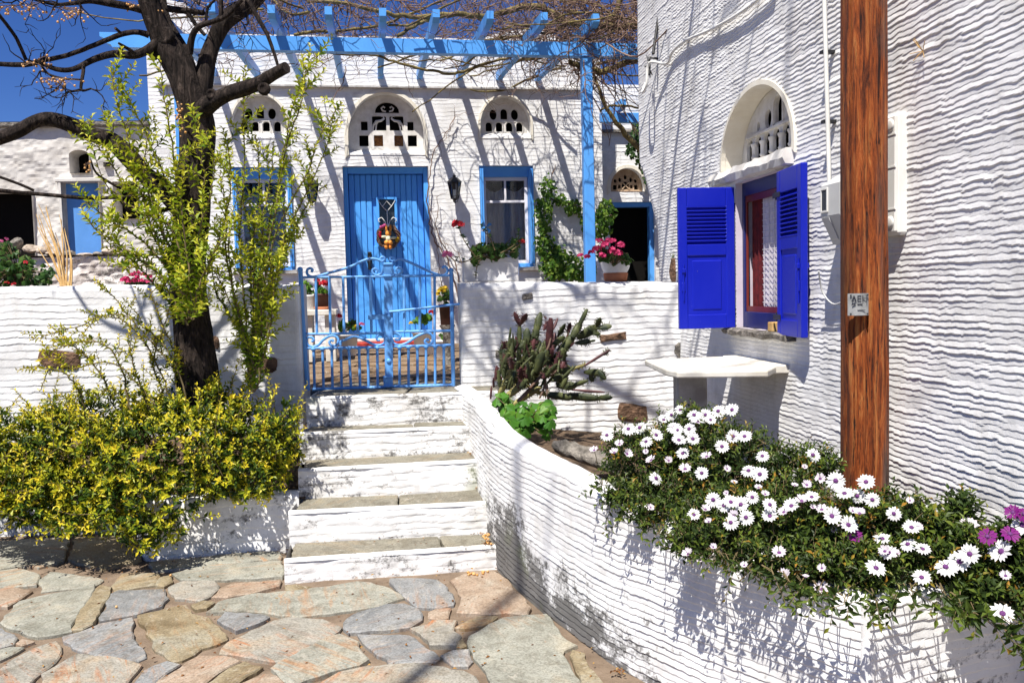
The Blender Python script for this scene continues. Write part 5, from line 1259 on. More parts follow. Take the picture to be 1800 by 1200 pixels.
m.add([(x, -.016, z) for x, y, z in V] + [(x, -.004, z) for x, y, z in V], [(0, 1, 3, 2), (4, 6, 7, 5), (0, 4, 5, 1), (1, 5, 7, 3), (3, 7, 6, 2), (2, 6, 4, 0)]); m.build('meeting_plate', M['gate_blue'], gate)
for y0, y1, nm in ((462, 487, 'top_clasp'), (660, 680, 'bottom_clasp')):
    m = MB(); A, B = gp(674, y0), gp(691, y1); m.box(A[0], B[0], -.024, .016, B[2], A[2], 0, .006); m.box(A[0] - .003, B[0] + .003, -.032, .02, A[2] - .02, A[2], 0, .006); m.box(A[0] - .003, B[0] + .003, -.032, .02, B[2], B[2] + .02, 0, .006); m.build(nm, M['gate_blue'], gate)
for y in (517, 555, 594.6, 634):
    m = MB(); c = gp(682 + (y - 517) * .015, y); m.ball((c[0], -.018, c[2]), .019, 0, 10, (1, .6, 1));
    m.build('rivet', M['gate_blue'], gate)
m = MB(); m.tube([gp(684, 548, dy=-.028), gp(812, 533.5, dy=-.028)], .0095, 7)
for k in range(6): m.tube([(gp(693 + k * 1.6, 546, dy=-.03)[0] + .014 * math.cos(a), -.028 + .014 * math.sin(a), gp(693 + k * 1.6, 547)[2] + .002 * math.cos(a * 2)) for a in [i * 1.047 for i in range(7)]], .003, 4, cap=False)
m.build('latch_bar', M['gate_blue'], gate)
m = MB(); A, B = gp(647, 553), gp(676, 561); m.box(A[0], B[0], -.012, -.004, B[2], A[2], 0, .002); m.build('latch_tongue', M['gate_blue'], gate)
# ------------------------------------------------------------------ foliage builders
RG = np.random.default_rng(11)
def norm(a): return a / np.maximum(np.linalg.norm(a, axis=-1, keepdims=True), 1e-9)
def leaf_geo(B, D, N, L, W, fold=0.25, curl=0.2):
    """B base, D direction, N up normal, L length, W width -> vertices (n,5,3): base, left, right, midrib, tip"""
    D = norm(D); S = norm(np.cross(D, N)); U = np.cross(S, D)
    L = np.asarray(L)[:, None]; W = np.asarray(W)[:, None]
    m = B + D * L * .5 - U * W * fold * .5
    l = B + D * L * .48 - S * W * .5 + U * W * fold; r = B + D * L * .48 + S * W * .5 + U * W * fold
    t = B + D * L - U * L * curl
    return np.stack([B, l, r, m, t], 1)
def leaves(name, B, D, N, L, W, mat, parent, tone, fold=.25, curl=.2, kind='stuff'):
    V = leaf_geo(np.asarray(B), np.asarray(D), np.asarray(N), L, W, fold, curl); n = len(V)
    Q = np.array([[0, 2, 4, 3], [0, 3, 4, 1]])[None] + 5 * np.arange(n)[:, None, None]
    o = np_mesh(name, V.reshape(-1, 3), Q.reshape(-1, 4), mat, parent, True, False, np.repeat(np.clip(tone, 0, 1), 5))
    if kind: o['kind'] = kind
    return o
class Leafage:
    def __init__(s): s.B, s.D, s.N, s.L, s.W, s.T = [], [], [], [], [], []
    def put(s, b, d, n, l, w, t): s.B.append(b); s.D.append(d); s.N.append(n); s.L.append(l); s.W.append(w); s.T.append(t)
    def sprig(s, p, d, length, n, l, w, t0, t1, splay=0.9, jit=.3):
        """leaves spiralling along a twig from p in direction d; tone runs from t0 at its base to t1 at its tip"""
        d = norm(np.asarray(d, float)); a = norm(np.cross(d, [0.3, 0.2, 1.0])); b = np.cross(d, a); ph = RG.uniform(0, 6)
        for i in range(n):
            f = (i + .5) / n; an = ph + i * 2.4; o = a * math.cos(an) + b * math.sin(an)
            dd = d * (1 - splay * .55 + .35 * f) + o * splay + RG.normal(0, jit * .3, 3) + np.array([0, 0, .15])
            nn = d * .9 + np.array([0, 0, .55]) - o * .2 + RG.normal(0, .25, 3)
            k = (1.0 - .45 * f) * RG.uniform(.7, 1.25)
            s.put(np.asarray(p) + d * length * f, dd, nn, l * k, w * k, t0 + (t1 - t0) * f + RG.normal(0, .10))
    def build(s, name, mat, parent, **k): return leaves(name, s.B, s.D, s.N, s.L, s.W, mat, parent, np.array(s.T), **k)
def ellipsoid(px, py, y, rx, rz, ry):
    c = at_y(px, py, y); k = y / F_PX; return c, np.array([rx * k, ry, rz * k])
def pick(E, inner=.55):
    w = np.array([e[1][0] * e[1][2] + e[1][0] * e[1][1] for e in E]); i = RG.choice(len(E), p=w / w.sum()); c, r = E[i]
    d = norm(RG.normal(0, 1, 3)); k = RG.uniform(inner, 1.0) ** .6
    return c + d * r * k, d / r, k
def hit(E, px, py):
    d = ray(px, py); best = None
    for c, r in E:
        o = (EYE - c) / r; q = d / r; A = q @ q; B = 2 * o @ q; C_ = o @ o - 1; dis = B * B - 4 * A * C_
        if dis > 0:
            t = (-B - math.sqrt(dis)) / (2 * A)
            if best is None or t < best: best = t
    return None if best is None else EYE + d * best

# ------------------------------------------------------------------ the old tree
tree = thing('tree', 'leaning old tree with furrowed black bark and bare berried branches left of the gate', 'tree', (-2.05, 5.5, .3))
def branch(name, pts, ys, ws, rough=.10, n=12, seed=0, k=6, cut=False):
    """pts in photograph pixels, ys the distances, ws the widths in pixels"""
    P = smooth_path([at_y(x, y, d) for (x, y), d in zip(pts, lerp_list(ys, len(pts)))], k)
    W = smooth_path([(w,) for w in ws], k); D = lerp_list(ys, len(P))
    R = [max(float(w[0]), .6) * (.455 if n >= 12 else .5) * d / F_PX for w, d in zip(W, D)]
    rn = np.random.default_rng(seed)
    P = [Vector(p + rn.normal(0, 1, 3) * (r * .03 if n < 12 else 0)) for p, r in zip(P, R)]
    if n < 12:
        m = MB(); m.tube(P, R, n, rough=rough, seed=seed); m.build(name, M['bark'], tree, world=True); return P, R
    # furrowed bark: ridges that run along the limb
    V = []; up = Vector((0, 1, 0)); T0 = (P[1] - P[0]).normalized(); A = T0.cross(up).normalized(); s_ = 0.0
    for i, p in enumerate(P):
        T = (P[min(i + 1, len(P) - 1)] - P[max(i - 1, 0)]).normalized(); A = (A - T * A.dot(T)).normalized(); B = T.cross(A)
        if i: s_ += (P[i] - P[i - 1]).length
        for q in range(n):
            an = 2 * math.pi * q / n; cx, sx = math.cos(an), math.sin(an); fq = max(2.0, R[i] * 26)
            f = vn(np.array(cx * fq + seed), np.array(sx * fq + s_ * 1.6), seed) * .20 + vn(np.array(cx * fq * 2.6), np.array(sx * fq * 2.6 + s_ * 5), seed + 5) * .13 + vn(np.array(s_ * 4.0 + cx), np.array(sx), seed + 9) * .16
            V.append(p + (A * cx + B * sx) * R[i] * (1 + float(f)))
    m = MB(); m.add(V, [(i * n + q, i * n + (q + 1) % n, (i + 1) * n + (q + 1) % n, (i + 1) * n + q) for i in range(len(P) - 1) for q in range(n)], 0, True)
    m.add(V[-n:], [tuple(range(n))]); m.build(name, M['bark'], tree, world=True); return P, R
branch('trunk', [(352, 720), (345, 640), (338, 580), (331, 520), (330, 460), (335, 400), (340, 330), (346, 270), (347, 225), (340, 185), (328, 150), (314, 115), (296, 85), (284, 60), (272, 30), (262, 0), (255, -40)],
       [5.45, 5.5, 5.5, 5.45, 5.35], [82, 74, 70, 66, 66, 66, 64, 62, 62, 60, 56, 54, 52, 44, 42, 40, 38], .10, 40, 1, 4)
BR = [([(345, 215), (352, 170), (360, 125), (368, 92), (376, 72), (392, 42), (415, 22), (445, 5), (470, -20)], [5.5, 5.6], [44, 40, 34, 30, 28, 30, 30, 24, 20]),
      ([(338, 150), (326, 105), (308, 70), (292, 40), (284, 10), (280, -30)], [5.55, 5.7], [34, 28, 26, 24, 22, 20]),
      ([(352, 195), (375, 178), (400, 165), (428, 156), (456, 145), (482, 130), (503, 119)], [5.45, 5.2], [36, 30, 28, 29, 25, 23, 22]),
      ([(318, 370), (290, 335), (255, 308), (222, 272), (195, 248), (165, 238), (130, 222), (90, 210), (62, 214), (30, 232), (-10, 247)], [5.5, 5.2], [34, 34, 31, 33, 30, 26, 27, 25, 22, 24, 24]),
      ([(262, 62), (240, 57), (210, 62), (165, 80), (120, 97), (80, 106), (45, 114), (-5, 113)], [5.4, 5.2], [12, 9, 9, 8, 8, 8, 9, 8]),
      ([(283, 68), (262, 86), (235, 97), (200, 95), (165, 105), (130, 122), (98, 122), (62, 106)], [5.4, 5.15], [20, 17, 15, 13, 12, 10, 9, 6]),
      ([(148, 112), (146, 130), (143, 158), (160, 156)], [5.2, 5.15], [6, 6, 5, 3]), ([(143, 158), (115, 163)], [5.15, 5.1], [5, 3]), ([(70, 112), (85, 130), (110, 138), (140, 140)], [5.2, 5.1], [5, 4, 4, 3]),
      ([(46, 106), (30, 70), (15, 48), (-5, 22)], [5.25, 5.1], [6, 6, 6, 6]),
      ([(256, 20), (235, 14), (200, 7), (160, 2), (130, 6), (95, 8), (50, -4)], [5.4, 5.1], [16, 14, 14, 10, 8, 6, 5]),
      ([(238, 95), (225, 86), (208, 76)], [5.3, 5.2], [7, 6, 4]), ([(206, 98), (214, 84)], [5.2, 5.15], [8, 7]), ([(212, 58), (203, 50)], [5.25, 5.2], [5, 5]),
      ([(294, 15), (315, 18), (335, 20), (358, 23)], [5.6, 5.5], [12, 11, 10, 9]), ([(330, 22), (345, 45), (360, 62)], [5.5, 5.5], [8, 7, 6]),
      ([(333, 95), (338, 65), (350, 47), (375, 38), (400, 27), (425, 0)], [5.45, 5.3], [14, 12, 11, 9, 8, 8]), ([(388, 30), (389, 0), (392, -20)], [5.4, 5.4], [8, 7, 6]), ([(362, 42), (365, 15), (378, 0)], [5.4, 5.4], [5, 5, 4]),
      ([(436, 0), (455, 35), (470, 62), (482, 95), (489, 118)], [5.3, 5.25], [8, 8, 7, 6, 5]), ([(430, 18), (436, 40), (430, 44)], [5.5, 5.4], [5, 4, 2]),
      ([(-10, 334), (40, 339), (90, 343), (150, 348), (205, 347), (240, 344)], [5.0, 5.2], [8, 7, 7, 7, 6, 4]), ([(-10, 308), (30, 322), (60, 335)], [4.9, 5.0], [5, 5, 5]), ([(160, 282), (170, 305), (200, 325), (240, 345)], [5.1, 5.3], [3, 4, 5, 5]),
      ([(205, 345), (235, 375), (270, 374), (300, 366)], [5.2, 5.4], [4, 6, 7, 8])]
for i, (p, y, w) in enumerate(BR): branch('branch', p, y, w, .10 if max(w) > 12 else .06, 24 if max(w) > 18 else 14 if max(w) > 12 else 7, 100 + i, 4 if max(w) > 18 else 5)
# pruned knots
for i, (px, py, r, y) in enumerate([(287, 62, 15, 5.36), (462, 155, 10, 5.2), (370, 165, 9, 5.35), (268, 95, 8, 5.4)]):
    c = at_y(px, py, y); m = MB(); rr = r * y / F_PX; m.lathe([(rr * 1.15, -.03), (rr, -.005), (rr * .8, .004), (rr * .5, -.004), (.001, -.006)], n=10)
    m.v = [(c[0] + a, c[1] - z, c[2] + b) for a, b, z in m.v]; m.build('knot', M['bark'], tree, world=True)
# canopy above the frame, with twigs that cast the branch shadows
rn = random.Random(33); tw = MB()
def twig_walk(mb, p, d, n, step, r0, r1, spread=.35, up=.02, side=0.25, depth=0):
    P = [Vector(p)]; d = Vector(d).normalized()
    for i in range(n):
        d = (d + Vector((rn.gauss(0, spread), rn.gauss(0, spread), rn.gauss(0, spread) + up))).normalized(); P.append(P[-1] + d * step)
    mb.tube(P, lerp_list([r0, r1], len(P)), 4, cap=False)
    if depth > 0:
        for q in P[1:]:
            if rn.random() < side: twig_walk(mb, q, d + Vector((rn.gauss(0, .8), rn.gauss(0, .8), rn.gauss(0, .6))), max(2, n // 2), step * .8, r0 * .6, r1 * .6, spread, up, side, depth - 1)
    return P
ends = []
for px, py, y, dx in ((258, -40, 5.35, -.2), (282, -30, 5.7, .0), (470, -40, 5.6, .5), (-5, 0, 5.1, -.6), (395, -20, 5.4, .0)):
    p = at_y(px, py, y)
    for k in range(3): ends.append(twig_walk(tw, p, (dx + rn.gauss(0, .3), rn.gauss(0, .3), 1.2), 8, .17, .022, .006, .18, .10, .5, 2)[-1])
for tgt in ((.55, 4.15, 6.3), (.95, 4.5, 6.9), (-.3, 4.5, 5.3), (-.9, 4.6, 5.0), (.1, 4.9, 5.9), (-1.3, 4.2, 5.4), (.35, 3.7, 5.9)):
    a = np.array([-1.62, 5.55, 3.75]) + np.array([rn.uniform(-.3, .3), rn.uniform(-.1, .2), rn.uniform(0, .3)]); b = np.array(tgt); mid = (a + b) / 2 + np.array([rn.gauss(0, .12), rn.gauss(0, .12), .25 + rn.gauss(0, .1)])
    P = smooth_path([a, mid, b], 8); tw.tube(P, lerp_list([.045, .022], len(P)), 7)
    for q in P[5:]:
        if rn.random() < .75: twig_walk(tw, q, (rn.gauss(0, .8), rn.gauss(0, .8), .35), 8, .11, .014, .005, .3, .03, .5, 2)
tw.build('branchlets', M['bark'], tree, world=True)['kind'] = 'stuff'
tw = MB()
for px, py, y, d in ((110, 140, 5.15, (-.3, 0, -.5)), (160, 156, 5.15, (.4, 0, -.3)), (120, 160, 5.1, (.1, 0, -.8)), (70, 125, 5.15, (.2, 0, -.8)), (45, 110, 5.2, (-.3, 0, .6)), (75, 108, 5.2, (.1, 0, .9)), (330, 30, 5.5, (.5, 0, .6)), (380, 35, 5.4, (.6, 0, .4)), (350, 10, 5.4, (.2, 0, .8)), (100, 5, 5.1, (-.3, 0, -.6)), (140, 6, 5.1, (.2, 0, -.5)), (30, 0, 5.1, (-.2, 0, -.5)), (60, -4, 5.1, (0, 0, -.6)), (440, 20, 5.4, (.8, 0, .3)), (410, 30, 5.4, (.7, 0, -.1))):
    for k in range(3): twig_walk(tw, at_y(px, py, y), Vector(d) + Vector((rn.gauss(0, .4), rn.gauss(0, .3), rn.gauss(0, .3))), 6, .035, .0045, .0015, .35, 0, .4, 1)
tw.build('fine_twigs', M['bark'], tree, world=True)['kind'] = 'stuff'
be = MB(); st = MB()
for px, py, y, sx, sy, n in ((228, 10, 5.3, 12, 12, 9), (20, 18, 5.1, 22, 14, 22), (55, 14, 5.1, 22, 16, 18), (125, 22, 5.1, 26, 14, 26), (115, 30, 5.1, 12, 10, 9), (95, 145, 5.1, 24, 12, 22), (60, 118, 5.15, 10, 12, 8), (110, 150, 5.1, 12, 10, 12), (278, 15, 5.4, 8, 12, 9), (155, 292, 5.1, 8, 12, 9), (314, 218, 5.3, 6, 22, 26), (316, 190, 5.3, 5, 12, 8), (80, 105, 5.15, 14, 8, 8)):
    for i in range(n):
        a = at_y(px + rn.gauss(0, sx * .5), py - sy * .6, y); c = at_y(px + rn.gauss(0, sx * .7), py + rn.gauss(0, sy * .6), y + rn.uniform(-.05, .05))
        be.ball(c, rn.uniform(.0055, .0085), 0, 6); st.tube([a, (a + c) / 2 + np.array([0, 0, .006]), c], .0011, 3, cap=False)
be.build('berries', M['berry'], tree, world=True)['kind'] = 'stuff'; st.build('berry_stalks', M['twig'], tree, world=True)['kind'] = 'stuff'

# ------------------------------------------------------------------ yellow-green bush in the left planter
BE = [ellipsoid(*a) for a in ((110, 800, 5.15, 150, 85, .42), (290, 790, 5.1, 170, 85, .45), (440, 790, 5.15, 80, 90, .32), (20, 800, 5.2, 90, 85, .42), (255, 890, 4.85, 105, 72, .28), (120, 870, 4.95, 100, 48, .3), (425, 838, 5.0, 85, 46, .25), (360, 720, 5.3, 90, 45, .3), (180, 730, 5.4, 120, 45, .35), (495, 770, 5.15, 34, 70, .2), (30, 860, 5.0, 60, 40, .3), (262, 935, 4.72, 46, 34, .14), (60, 892, 4.95, 70, 36, .2), (160, 905, 4.85, 80, 34, .2), (-110, 800, 5.2, 110, 85, .42), (-230, 820, 5.2, 90, 75, .38))]
bush = thing('bush', 'dense yellow-green bush of tiny leaves spilling over the low planter left of the steps', 'bush', (-2.3, 5.1, .25))
lf = Leafage(); sm_ = MB()
for i in range(3100):
    p, d, k = pick(BE, .35)
    if p[2] < .06: continue
    out = norm(np.array(d)); dr = norm(out * .8 + np.array([0, -.15, .45]) + RG.normal(0, .35, 3)); ln = RG.uniform(.05, .13)
    age = RG.uniform(-.15, .18); yt = .95 if RG.random() < .55 else .6
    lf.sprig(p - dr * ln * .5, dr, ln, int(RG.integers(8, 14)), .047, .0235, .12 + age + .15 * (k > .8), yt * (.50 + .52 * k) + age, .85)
    if i % 3 == 0: sm_.tube([p - dr * (ln * .5 + .02) + RG.normal(0, .01, 3), p - dr * ln * .3, p + dr * ln * .5], [.0035, .0025, .001], 4, cap=False)
for i in range(260):                       # longer young shoots breaking the outline
    p, d, k = pick(BE, .85)
    if p[2] < .15: continue
    dr = norm(norm(np.array(d)) * .6 + np.array([0, -.3, .7]) + RG.normal(0, .4, 3)); ln = RG.uniform(.12, .28)
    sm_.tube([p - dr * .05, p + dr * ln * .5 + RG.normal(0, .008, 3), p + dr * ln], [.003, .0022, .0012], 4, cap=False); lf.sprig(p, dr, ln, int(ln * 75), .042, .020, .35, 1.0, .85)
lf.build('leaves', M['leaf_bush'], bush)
def stems_with_leaves(lf, sm, lines, ys, r0, lpm, l, w, t0, t1, side=.5, sl=.14, jit=.02, start=0.0):
    for j, ln in enumerate(lines):
        yy = ys + .18 * math.sin(j * 2.3)
        P = smooth_path([at_y(x, y, yy - .12 * i / len(ln)) for i, (x, y) in enumerate(ln)], 6)
        P = [p + RG.normal(0, .004, 3) for p in P]; sm.tube(P, lerp_list([r0, .0022], len(P)), 5, cap=False)
        L = sum(np.linalg.norm(P[i + 1] - P[i]) for i in range(len(P) - 1)); acc = 0
        for i in range(len(P) - 1):
            seg = np.linalg.norm(P[i + 1] - P[i]); f = acc / L; acc += seg
            if f < start: continue
            d = norm(P[i + 1] - P[i]); n = max(1, int(seg * lpm * RG.uniform(.7, 1.3)))
            lf.sprig(P[i], d, seg, n, l * (1.1 - .35 * f), w * (1.1 - .35 * f), t0 + (t1 - t0) * f * .7, t0 + (t1 - t0) * f, .95)
            if RG.random() < side:
                dd = norm(d * .6 + np.array([RG.normal(0, .8), RG.normal(0, .5), .35])); q = RG.uniform(.4, 1.3) * sl
                sm.tube([P[i], P[i] + dd * q * .5 + RG.normal(0, .006, 3), P[i] + dd * q], [.0026, .002, .0012], 4, cap=False)
                lf.sprig(P[i] + dd * q * .15, dd, q * .9, max(4, int(q * lpm * .95)), l * .95, w * .95, t0 + .1, t1, .9)
lf = Leafage()
SPR = [[(330, 700), (290, 610), (210, 552), (120, 580), (55, 597)], [(300, 700), (255, 600), (190, 555), (140, 590)], [(280, 720), (205, 640), (130, 645), (80, 628)], [(310, 700), (305, 620), (280, 560), (262, 508)], [(200, 700), (165, 640), (120, 600), (85, 570)], [(230, 720), (210, 640), (170, 600), (100, 612), (60, 652)], [(330, 700), (300, 640), (250, 585), (205, 528), (180, 505)], [(150, 720), (130, 670), (90, 650), (70, 690)], [(260, 720), (240, 660), (225, 600), (230, 560)], [(290, 700), (270, 640), (285, 580), (300, 540)]]
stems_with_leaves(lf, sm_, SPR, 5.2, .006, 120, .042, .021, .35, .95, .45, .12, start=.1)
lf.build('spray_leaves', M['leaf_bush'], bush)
sm_.build('stems', M['green_twig'], bush, world=True)['kind'] = 'stuff'

def shoots(name, label, lines, y, base, lpm, seed):
    t = thing(name, label, 'shrub', base, 0, 'tall leafy shrubs beside the tree'); lf = Leafage(); sm = MB()
    stems_with_leaves(lf, sm, lines, y, .008, lpm, .060, .029, .36, .95, .55, .16)
    lf.build('leaves', M['leaf_shoot'], t); sm.build('stems', M['green_twig'], t, world=True)['kind'] = 'stuff'
shoots('tall_shrub', 'tall yellow-green leafy shoots growing up in front of the dark tree trunk', [
 [(335, 560), (295, 430), (245, 300), (208, 190), (191, 108)], [(335, 560), (312, 400), (276, 280), (238, 195), (215, 150)], [(340, 540), (322, 380), (302, 250), (286, 160), (281, 104)],
 [(330, 540), (282, 440), (222, 330), (180, 268), (138, 217)], [(320, 500), (252, 425), (190, 385), (150, 352)], [(330, 520), (262, 470), (212, 432), (168, 405), (142, 362)],
 [(345, 540), (352, 430), (358, 330), (352, 245), (346, 195)], [(340, 560), (372, 460), (402, 360), (404, 270)], [(330, 500), (300, 400), (242, 372), (192, 332), (172, 290)],
 [(322, 560), (270, 500), (230, 455), (185, 425)], [(335, 500), (352, 400), (376, 310), (362, 232)], [(300, 480), (262, 385), (252, 305), (262, 232)], [(330, 560), (320, 480), (300, 420), (262, 330), (232, 262)],
 [(340, 560), (350, 500), (385, 430), (410, 400)], [(330, 570), (300, 520), (268, 470), (215, 475)], [(325, 480), (280, 400), (230, 300), (176, 188)], [(340, 560), (330, 470), (310, 350), (318, 260)]], 5.15, (-2.1, 5.15, .5), 92, 3)
shoots('tall_shrub', 'tall green leafy shoots between the tree trunk and the blue gate', [
 [(440, 690), (432, 560), (422, 420), (430, 300), (426, 190), (430, 132)], [(440, 690), (446, 560), (470, 420), (492, 300), (512, 195), (542, 125), (560, 98)], [(445, 640), (402, 480), (396, 380), (386, 300)],
 [(450, 600), (482, 470), (522, 370), (562, 290), (586, 205)], [(445, 600), (462, 450), (456, 330), (452, 235)], [(440, 640), (412, 520), (402, 420), (420, 330)], [(450, 580), (502, 440), (545, 352), (572, 328)],
 [(455, 560), (482, 420), (540, 300), (562, 240), (600, 182)], [(450, 520), (482, 380), (502, 262), (530, 175), (537, 112)], [(440, 600), (382, 520), (372, 440)], [(450, 650), (472, 560), (492, 470), (502, 400)],
 [(450, 520), (440, 400), (406, 300), (402, 245)], [(445, 690), (430, 600), (400, 520), (372, 470)], [(448, 690), (470, 600), (480, 520), (475, 450)], [(445, 600), (470, 500), (500, 430), (525, 395)], [(446, 560), (440, 440), (470, 350), (480, 250)], [(446, 640), (460, 560), (440, 480), (410, 450)], [(444, 690), (455, 620), (480, 560), (500, 520)]], 5.55, (-1.75, 5.55, .6), 96, 4)

# ------------------------------------------------------------------ prickly pear, geranium and stone in the right planter
cac = thing('prickly_pear', 'sprawling prickly pear cactus with reddish tips against the garden wall', 'cactus', at_z(905, 720, .74))
def c5(x, y): return (860 + x / 5.0, 540 + y / 5.0)
rc = random.Random(5)
PADS = [(100,745,215,520,56,2,.9),(140,795,330,650,56,2,.9),(210,855,450,700,48,2,.9),(330,660,450,560,50,2,.8),(128,605,130,385,46,0,.8),(130,390,131,305,26,1,.6),(152,372,156,335,12,1,.7),(255,565,265,360,44,0,.8),(264,370,266,165,42,0,.8),(268,160,222,48,40,1,.5),(278,150,325,60,56,1,.45),
 (325,330,332,190,62,0,.4),(360,340,425,200,66,0,.5),(400,260,450,55,62,0,.5),(300,580,322,440,46,0,.7),(350,600,400,430,60,0,.6),(420,560,470,400,64,0,.6),(470,520,505,380,60,0,.6),(440,420,500,300,58,0,.6),(520,360,540,110,62,1,.6),(480,200,520,120,36,1,.5),(560,200,600,100,24,1,.5),(500,100,485,78,18,1,.6),(600,260,665,150,36,0,.5),(560,320,660,265,60,0,.5),
 (690,230,712,140,32,1,.5),(555,505,650,370,72,0,.9),(640,390,735,250,76,0,.9),(735,260,800,140,66,0,.8),(795,150,858,22,40,0,.8),(780,265,945,175,88,0,.35),(945,170,975,95,42,0,.4),(950,185,1070,165,52,0,.4),(915,235,975,232,34,0,.4),(760,315,890,298,48,0,.4),(888,300,930,290,20,0,.6),
 (500,560,600,520,70,0,.6),(610,560,710,535,88,0,.5),(720,545,860,500,26,2,.9),(850,505,1050,380,22,1,.9),(1010,415,1052,375,26,0,.6),(840,570,1000,575,60,0,.4),(960,560,1020,630,52,0,.4),(880,600,915,650,40,0,.4),(600,690,760,690,70,0,.5),(700,700,860,645,40,0,.5),(740,725,1000,745,22,1,.8),(520,765,720,795,62,0,.6),(700,780,960,800,64,0,.6),(940,800,1075,790,50,0,.5),(560,640,640,600,60,0,.5),(400,740,520,770,36,2,.8),
 (55,640,66,520,28,1,.6),(90,670,108,610,22,1,.6),(12,800,20,700,18,1,.7),(40,700,36,630,20,1,.6),(170,580,185,510,14,1,.6),(230,650,250,590,24,1,.6)]
for _ in range(80):
    x0, y0 = rc.uniform(140, 660), rc.uniform(330, 720); PADS.append((x0, y0, x0 + rc.uniform(-60, 110), y0 - rc.uniform(50, 170), rc.uniform(16, 46), rc.choice((0, 0, 0, 1)), rc.uniform(.45, .9)))
for _ in range(50):
    x0, y0 = rc.uniform(90, 430), rc.uniform(400, 720); PADS.append((x0, y0, x0 + rc.uniform(-30, 60), y0 - rc.uniform(60, 160), rc.uniform(24, 50), rc.choice((0, 0, 0, 0, 1)), rc.uniform(.5, .9)))
for i, (x0, y0, x1, y1, w, cm, th) in enumerate(PADS):
    ya = 6.02 - .30 * rc.random() - (.12 if y0 > 500 else 0); a = at_y(*c5(x0, y0), ya); b = at_y(*c5(x1, y1), ya + rc.uniform(-.08, .05))
    ax = Vector(b - a); L = ax.length; ax.normalize(); side = ax.cross(Vector((rc.uniform(-.5, .5), 1, rc.uniform(-.4, .4)))).normalized(); up = ax.cross(side)
    W = w / 5 * ya / F_PX * .5 * 1.12; m = MB(); nn = 10; rows = 8; V = []
    a = Vector(a) - ax * L * .06; L *= 1.12
    for r in range(rows + 1):
        t = r / rows; s = (math.sin(math.pi * min(1, .06 + t * .92)) ** (.55 if th < .55 else .28)); s = max(s, .12)
        if th < .55: s *= .75 + .45 * t
        for k in range(nn):
            an = 2 * math.pi * k / nn; j = 1 + rc.uniform(-.07, .07)
            V.append(a + ax * (L * t) + side * math.cos(an) * W * s * j + up * math.sin(an) * W * th * s * j)
    m.add(V, [(r * nn + k, r * nn + (k + 1) % nn, (r + 1) * nn + (k + 1) % nn, (r + 1) * nn + k) for r in range(rows) for k in range(nn)], 0, True)
    m.add(V[:nn], [tuple(range(nn))]); m.add(V[-nn:], [tuple(range(nn))])
    if w > 25:
        for q in range(16):
            t = rc.uniform(.05, .97); an = rc.choice((0, math.pi)) + rc.gauss(0, .5); c = a + ax * L * t + side * math.cos(an) * W * .9 + up * math.sin(an) * W * th * .9
            m.tube([c, c + (side * math.cos(an) + up * math.sin(an)) * rc.uniform(.008, .022) + ax * .005], [.0035, .0008], 4, cap=False)
    m.build('pad' if th < .55 else 'stem_segment', M[('cactus', 'cactus_red', 'cactus_pale')[cm]], cac, world=True)
m = MB()
for ln in ([(250,830),(330,745),(420,640),(480,590),(540,600),(612,538)], [(448,590),(445,520),(470,440),(520,350),(545,250)], [(480,600),(490,660),(470,740),(440,800)], [(500,680),(520,800),(525,840)]):
    P = smooth_path([at_y(*c5(*p), 5.72) for p in ln], 4); m.tube(P, lerp_list([.014, .006], len(P)), 6, rough=.1)
m.build('dead_stems', M['twig'], cac, world=True)

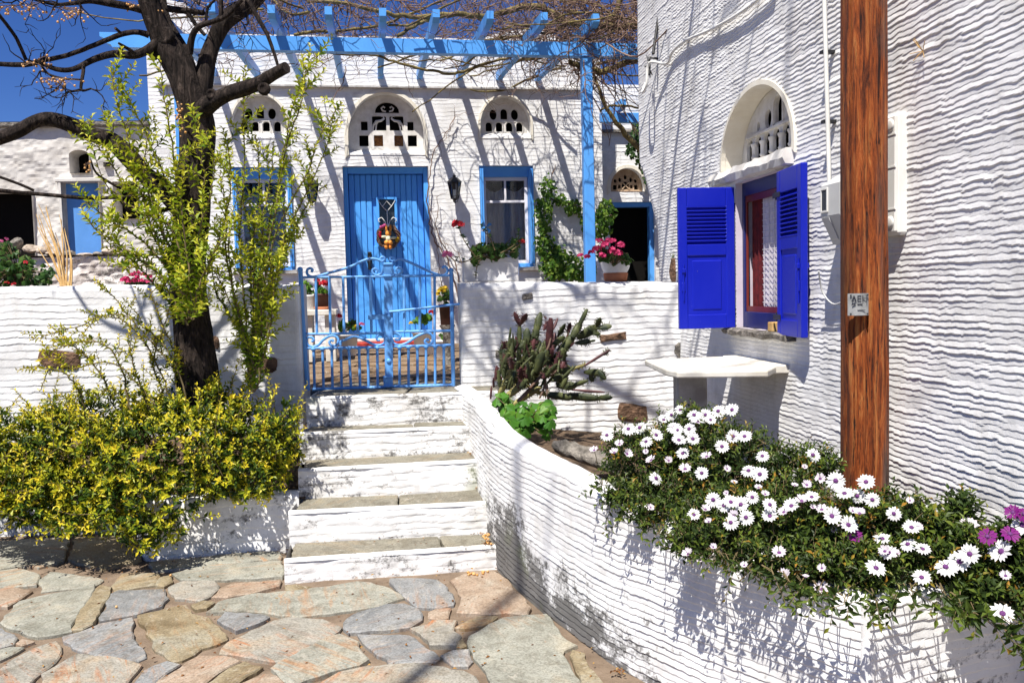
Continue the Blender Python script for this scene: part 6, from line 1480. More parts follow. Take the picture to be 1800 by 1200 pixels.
def round_leaf(seed, r=1.0, lobes=7):
    rq = random.Random(seed); n = lobes * 3; V = [(0, 0, .0)]
    for i in range(n + 1):
        a = math.radians(25) + (2 * math.pi - math.radians(50)) * i / n - math.pi / 2 + math.pi * 0 
        q = r * (1 + .13 * math.cos(2 * math.pi * i / 3) * -1) * (.92 + .1 * rq.random())
        V.append((q * math.cos(a - math.pi / 2 + math.pi), q * math.sin(a - math.pi / 2 + math.pi), .16 * r * ((i % 3) == 0) + .10 * r * rq.random() - .04))
    me = bpy.data.meshes.new('leaf'); me.from_pydata(V, [], [(0, i, i + 1) for i in range(1, n + 1)])
    a = me.attributes.new('tone', 'FLOAT', 'POINT'); a.data.foreach_set('value', np.full(len(V), rq.uniform(.25, .9), np.float32)); return me
def round_leaf_plant(t, E, n, r, mat, inner=.7, name='leaf', part=True, seeds=8, up=.6):
    ms = []
    for s in range(seeds):
        me = round_leaf(s + int(r * 1e4), r); me.materials.append(M[mat]); ms.append(me)
    inv = inv_of(t); sm = MB(); cen = np.mean([e[0] for e in E], 0); low = min(e[0][2] - e[1][2] for e in E)
    J = []
    for i in range(n):
        p, d, k = pick(E, inner); nr = Vector(norm(norm(np.array(d)) * .55 + np.array([0, -.45, up]) + RG.normal(0, .28, 3)))
        q = nr.to_track_quat('Z', 'Y').to_matrix().to_4x4() @ Matrix.Rotation(RG.uniform(0, 6.28), 4, 'Z') @ Matrix.Scale(RG.uniform(.6, 1.2), 4)
        Mx = inv @ Matrix.Translation(Vector(p)) @ q
        if part:
            o = bpy.data.objects.new(name, ms[i % seeds]); COL.objects.link(o); o.parent = t; o.matrix_local = Mx
        else: J.append((ms[i % seeds], Mx))
        if i % 2 == 0: sm.tube([p, (np.array(p) + cen) / 2 + np.array([0, 0, -.01]), [cen[0], cen[1], low]], .0022, 4, cap=False)
    if J:
        V, Fs, T = [], [], []
        for me, Mx in J:
            b = len(V); V += [tuple(Mx @ v.co) for v in me.vertices]; Fs += [tuple(b + k for k in f.vertices) for f in me.polygons]; T += [float(a.value) for a in me.attributes['tone'].data]
        me = bpy.data.meshes.new(name); me.from_pydata(V, [], Fs); me.materials.append(M[mat]); a = me.attributes.new('tone', 'FLOAT', 'POINT'); a.data.foreach_set('value', np.array(T, np.float32)); o = link(name, me, t); o['kind'] = 'stuff'
    sm.build('stalks', M['green_twig'], t, world=True)['kind'] = 'stuff'
ger = thing('geranium_plant', 'bright green round-leaved geranium at the foot of the prickly pear', 'plant', at_z(925, 770, .72))
GE = [ellipsoid(*a) for a in ((905, 738, 5.05, 44, 34, .16), (950, 722, 5.1, 30, 22, .14), (885, 705, 5.3, 18, 18, .1), (900, 758, 4.95, 30, 16, .1), (960, 745, 5.0, 16, 22, .1))]
round_leaf_plant(ger, GE, 130, .044, 'leaf_geranium', .6)
blk = thing('stone_block', 'rough rounded grey stone block lying in the planter under the cactus shadow', 'stone block', at_z(1010, 790, .72))
m = MB(); a, b = at_y(990, 782, 4.85), at_y(1085, 815, 4.55); dv = Vector(b - a); nrm = Vector((-dv.y, dv.x, 0)).normalized(); V = []
for i in range(13):
    t = -.15 + 1.2 * i / 12; s = 1.0 if i > 2 else (.55, .85, .97)[i]
    for k in range(12):
        an = 2 * math.pi * k / 12; V.append(Vector(a) + dv * t + nrm * math.cos(an) * .065 * s + Vector((0, 0, 1)) * (math.sin(an) * .045 * s * (1 + .10 * math.sin(i * 2.2 + k)) - .012 + .006 * math.sin(i * 3.7 + k * 2)))
m.add(V, [(r * 12 + k, r * 12 + (k + 1) % 12, (r + 1) * 12 + (k + 1) % 12, (r + 1) * 12 + k) for r in range(12) for k in range(12)], 0, True); m.add(V[:12], [tuple(range(12))]); m.add(V[-12:], [tuple(range(12))]); m.build('block', M['stone_grey'], blk, world=True)
# ------------------------------------------------------------------ white daisies spilling over the right planter
def petal_mesh(seed, R, n, mats, up, name='flower', spread=1.0, tone=.5):
    rq = np.random.default_rng(seed); B, D, N, L, W = [], [], [], [], []
    for i in range(n):
        a = 2 * math.pi * (i + rq.normal(0, .12)) / n; d = np.array([math.cos(a), math.sin(a), up + rq.normal(0, .07)])
        B.append(d * R * .14 * np.array([1, 1, .3])); D.append(d); N.append(np.array([0, 0, 1.0]) - d * up * .5); L.append(R * .86 * rq.uniform(.88, 1.08)); W.append(R * 2 * math.pi / n * .80 * spread * rq.uniform(.85, 1.1))
    V = leaf_geo(np.array(B), norm(np.array(D)), np.array(N), np.array(L), np.array(W), .12, .06)
    # blunter petals: pull the side points outwards
    mid = V[:, 3]; V[:, 1] += (V[:, 4] - mid) * .38; V[:, 2] += (V[:, 4] - mid) * .38
    me = bpy.data.meshes.new(name); Q = (np.array([[0, 2, 4, 3], [0, 3, 4, 1]])[None] + 5 * np.arange(n)[:, None, None]).reshape(-1, 4)
    me.from_pydata(V.reshape(-1, 3).tolist(), [], Q.tolist())
    for m in mats: me.materials.append(m)
    a = me.attributes.new('tone', 'FLOAT', 'POINT'); a.data.foreach_set('value', np.full(5 * n, tone, np.float32)); return me
def disc_mesh(R):
    mb = MB(); mb.lathe([(R, -.002), (R * .95, .002), (R * .6, .0045), (.0004, .005)], n=10)
    o = mb.build('flower_disc', M['disc_purple']); me = o.data; bpy.data.objects.remove(o); return me
DISC = disc_mesh(.0085)
PET = {'w': [petal_mesh(k, .034, 15 + k % 4, [M['petal_white']], u, 'flower') for k, u in enumerate((.05, .12, .22, -.08, -.22, .35))],
       'm': [petal_mesh(20 + k, .034, 13, [M['petal_pinkish']], u, 'flower') for k, u in enumerate((.9, .5))],
       'p': [petal_mesh(30 + k, .036, 13, [M['petal_purple']], u, 'flower') for k, u in enumerate((.25, -.3, .1))]}
def D_(L): return [(1000 + x / 2.25, 680 + y / 2.25) for x, y in L]
def daisy(name, label, base, E, flowers, nclus, ll, seed, extra=(), extra_hang=(), fs=1.0, more=0):
    t = thing(name, label, 'daisy bush', base, 0, 'daisy bushes in the right planter'); lf = Leafage(); sm = MB()
    for i in range(nclus):
        p, d, k = pick(E, .35); o = norm(np.array(d)); dr = norm(o * .7 + np.array([0, -.2, .55]) + RG.normal(0, .45, 3)); ln = RG.uniform(.05, .12)
        a = RG.normal(0, .13); dry = 1.0 if RG.random() < .018 else 0
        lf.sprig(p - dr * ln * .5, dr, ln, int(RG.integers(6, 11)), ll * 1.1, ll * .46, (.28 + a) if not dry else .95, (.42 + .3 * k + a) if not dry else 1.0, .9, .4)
        if i % 3 == 0: sm.tube([p - dr * ln * .7 + RG.normal(0, .01, 3), p, p + dr * ln * .4], [.0026, .002, .001], 4, cap=False)
    for p, d, n in extra:
        lf.sprig(p, d, .10, n, ll * 1.25, ll * .42, .45, .75, .9, .4)
    inv = inv_of(t); st = MB(); low = min(e[0][2] for e in E)
    flowers = list(flowers)
    while more > 0:
        e = E[int(RG.integers(len(E)))]; q = CAMR.T @ (e[0] + e[1] * norm(RG.normal(0, 1, 3)) * .95 - EYE); flowers.append((900 + F_PX * q[0] / -q[2], 600 - F_PX * q[1] / -q[2], 'b' if RG.random() < .75 else 'm', RG.uniform(.0, .8))); more -= 1
    for x, y, kind, face in flowers:
        h = hit(E, x, y)
        if h is None:
            c, r = min(E, key=lambda e: np.linalg.norm(np.cross(norm(ray(x, y)), e[0] - EYE))); k = np.linalg.norm(c - EYE); h = EYE + norm(ray(x, y)) * (k - .05)
        h = h - norm(ray(x, y)) * RG.uniform(.025, .07)
        n = norm(-np.array(SUN_TO) * .62 - norm(ray(x, y)) * .62 * face + RG.normal(0, .22, 3) + np.array([0, 0, .1]))
        o = bpy.data.objects.new('flower', PET['m' if kind == 'b' else kind][int(RG.integers(len(PET['m' if kind == 'b' else kind])))]); COL.objects.link(o); o.parent = t
        sc = RG.uniform(.84, 1.12) * fs * (.5 if kind == 'b' else .85 if kind == 'm' else .72 if kind == 'p' and fs > 1.1 else 1)
        o.matrix_local = inv @ Matrix.Translation(Vector(h)) @ Vector(n).to_track_quat('Z', 'Y').to_matrix().to_4x4() @ Matrix.Scale(sc, 4)
        dd = bpy.data.objects.new('flower_disc', DISC); COL.objects.link(dd); dd.parent = o
        st.tube([h, h - n * .035 + np.array([0, .01, -.005]), h - n * .06 + np.array([0, .05, -.02])], [.0014, .0016, .0018], 4, cap=False)
    for x, y, yy in extra_hang:
        p = at_y(x, y, yy)
        for q in range(3):
            d = norm(np.array([RG.normal(-.2, .6), -.6, RG.normal(-.3, .45)])); ln = RG.uniform(.05, .14); sm.tube([p + np.array([RG.normal(0, .02), .05, .01]), p + RG.normal(0, .006, 3), p + d * ln * .9], [.0018, .0014, .0008], 4, cap=False)
            lf.sprig(p, d, ln, int(RG.integers(7, 12)), ll * 1.2, ll * .5, .35, .75, .9, .4)
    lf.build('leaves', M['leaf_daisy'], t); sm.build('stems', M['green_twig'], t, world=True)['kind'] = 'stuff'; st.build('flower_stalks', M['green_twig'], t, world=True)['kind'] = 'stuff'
    return t
def FL(L, kind='w', face=1.0): return [(x, y, kind, face) for x, y in D_(L)]
EA = [ellipsoid(*a) for a in ((1120, 815, 3.72, 62, 70, .22), (1215, 785, 3.75, 85, 68, .25), (1290, 830, 3.45, 95, 85, .25), (1165, 880, 3.45, 85, 50, .16), (1385, 835, 3.42, 62, 48, .2), (1290, 915, 3.12, 120, 62, .16), (1400, 905, 3.0, 80, 60, .15), (1440, 815, 3.45, 36, 34, .12), (1245, 950, 2.95, 80, 40, .08), (1337, 982, 2.78, 50, 28, .07), (1140, 897, 3.24, 46, 24, .07), (1090, 868, 3.42, 30, 22, .06))]
daisy('daisy_bush', 'big clump of white daisies with purple centres below the marble table', (1.05, 3.5, .62), EA,
      FL([(150,190),(235,165),(280,160),(305,215),(345,190),(405,110),(440,90),(375,130),(435,210),(490,205),(430,170),(510,140),(560,130),(590,95),(645,90),(495,110),(650,195),(695,195),(605,235),(450,262),(525,340),(765,272),(710,330),(755,345),(965,268),(725,435),(570,445),(640,455),(612,468),(680,465),(495,505),(640,535),(700,515),(795,465),(795,510),(880,470),(415,160),(475,165),(540,110),(345,360)])
      + FL([(180,260),(230,265),(100,250),(545,275),(540,485),(460,325),(395,292),(325,290),(850,495),(200,225)], 'm', .4), 2900, .031, 1, (), [(1060, 850, 3.50), (1075, 880, 3.42), (1100, 900, 3.30), (1130, 915, 3.22), (1160, 935, 3.08), (1185, 945, 3.02), (1215, 950, 2.92), (1240, 965, 2.86), (1265, 975, 2.80), (1290, 985, 2.76), (1320, 1000, 2.70)], .90, 22)
EB = [ellipsoid(*a) for a in ((1435, 950, 2.92, 75, 62, .15), (1545, 925, 2.90, 85, 65, .16), (1500, 1000, 2.72, 95, 45, .10), (1420, 1010, 2.72, 50, 30, .06), (1600, 920, 2.95, 48, 45, .14), (1600, 980, 2.78, 60, 48, .1))]
daisy('daisy_bush', 'clump of white daisies around the foot of the wooden pole with one mauve flower', (1.25, 2.95, .50), EB,
      FL([(960,435),(1055,370),(1175,375),(1090,420),(1140,430),(1200,445),(1040,510),(1105,545),(1285,500),(1355,555),(1340,620),(1240,600),(1265,655),(1215,715),(1475,580),(1400,640),(1395,752)]) + FL([(1000,485),(1150,500),(1250,650)], 'm', .5) + FL([(1130,590)], 'p'), 1250, .034, 2, (), [(1360, 1005, 2.66), (1385, 1015, 2.62), (1410, 1025, 2.58), (1440, 1035, 2.54), (1470, 1045, 2.50), (1490, 1060, 2.46), (1540, 1050, 2.48), (1580, 1050, 2.50), (1600, 1040, 2.52)], .92, 10)
EC = [ellipsoid(*a) for a in ((1700, 985, 2.74, 70, 58, .12), (1775, 985, 2.70, 75, 75, .12), (1690, 900, 2.95, 32, 30, .08), (1745, 1050, 2.60, 70, 34, .06), (1650, 950, 2.85, 40, 45, .1), (1840, 1000, 2.7, 80, 90, .15))]
daisy('daisy_bush', 'clump of white and dark purple daisies at the right end of the planter', (1.5, 2.8, .46), EC,
      FL([(1585,660),(1545,690),(1490,710),(1710,650),(1715,895)]) + FL([(1755,495),(1655,590),(1745,580),(1800,500)], 'p') + FL([(1795,545)]), 900, .042, 3, (), [(1660, 1040, 2.52), (1690, 1055, 2.48), (1715, 1075, 2.45), (1740, 1090, 2.44), (1765, 1100, 2.44), (1790, 1100, 2.44)], 1.12, 4)

# ------------------------------------------------------------------ pots and potted plants
def bloom_cluster(t, c, r, mat, n=26, name='bloom', seed=0):
    rq = np.random.default_rng(seed); B, D, N = [], [], []
    for i in range(n):
        d = norm(rq.normal(0, 1, 3)); d[2] = abs(d[2]) * .7; p = np.array(c) + d * r * rq.uniform(.35, 1)
        for k in range(5):
            a = norm(np.cross(d, [.3, .1, 1])); b = np.cross(d, a); an = 6.283 * k / 5
            B.append(p); D.append(a * math.cos(an) + b * math.sin(an) + d * .35); N.append(d)
    n5 = len(B); k = r * .52
    return leaves(name, B, D, N, np.full(n5, k), np.full(n5, k * .8), M[mat], t, rq.uniform(0, 1, n5), .1, .1, None)
def pot_plant(name, label, base, prof, mat, rz=0, square=None):
    t = thing(name, label, 'flower pot', base, rz, 'potted plants round the gate and door')
    m = MB()
    if square:
        l, w, h, th = square
        m.box(-l / 2, l / 2, -w / 2, w / 2, 0, h - .03, 0, .008)
        for q in ((-l / 2, l / 2, -w / 2, -w / 2 + th), (-l / 2, l / 2, w / 2 - th, w / 2), (-l / 2, -l / 2 + th, -w / 2 + th, w / 2 - th), (l / 2 - th, l / 2, -w / 2 + th, w / 2 - th)): m.box(*q, h - .034, h, 0, .004)
        m.build('trough', M[mat], t)
    else: m.lathe(prof, n=24); m.build('pot', M[mat], t)
    return t
wt = lambda u, dv=.16: GF.w(u, dv, float(np.interp(u, [.5, 2.4], [1.618, 1.578])))
def wall_u(px): return GF.uz(px, 496)[0]
# white trough with geraniums on the wall beside the gate
u0, u1 = GF.uz(814, 490, .06)[0], GF.uz(912, 490, .06)[0]; hz = GF.uz(860, 452, .06)[1] - wt(.7)[2]
tr = pot_plant('flower_trough', 'white concrete trough of geraniums with one tall red flower, on the wall beside the gate', wt((u0 + u1) / 2, .15), None, 'white_pot', GF.a, (u1 - u0, .18, hz, .02))
TE = [ellipsoid(*a) for a in ((858, 440, 6.42, 34, 18, .09), (890, 438, 6.45, 26, 14, .08), (835, 450, 6.38, 14, 10, .07), (905, 428, 6.45, 10, 14, .05))]
round_leaf_plant(tr, TE, 150, .026, 'leaf_dark', .5, 'leaves', False)
lf = Leafage(); sm = MB()
for ln, tip in (([(835, 450), (822, 432), (812, 415), (805, 395)], 'bloom_red'), ([(830, 455), (815, 460), (800, 458), (787, 448)], 'bloom_rose'), ([(870, 440), (862, 420), (850, 405), (845, 398)], None), ([(880, 445), (905, 430), (912, 415), (910, 405)], None), ([(845, 455), (838, 470), (836, 490)], None), ([(900, 440), (915, 428), (918, 425)], 'bloom_red')):
    P = smooth_path([at_y(x, y, 6.35) for x, y in ln], 4); sm.tube(P, lerp_list([.005, .0025], len(P)), 5)
    for p in P[4::3]: lf.sprig(p, [0, -.2, 1], .03, 4, .036, .034, .3, .7, 1.1)
    if tip: bloom_cluster(tr, P[-1], .045 if tip == 'bloom_red' and ln[0][0] == 835 else (.04 if tip == 'bloom_rose' else .024), tip, 24, seed=len(ln))
lf.build('trailing_leaves', M['leaf_dark'], tr); sm.build('stems', M['green_twig'], tr, world=True)['kind'] = 'stuff'
# pink geranium in a terracotta pot inside a white bowl
uc = GF.uz(1083, 480, .14)[0]; b = wt(uc, .16); k = 6.5 / F_PX
pg = pot_plant('flower_pot', 'hot pink geranium in a terracotta pot with a broad white rim, on the garden wall', b, [(17 * k, 0), (20 * k, .004), (22 * k, 14 * k), (20 * k, 15 * k)], 'terracotta')
m = MB(); m.lathe([(19 * k, 14 * k), (21 * k, 16 * k), (25 * k, 24 * k), (26.5 * k, 33 * k), (26.5 * k, 36 * k), (24 * k, 36 * k), (22 * k, 31 * k), (.001, 30 * k)], n=24); m.build('bowl', M['white_pot'], pg)
PE = [ellipsoid(*a) for a in ((1080, 450, 6.5, 26, 14, .09), (1060, 445, 6.45, 18, 14, .08), (1100, 455, 6.5, 12, 12, .06))]
round_leaf_plant(pg, PE, 90, .022, 'leaf_dark', .5, 'leaves', False)
for i, (x, y, r) in enumerate([(1048, 438, .036), (1062, 432, .042), (1076, 442, .042), (1090, 432, .036), (1070, 425, .034), (1058, 450, .034), (1086, 446, .036), (1040, 445, .030), (1032, 452, .026), (1020, 449, .022), (1054, 424, .030), (1078, 424, .026)]): bloom_cluster(pg, at_y(x, y, 6.38), r, 'bloom_pink', 22, seed=50 + i)
# small brown urn beside the shutter
ur = thing('clay_urn', 'small rough brown clay urn on the wall end beside the cobalt shutter', 'urn', GF.w(GF.uz(1188, 495, .1)[0], .12, 1.575), 0)
m = MB(); m.lathe([(.026, 0), (.040, .03), (.046, .08), (.040, .13), (.030, .165), (.034, .18), (.028, .182), (.02, .16)], n=14); m.build('urn', M['stone_brown'], ur)
lf = Leafage()
for i in range(6): lf.sprig(np.array(GF.w(GF.uz(1186, 495, .1)[0], .12, 1.75)), [RG.normal(0, .5), RG.normal(0, .4), 1], .05, 5, .03, .008, .4, .9)
lf.build('dry_sprigs', M['leaf_daisy'], ur)
# pots in the courtyard
FZ = lambda y: .80 + (y - 6) * .13 / 6.6 + .02
def yard(px, py, y): 
    p = at_y(px, py, y); p[2] = FZ(y); return p
std = thing('stone_bench', 'small white marble stand left of the blue door, seen through the gate', 'stand', yard(560, 600, 8.6), HF.a)
a, b = at_y(522, 545, 8.6), at_y(592, 545, 8.6); zt = a[2]; x0, x1 = a[0] - std.location.x, b[0] - std.location.x; h = zt - FZ(8.6)
m = MB(); m.box(x0, x1, -.18, .22, h - .055, h, 0, .006); m.build('slab', M['marble'], std)
for xx in (x0 + .06, x0 + .28):
    m = MB(); m.box(xx, xx + .1, -.12, .16, 0, h - .055, 0, .006); m.build('leg', M['marble'], std)
def simple_pot(px, y, z, rt, rb, h, mat, label, E, nl, lr, blooms, seed, saucer=None, lmat='leaf_geranium'):
    c = at_y(px, 600, y); t = pot_plant('flower_pot', label, (c[0], c[1], z), [(rb, 0), (rb * 1.04, .004), (rt * .97, h * .86), (rt * 1.06, h * .87), (rt * 1.06, h), (rt * .94, h), (rt * .9, h * .9), (.001, h * .88)], mat)
    if saucer: m = MB(); m.lathe([(rb * 1.3, -.0), (rb * 1.5, .03), (rb * 1.42, .03), (rb * 1.2, .008)], n=20); m.build('saucer', M[saucer], t)
    round_leaf_plant(t, [ellipsoid(*e) for e in E], nl, lr, lmat, .4, 'leaves', False)
    for i, (x, yy, r, bm) in enumerate(blooms): bloom_cluster(t, at_y(x, yy, y - .12), r, bm, 20, seed=seed + i)
    return t
simple_pot(545, 8.6, zt, .075, .065, .15, 'white_pot', 'plain white pot with a leafy stem on the marble stand', [(543, 512, 8.6, 10, 16, .06), (538, 500, 8.6, 5, 12, .04)], 34, .026, [], 1)
simple_pot(569, 8.55, zt, .075, .055, .16, 'brown_pot', 'dark brown pot with a round red flower on the marble stand', [(566, 512, 8.55, 12, 10, .06), (560, 500, 8.55, 6, 8, .04)], 34, .026, [(570, 499, .05, 'bloom_red'), (558, 493, .032, 'bloom_red')], 2, 'terracotta')
simple_pot(610, 9.15, FZ(9.15), .12, .09, .24, 'white_pot', 'white pot of geraniums standing left in front of the blue door', [(612, 566, 9.15, 18, 9, .10), (625, 572, 9.1, 10, 6, .08), (600, 572, 9.1, 6, 6, .06)], 60, .030, [(596, 556, .038, 'bloom_red'), (636, 570, .028, 'bloom_rose'), (626, 574, .026, 'bloom_yellow')], 3)
simple_pot(745, 9.05, FZ(9.05), .12, .085, .26, 'white_pot', 'white pot of geraniums standing right in front of the blue door', [(746, 557, 9.05, 15, 11, .10), (735, 562, 9.05, 8, 6, .07)], 60, .030, [(759, 549, .034, 'bloom_red'), (722, 568, .024, 'bloom_yellow')], 4)
simple_pot(775, 8.7, FZ(8.7), .10, .08, .18, 'white_pot', 'squat white pot by the inner side of the right gate post', [(778, 590, 8.7, 8, 6, .05)], 14, .024, [], 6)
yp = simple_pot(787, 8.2, FZ(8.2) + .36, .075, .06, .20, 'brown_pot', 'tall dark pot with a yellow flower beside the right gate post', [(780, 520, 8.2, 12, 12, .06), (786, 515, 8.2, 8, 10, .05)], 30, .026, [(776, 511, .046, 'bloom_yellow'), (782, 507, .034, 'bloom_yellow'), (770, 517, .030, 'bloom_yellow')], 5, None, 'leaf_dark')
m = MB(); m.lathe([(.07, -.38), (.05, -.34), (.045, -.06), (.075, -.01), (.075, 0.0)], n=14); m.build('pedestal', M['stone_grey'], yp)
# blue ornaments
bj = thing('blue_vase', 'little blue bird-shaped vase on the garden wall in front of the ivy', 'vase', GF.w(GF.uz(907, 470, .3)[0], .3, GF.uz(907, 470, .3)[1]), 0)
m = MB(); m.lathe([(.012, -.10), (.022, -.06), (.026, 0), (.020, .045), (.008, .07), (.016, .088), (.014, .09)], n=12); m.tube([(0, 0, .075), (.018, 0, .09), (.030, 0, .086)], [.008, .006, .002], 6); m.build('body', M['blue_toy'], bj)
wm = thing('blue_windmill', 'small blue toy windmill stuck among the geraniums in the white trough', 'ornament', at_y(855, 420, 6.4))
m = MB(); m.tube([(0, 0, -.12), (0, 0, .085)], .003, 5); m.build('stick', M['white_iron'], wm)
for k in range(4):
    m = MB(); a = k * math.pi / 2 + .4; m.add([(0, -.006, .085), (.05 * math.cos(a), -.01, .085 + .05 * math.sin(a)), (.042 * math.cos(a + .6), -.022, .085 + .042 * math.sin(a + .6)), (.012 * math.cos(a + .8), -.012, .085 + .012 * math.sin(a + .8))], [(0, 1, 2, 3)]); m.build('vane', M['blue_toy'], wm)

# ------------------------------------------------------------------ ivy on the facade and on the wing
def flat_ivy(name, label, E, n, l, mat, base, stems, yst, t0=.1, t1=.95):
    t = thing(name, label, 'ivy', base); lf = Leafage(); sm = MB()
    for i in range(n):
        p, d, k = pick(E, .2); nr = norm(np.array([RG.normal(0, .5), -1, .55 + RG.normal(0, .35)])); dr = norm(np.array([RG.normal(0, .7), -.25, -.65 + RG.normal(0, .45)]))
        lf.put(p, dr, nr, l * RG.uniform(.6, 1.25), l * .9 * RG.uniform(.6, 1.2), t0 + (t1 - t0) * RG.random() ** 1.3)
    lf.build('leaves', M[mat], t, fold=.2, curl=.15)
    for s in stems: P = smooth_path([at_y(x, y, yst) for x, y in s], 4); sm.tube([p + RG.normal(0, .006, 3) for p in P], lerp_list([.010, .004], len(P)), 5)
    sm.build('stems', M['twig'], t, world=True)
yF = lambda px: float(HF.world(px, 400)[1])
flat_ivy('ivy', 'bright ivy climbing the white wall behind the blue pergola post', [ellipsoid(*a) for a in ((962, 330, yF(962) - .10, 13, 26, .07), (956, 375, yF(956) - .12, 17, 36, .09), (957, 425, yF(956) - .12, 16, 40, .09), (972, 470, yF(972) - .14, 22, 30, .1), (995, 465, yF(995) - .25, 30, 24, .15), (985, 350, yF(985) - .08, 14, 12, .05), (1005, 362, yF(1005) - .08, 18, 14, .06), (1065, 372, 10.4, 16, 30, .12), (1050, 395, 10.5, 30, 26, .12), (1030, 375, yF(1030) - .05, 16, 14, .06), (1020, 478, 9.6, 30, 18, .15), (980, 440, yF(980) - .1, 12, 16, .06))],
         1500, .058, 'leaf_ivy', HF.world(970, 490, -.1), [[(985, 495), (965, 440), (950, 400), (968, 350), (970, 305)], [(968, 350), (1000, 358), (1040, 372), (1080, 380)], [(970, 305), (978, 292)]], yF(965) - .06)
flat_ivy('ivy', 'dark ivy hanging over the arched transom of the wing', [ellipsoid(*a) for a in ((1122, 235, 11.0, 14, 24, .15), (1132, 275, 11.0, 14, 30, .15), (1110, 262, 11.0, 10, 16, .1), (1140, 310, 11.0, 10, 18, .1))], 420, .055, 'leaf_dark', HF.world(1120, 240, .4), [[(1125, 300), (1118, 250), (1110, 215)]], 11.05)

# ------------------------------------------------------------------ bare grapevine on the pergola and up the wall by the door
vine = thing('grapevine', 'bare tangled grapevine sprawling over the blue pergola', 'vine', HF.w(2.6, -2.0, .9), HF.a)
rn = random.Random(77)
def hv(px, py, v): return HF.world(px, py, v)
lg = MB()
for pts, v, r in (([(540, 4), (600, 6), (680, 24), (740, 30), (790, 25), (850, 28), (930, 12), (965, 20), (1000, 40), (1060, 48), (1125, 42)], -2.3, [.012, .016, .02, .022, .024, .026, .03, .034, .034, .036, .034]),
                  ([(698, 64), (735, 42), (765, 32), (792, 26)], -2.3, [.018, .018, .02, .02]), ([(560, 92), (610, 96), (660, 98), (700, 110), (760, 125), (805, 128), (850, 112), (900, 100), (960, 80)], -1.4, [.008, .010, .012, .013, .015, .015, .013, .012, .010]),
                  ([(1000, 108), (1025, 118), (1060, 126), (1095, 113), (1130, 100)], -2.0, [.026, .032, .032, .034, .034]), ([(1092, -10), (1082, 25), (1060, 48)], -2.3, [.03, .03, .03]), ([(1000, 40), (960, 60), (920, 45), (880, 52)], -2.2, [.018, .014, .01, .008]),
                  ([(1032, 90), (1050, 150), (1072, 200), (1100, 235), (1135, 275)], -1.6, [.012, .016, .022, .028, .034]), ([(1125, 190), (1095, 186), (1070, 188), (1055, 196)], -1.4, [.010, .012, .012, .010])):
    P = smooth_path([hv(x, y, v) + np.array([0, 0, 0]) for x, y in pts], 5); lg.tube([p + np.array([rn.gauss(0, .006), rn.gauss(0, .006), rn.gauss(0, .006)]) for p in P], lerp_list(r, len(P)), 8, rough=.14, seed=int(r[0] * 1e4))
for i in range(26):                        # older gnarled canes across the rafters
    u = rn.uniform(-1.2, 2.7) if i % 2 else rn.uniform(1.2, 2.9); v = rn.uniform(-2.9, -.4); p = Vector(HF.w(u, v, 4.17 + .05 * v)); d = Vector((rn.choice((-1, -1, 1)) * 1.0, rn.gauss(0, .5), rn.gauss(0, .12))); P = [p]
    for k in range(rn.randint(9, 18)):
        d = (d.normalized() + Vector((rn.gauss(0, .22), rn.gauss(0, .28), rn.gauss(0, .12) - .25 * (P[-1].z - 4.12)))); P.append(P[-1] + d.normalized() * .12)
    r0 = rn.uniform(.009, .017); lg.tube(P, lerp_list([r0, r0 * .5], len(P)), 6, rough=.12, seed=i)
lg.build('main_stem', M['log'], vine, world=True)
tg = MB()
def twig_in(p, d, n, step, r0, side, depth, up=.03, spread=.30): twig_walk(tg, p, d, n, step, r0, r0 * .4, spread, up, side, depth)
for i in range(560):                       # shoots lying over and rising from the rafters
    right = rn.random() < .52
    u = rn.uniform(1.0, 2.75) if right else rn.uniform(-2.0, 1.6); v = rn.uniform(-2.9, -.3); z = 4.14 + .06 * v + rn.uniform(.0, .30 if right else .14)
    if right: d = (rn.gauss(-.2, .8), rn.gauss(0, .6), rn.gauss(.02, .35)); st_ = .055
    else: d = (rn.gauss(.1, .7), rn.gauss(0, .5), rn.gauss(.22, .22)); st_ = .055
    twig_in(HF.w(u, v, z), d, rn.randint(7, 15), st_, rn.uniform(.0030, .0065), .35, 1)
for i in range(60):                        # upright reddish shoots at the left
    twig_in(hv(rn.uniform(380, 720), rn.uniform(20, 62), -2.2), (rn.gauss(-.25, .5), rn.gauss(0, .3), .8), rn.randint(6, 11), .06, .0055, .5, 1, .06, .22)
for i in range(18):                        # long shoots drooping behind the post to the lower right
    a = (rn.uniform(1000, 1100), rn.uniform(70, 130)); b = (rn.uniform(1035, 1150), rn.uniform(170, 285)); v = rn.uniform(-2.2, -1.0)
    P = smooth_path([hv(*a, v), (hv(*a, v) + hv(*b, v)) / 2 + np.array([rn.gauss(0, .06), rn.gauss(0, .05), rn.gauss(.0, .05)]), hv(*b, v)], 5); tg.tube(P, lerp_list([.0075, .0035], len(P)), 5, cap=False)
for i in range(130):                        # tangled knot above the right end of the beam
    twig_in(hv(rn.uniform(985, 1118), rn.uniform(-5, 110), rn.uniform(-2.8, -1.6)), (rn.gauss(0, .8), rn.gauss(0, .4), rn.gauss(-.1, .6)), rn.randint(8, 14), .05, .006, .5, 1)
tg.build('twigs', M['twig'], vine, world=True)['kind'] = 'stuff'
th_ = MB(); P = smooth_path([on_ff(-.95, -.30, 3.62), on_ff(-.62, -.12, 3.42), at_y(1185, 42, 6.6), at_y(1215, 44, 6.35), at_y(1240, 38, 6.15), at_y(1262, 27, 6.0)], 5); th_.tube(P, lerp_list([.007, .004], len(P)), 5)
for p in P[::3]: th_.tube([p, p + np.array([rn.gauss(0, .02), rn.gauss(0, .02), rn.uniform(.01, .03)])], [.003, .001], 4, cap=False)
th_.build('stray_shoot', M['twig'], vine, world=True)
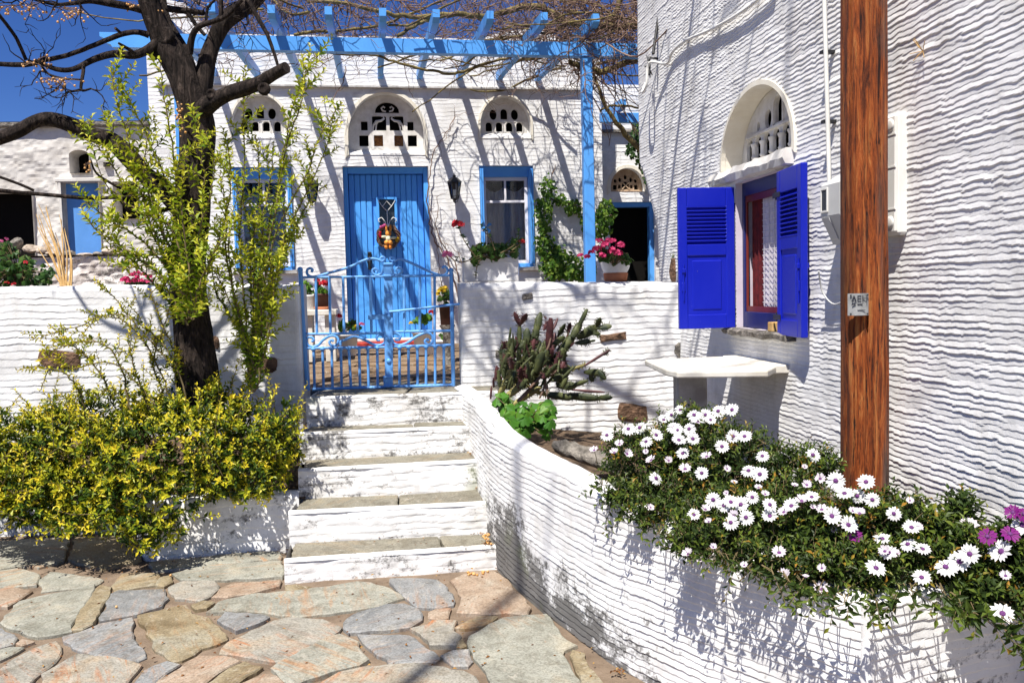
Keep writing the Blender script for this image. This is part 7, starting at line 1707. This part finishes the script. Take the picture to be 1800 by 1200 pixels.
cv = thing('climbing_vine', 'thin leafless vine climbing the white wall between the blue door and the lantern', 'vine', HF.world(775, 600, -.06), HF.a)
tg = MB()
for pts, r in (([(812, 545), (800, 500), (786, 455), (765, 425), (755, 385), (752, 345), (757, 300), (762, 270), (785, 235), (800, 205)], .012), ([(808, 500), (797, 460), (775, 425), (766, 395), (769, 370), (768, 345)], .009), ([(790, 560), (775, 500), (770, 450), (764, 415), (757, 360)], .006), ([(815, 470), (800, 440), (780, 425)], .006), ([(800, 205), (790, 230), (778, 250), (760, 262)], .005), ([(800, 202), (830, 200), (858, 198)], .003)):
    P = smooth_path([hv(x, y, -.05) for x, y in pts], 5); P = [p + np.array([rn.gauss(0, .008), rn.gauss(-.01, .008), rn.gauss(0, .008)]) for p in P]; tg.tube(P, lerp_list([r, r * .4], len(P)), 5)
    for p in P[::4]: twig_walk(tg, p, (rn.gauss(0, 1), -.1, rn.gauss(.2, .8)), 5, .035, .003, .001, .4, 0, .2, 0)
tg.build('stems', M['twig'], cv, world=True)

# ------------------------------------------------------------------ plants and canes behind the left wall
sh = thing('garden_shrub', 'dark green leafy shrub with red buds behind the left end of the garden wall', 'shrub', (-3.9, 6.75, .8))
round_leaf_plant(sh, [ellipsoid(*a) for a in ((20, 462, 6.7, 30, 30, .2), (60, 478, 6.7, 28, 26, .2), (10, 435, 6.75, 14, 16, .15), (0, 480, 6.6, 30, 26, .2), (75, 490, 6.6, 14, 16, .1))], 240, .030, 'leaf_dark', .35, 'leaves', False)
m = None
for i, (x, y) in enumerate([(10, 421), (12, 498), (24, 500), (2, 425), (45, 462)]): bloom_cluster(sh, at_y(x, y, 6.5), .02, 'bloom_red' if y > 460 else 'bloom_rose', 10, seed=90 + i)
pt = thing('petunia', 'bright magenta petunias peeping over the garden wall behind the tree', 'flowers', GF.w(GF.uz(242, 495, .2)[0], .22, 1.64))
round_leaf_plant(pt, [ellipsoid(242, 494, 6.35, 26, 8, .08)], 50, .02, 'leaf_dark', .4, 'leaves', False)
for i, (x, y) in enumerate([(222, 490), (232, 484), (243, 488), (252, 483), (262, 487), (238, 494), (226, 496), (250, 494), (262, 495), (216, 493), (241, 480)]): bloom_cluster(pt, at_y(x, y, 6.28), .026, 'bloom_pink', 14, seed=120 + i)
cn = thing('cane_bundle', 'bundle of dry yellow canes leaning behind the garden wall', 'canes', at_y(115, 505, 7.0))
for i in range(22):
    b = at_y(114 + rn.gauss(0, 5), 515, 7.0); tp = at_y(rn.choice((66, 78, 85, 92, 100, 104)) + rn.gauss(0, 5), rn.uniform(358, 440), 7.2); m = MB()
    P = smooth_path([b, (b + tp) / 2 + np.array([rn.gauss(.02, .015), 0, rn.gauss(0, .01)]), tp], 3); m.tube(P, lerp_list([.009, .0025], len(P)), 5); m.build('cane', M['straw'], cn, world=True)

# ------------------------------------------------------------------ litter on the steps, and a pole behind the viewer whose shadow crosses the paving
lf = Leafage(); rq = random.Random(15)
def drop(px, py, z, n, s=8):
    for i in range(n):
        p = at_z(px + rq.gauss(0, s), py + rq.gauss(0, s * .25), z) + np.array([0, 0, .014]); lf.put(p, np.array([rq.gauss(0, 1), rq.gauss(0, 1), .15]), np.array([rq.gauss(0, .3), rq.gauss(0, .3), 1]), rq.uniform(.012, .026), rq.uniform(.006, .012), rq.random())
for px, py, z, n, s in ((856, 958, .112, 26, 5), (842, 940, .112, 12, 6), (700, 945, .112, 14, 30), (560, 952, .112, 8, 14), (845, 862, .292, 14, 5), (700, 866, .292, 10, 30), (540, 875, .292, 12, 8), (828, 800, .469, 12, 5), (812, 742, .636, 8, 6), (505, 968, .0, 16, 7), (530, 1014, 0, 14, 12), (640, 1008, 0, 12, 25), (780, 998, 0, 14, 30), (440, 974, 0, 10, 20), (775, 682, .833, 10, 15), (300, 985, 0, 12, 30), (1085, 1185, 0, 20, 10)): drop(px, py, z, n, s)
for i in range(150): drop(rq.uniform(0, 1050), rq.uniform(1000, 1195), 0, 1, 3)
fl_ = leaves('fallen_leaves', lf.B, lf.D, lf.N, np.array(lf.L), np.array(lf.W), mat_leaf('dry_litter', [(0, (.10, .035, .012)), (.6, (.26, .11, .03)), (1, (.45, .26, .06))], .8, .1), None, np.array(lf.T))
be = MB()
for px, py, z, n, s in ((833, 1014, 0, 10, 5), (850, 1012, 0, 6, 4), (857, 948, .14, 10, 4), (858, 960, .112, 6, 3), (300, 1016, 0, 1, .1), (205, 1072, 0, 1, .1)):
    for i in range(n): c = at_z(px + rq.gauss(0, s), py + rq.gauss(0, s * .5), z); be.ball((c[0], c[1], c[2] + .018), .0075, 0, 6)
b_ = be.build('fallen_berries', M['berry']); b_['kind'] = 'stuff'
bp = thing('mast', 'slim grey mast on the paving behind the viewer', 'mast', (-2.34, -1.0, 0))
m = MB(); m.tube([(0, 0, -.02), (0, 0, 13.5)], [.045, .028], 12); m.build('shaft', M['metal_plate'], bp)
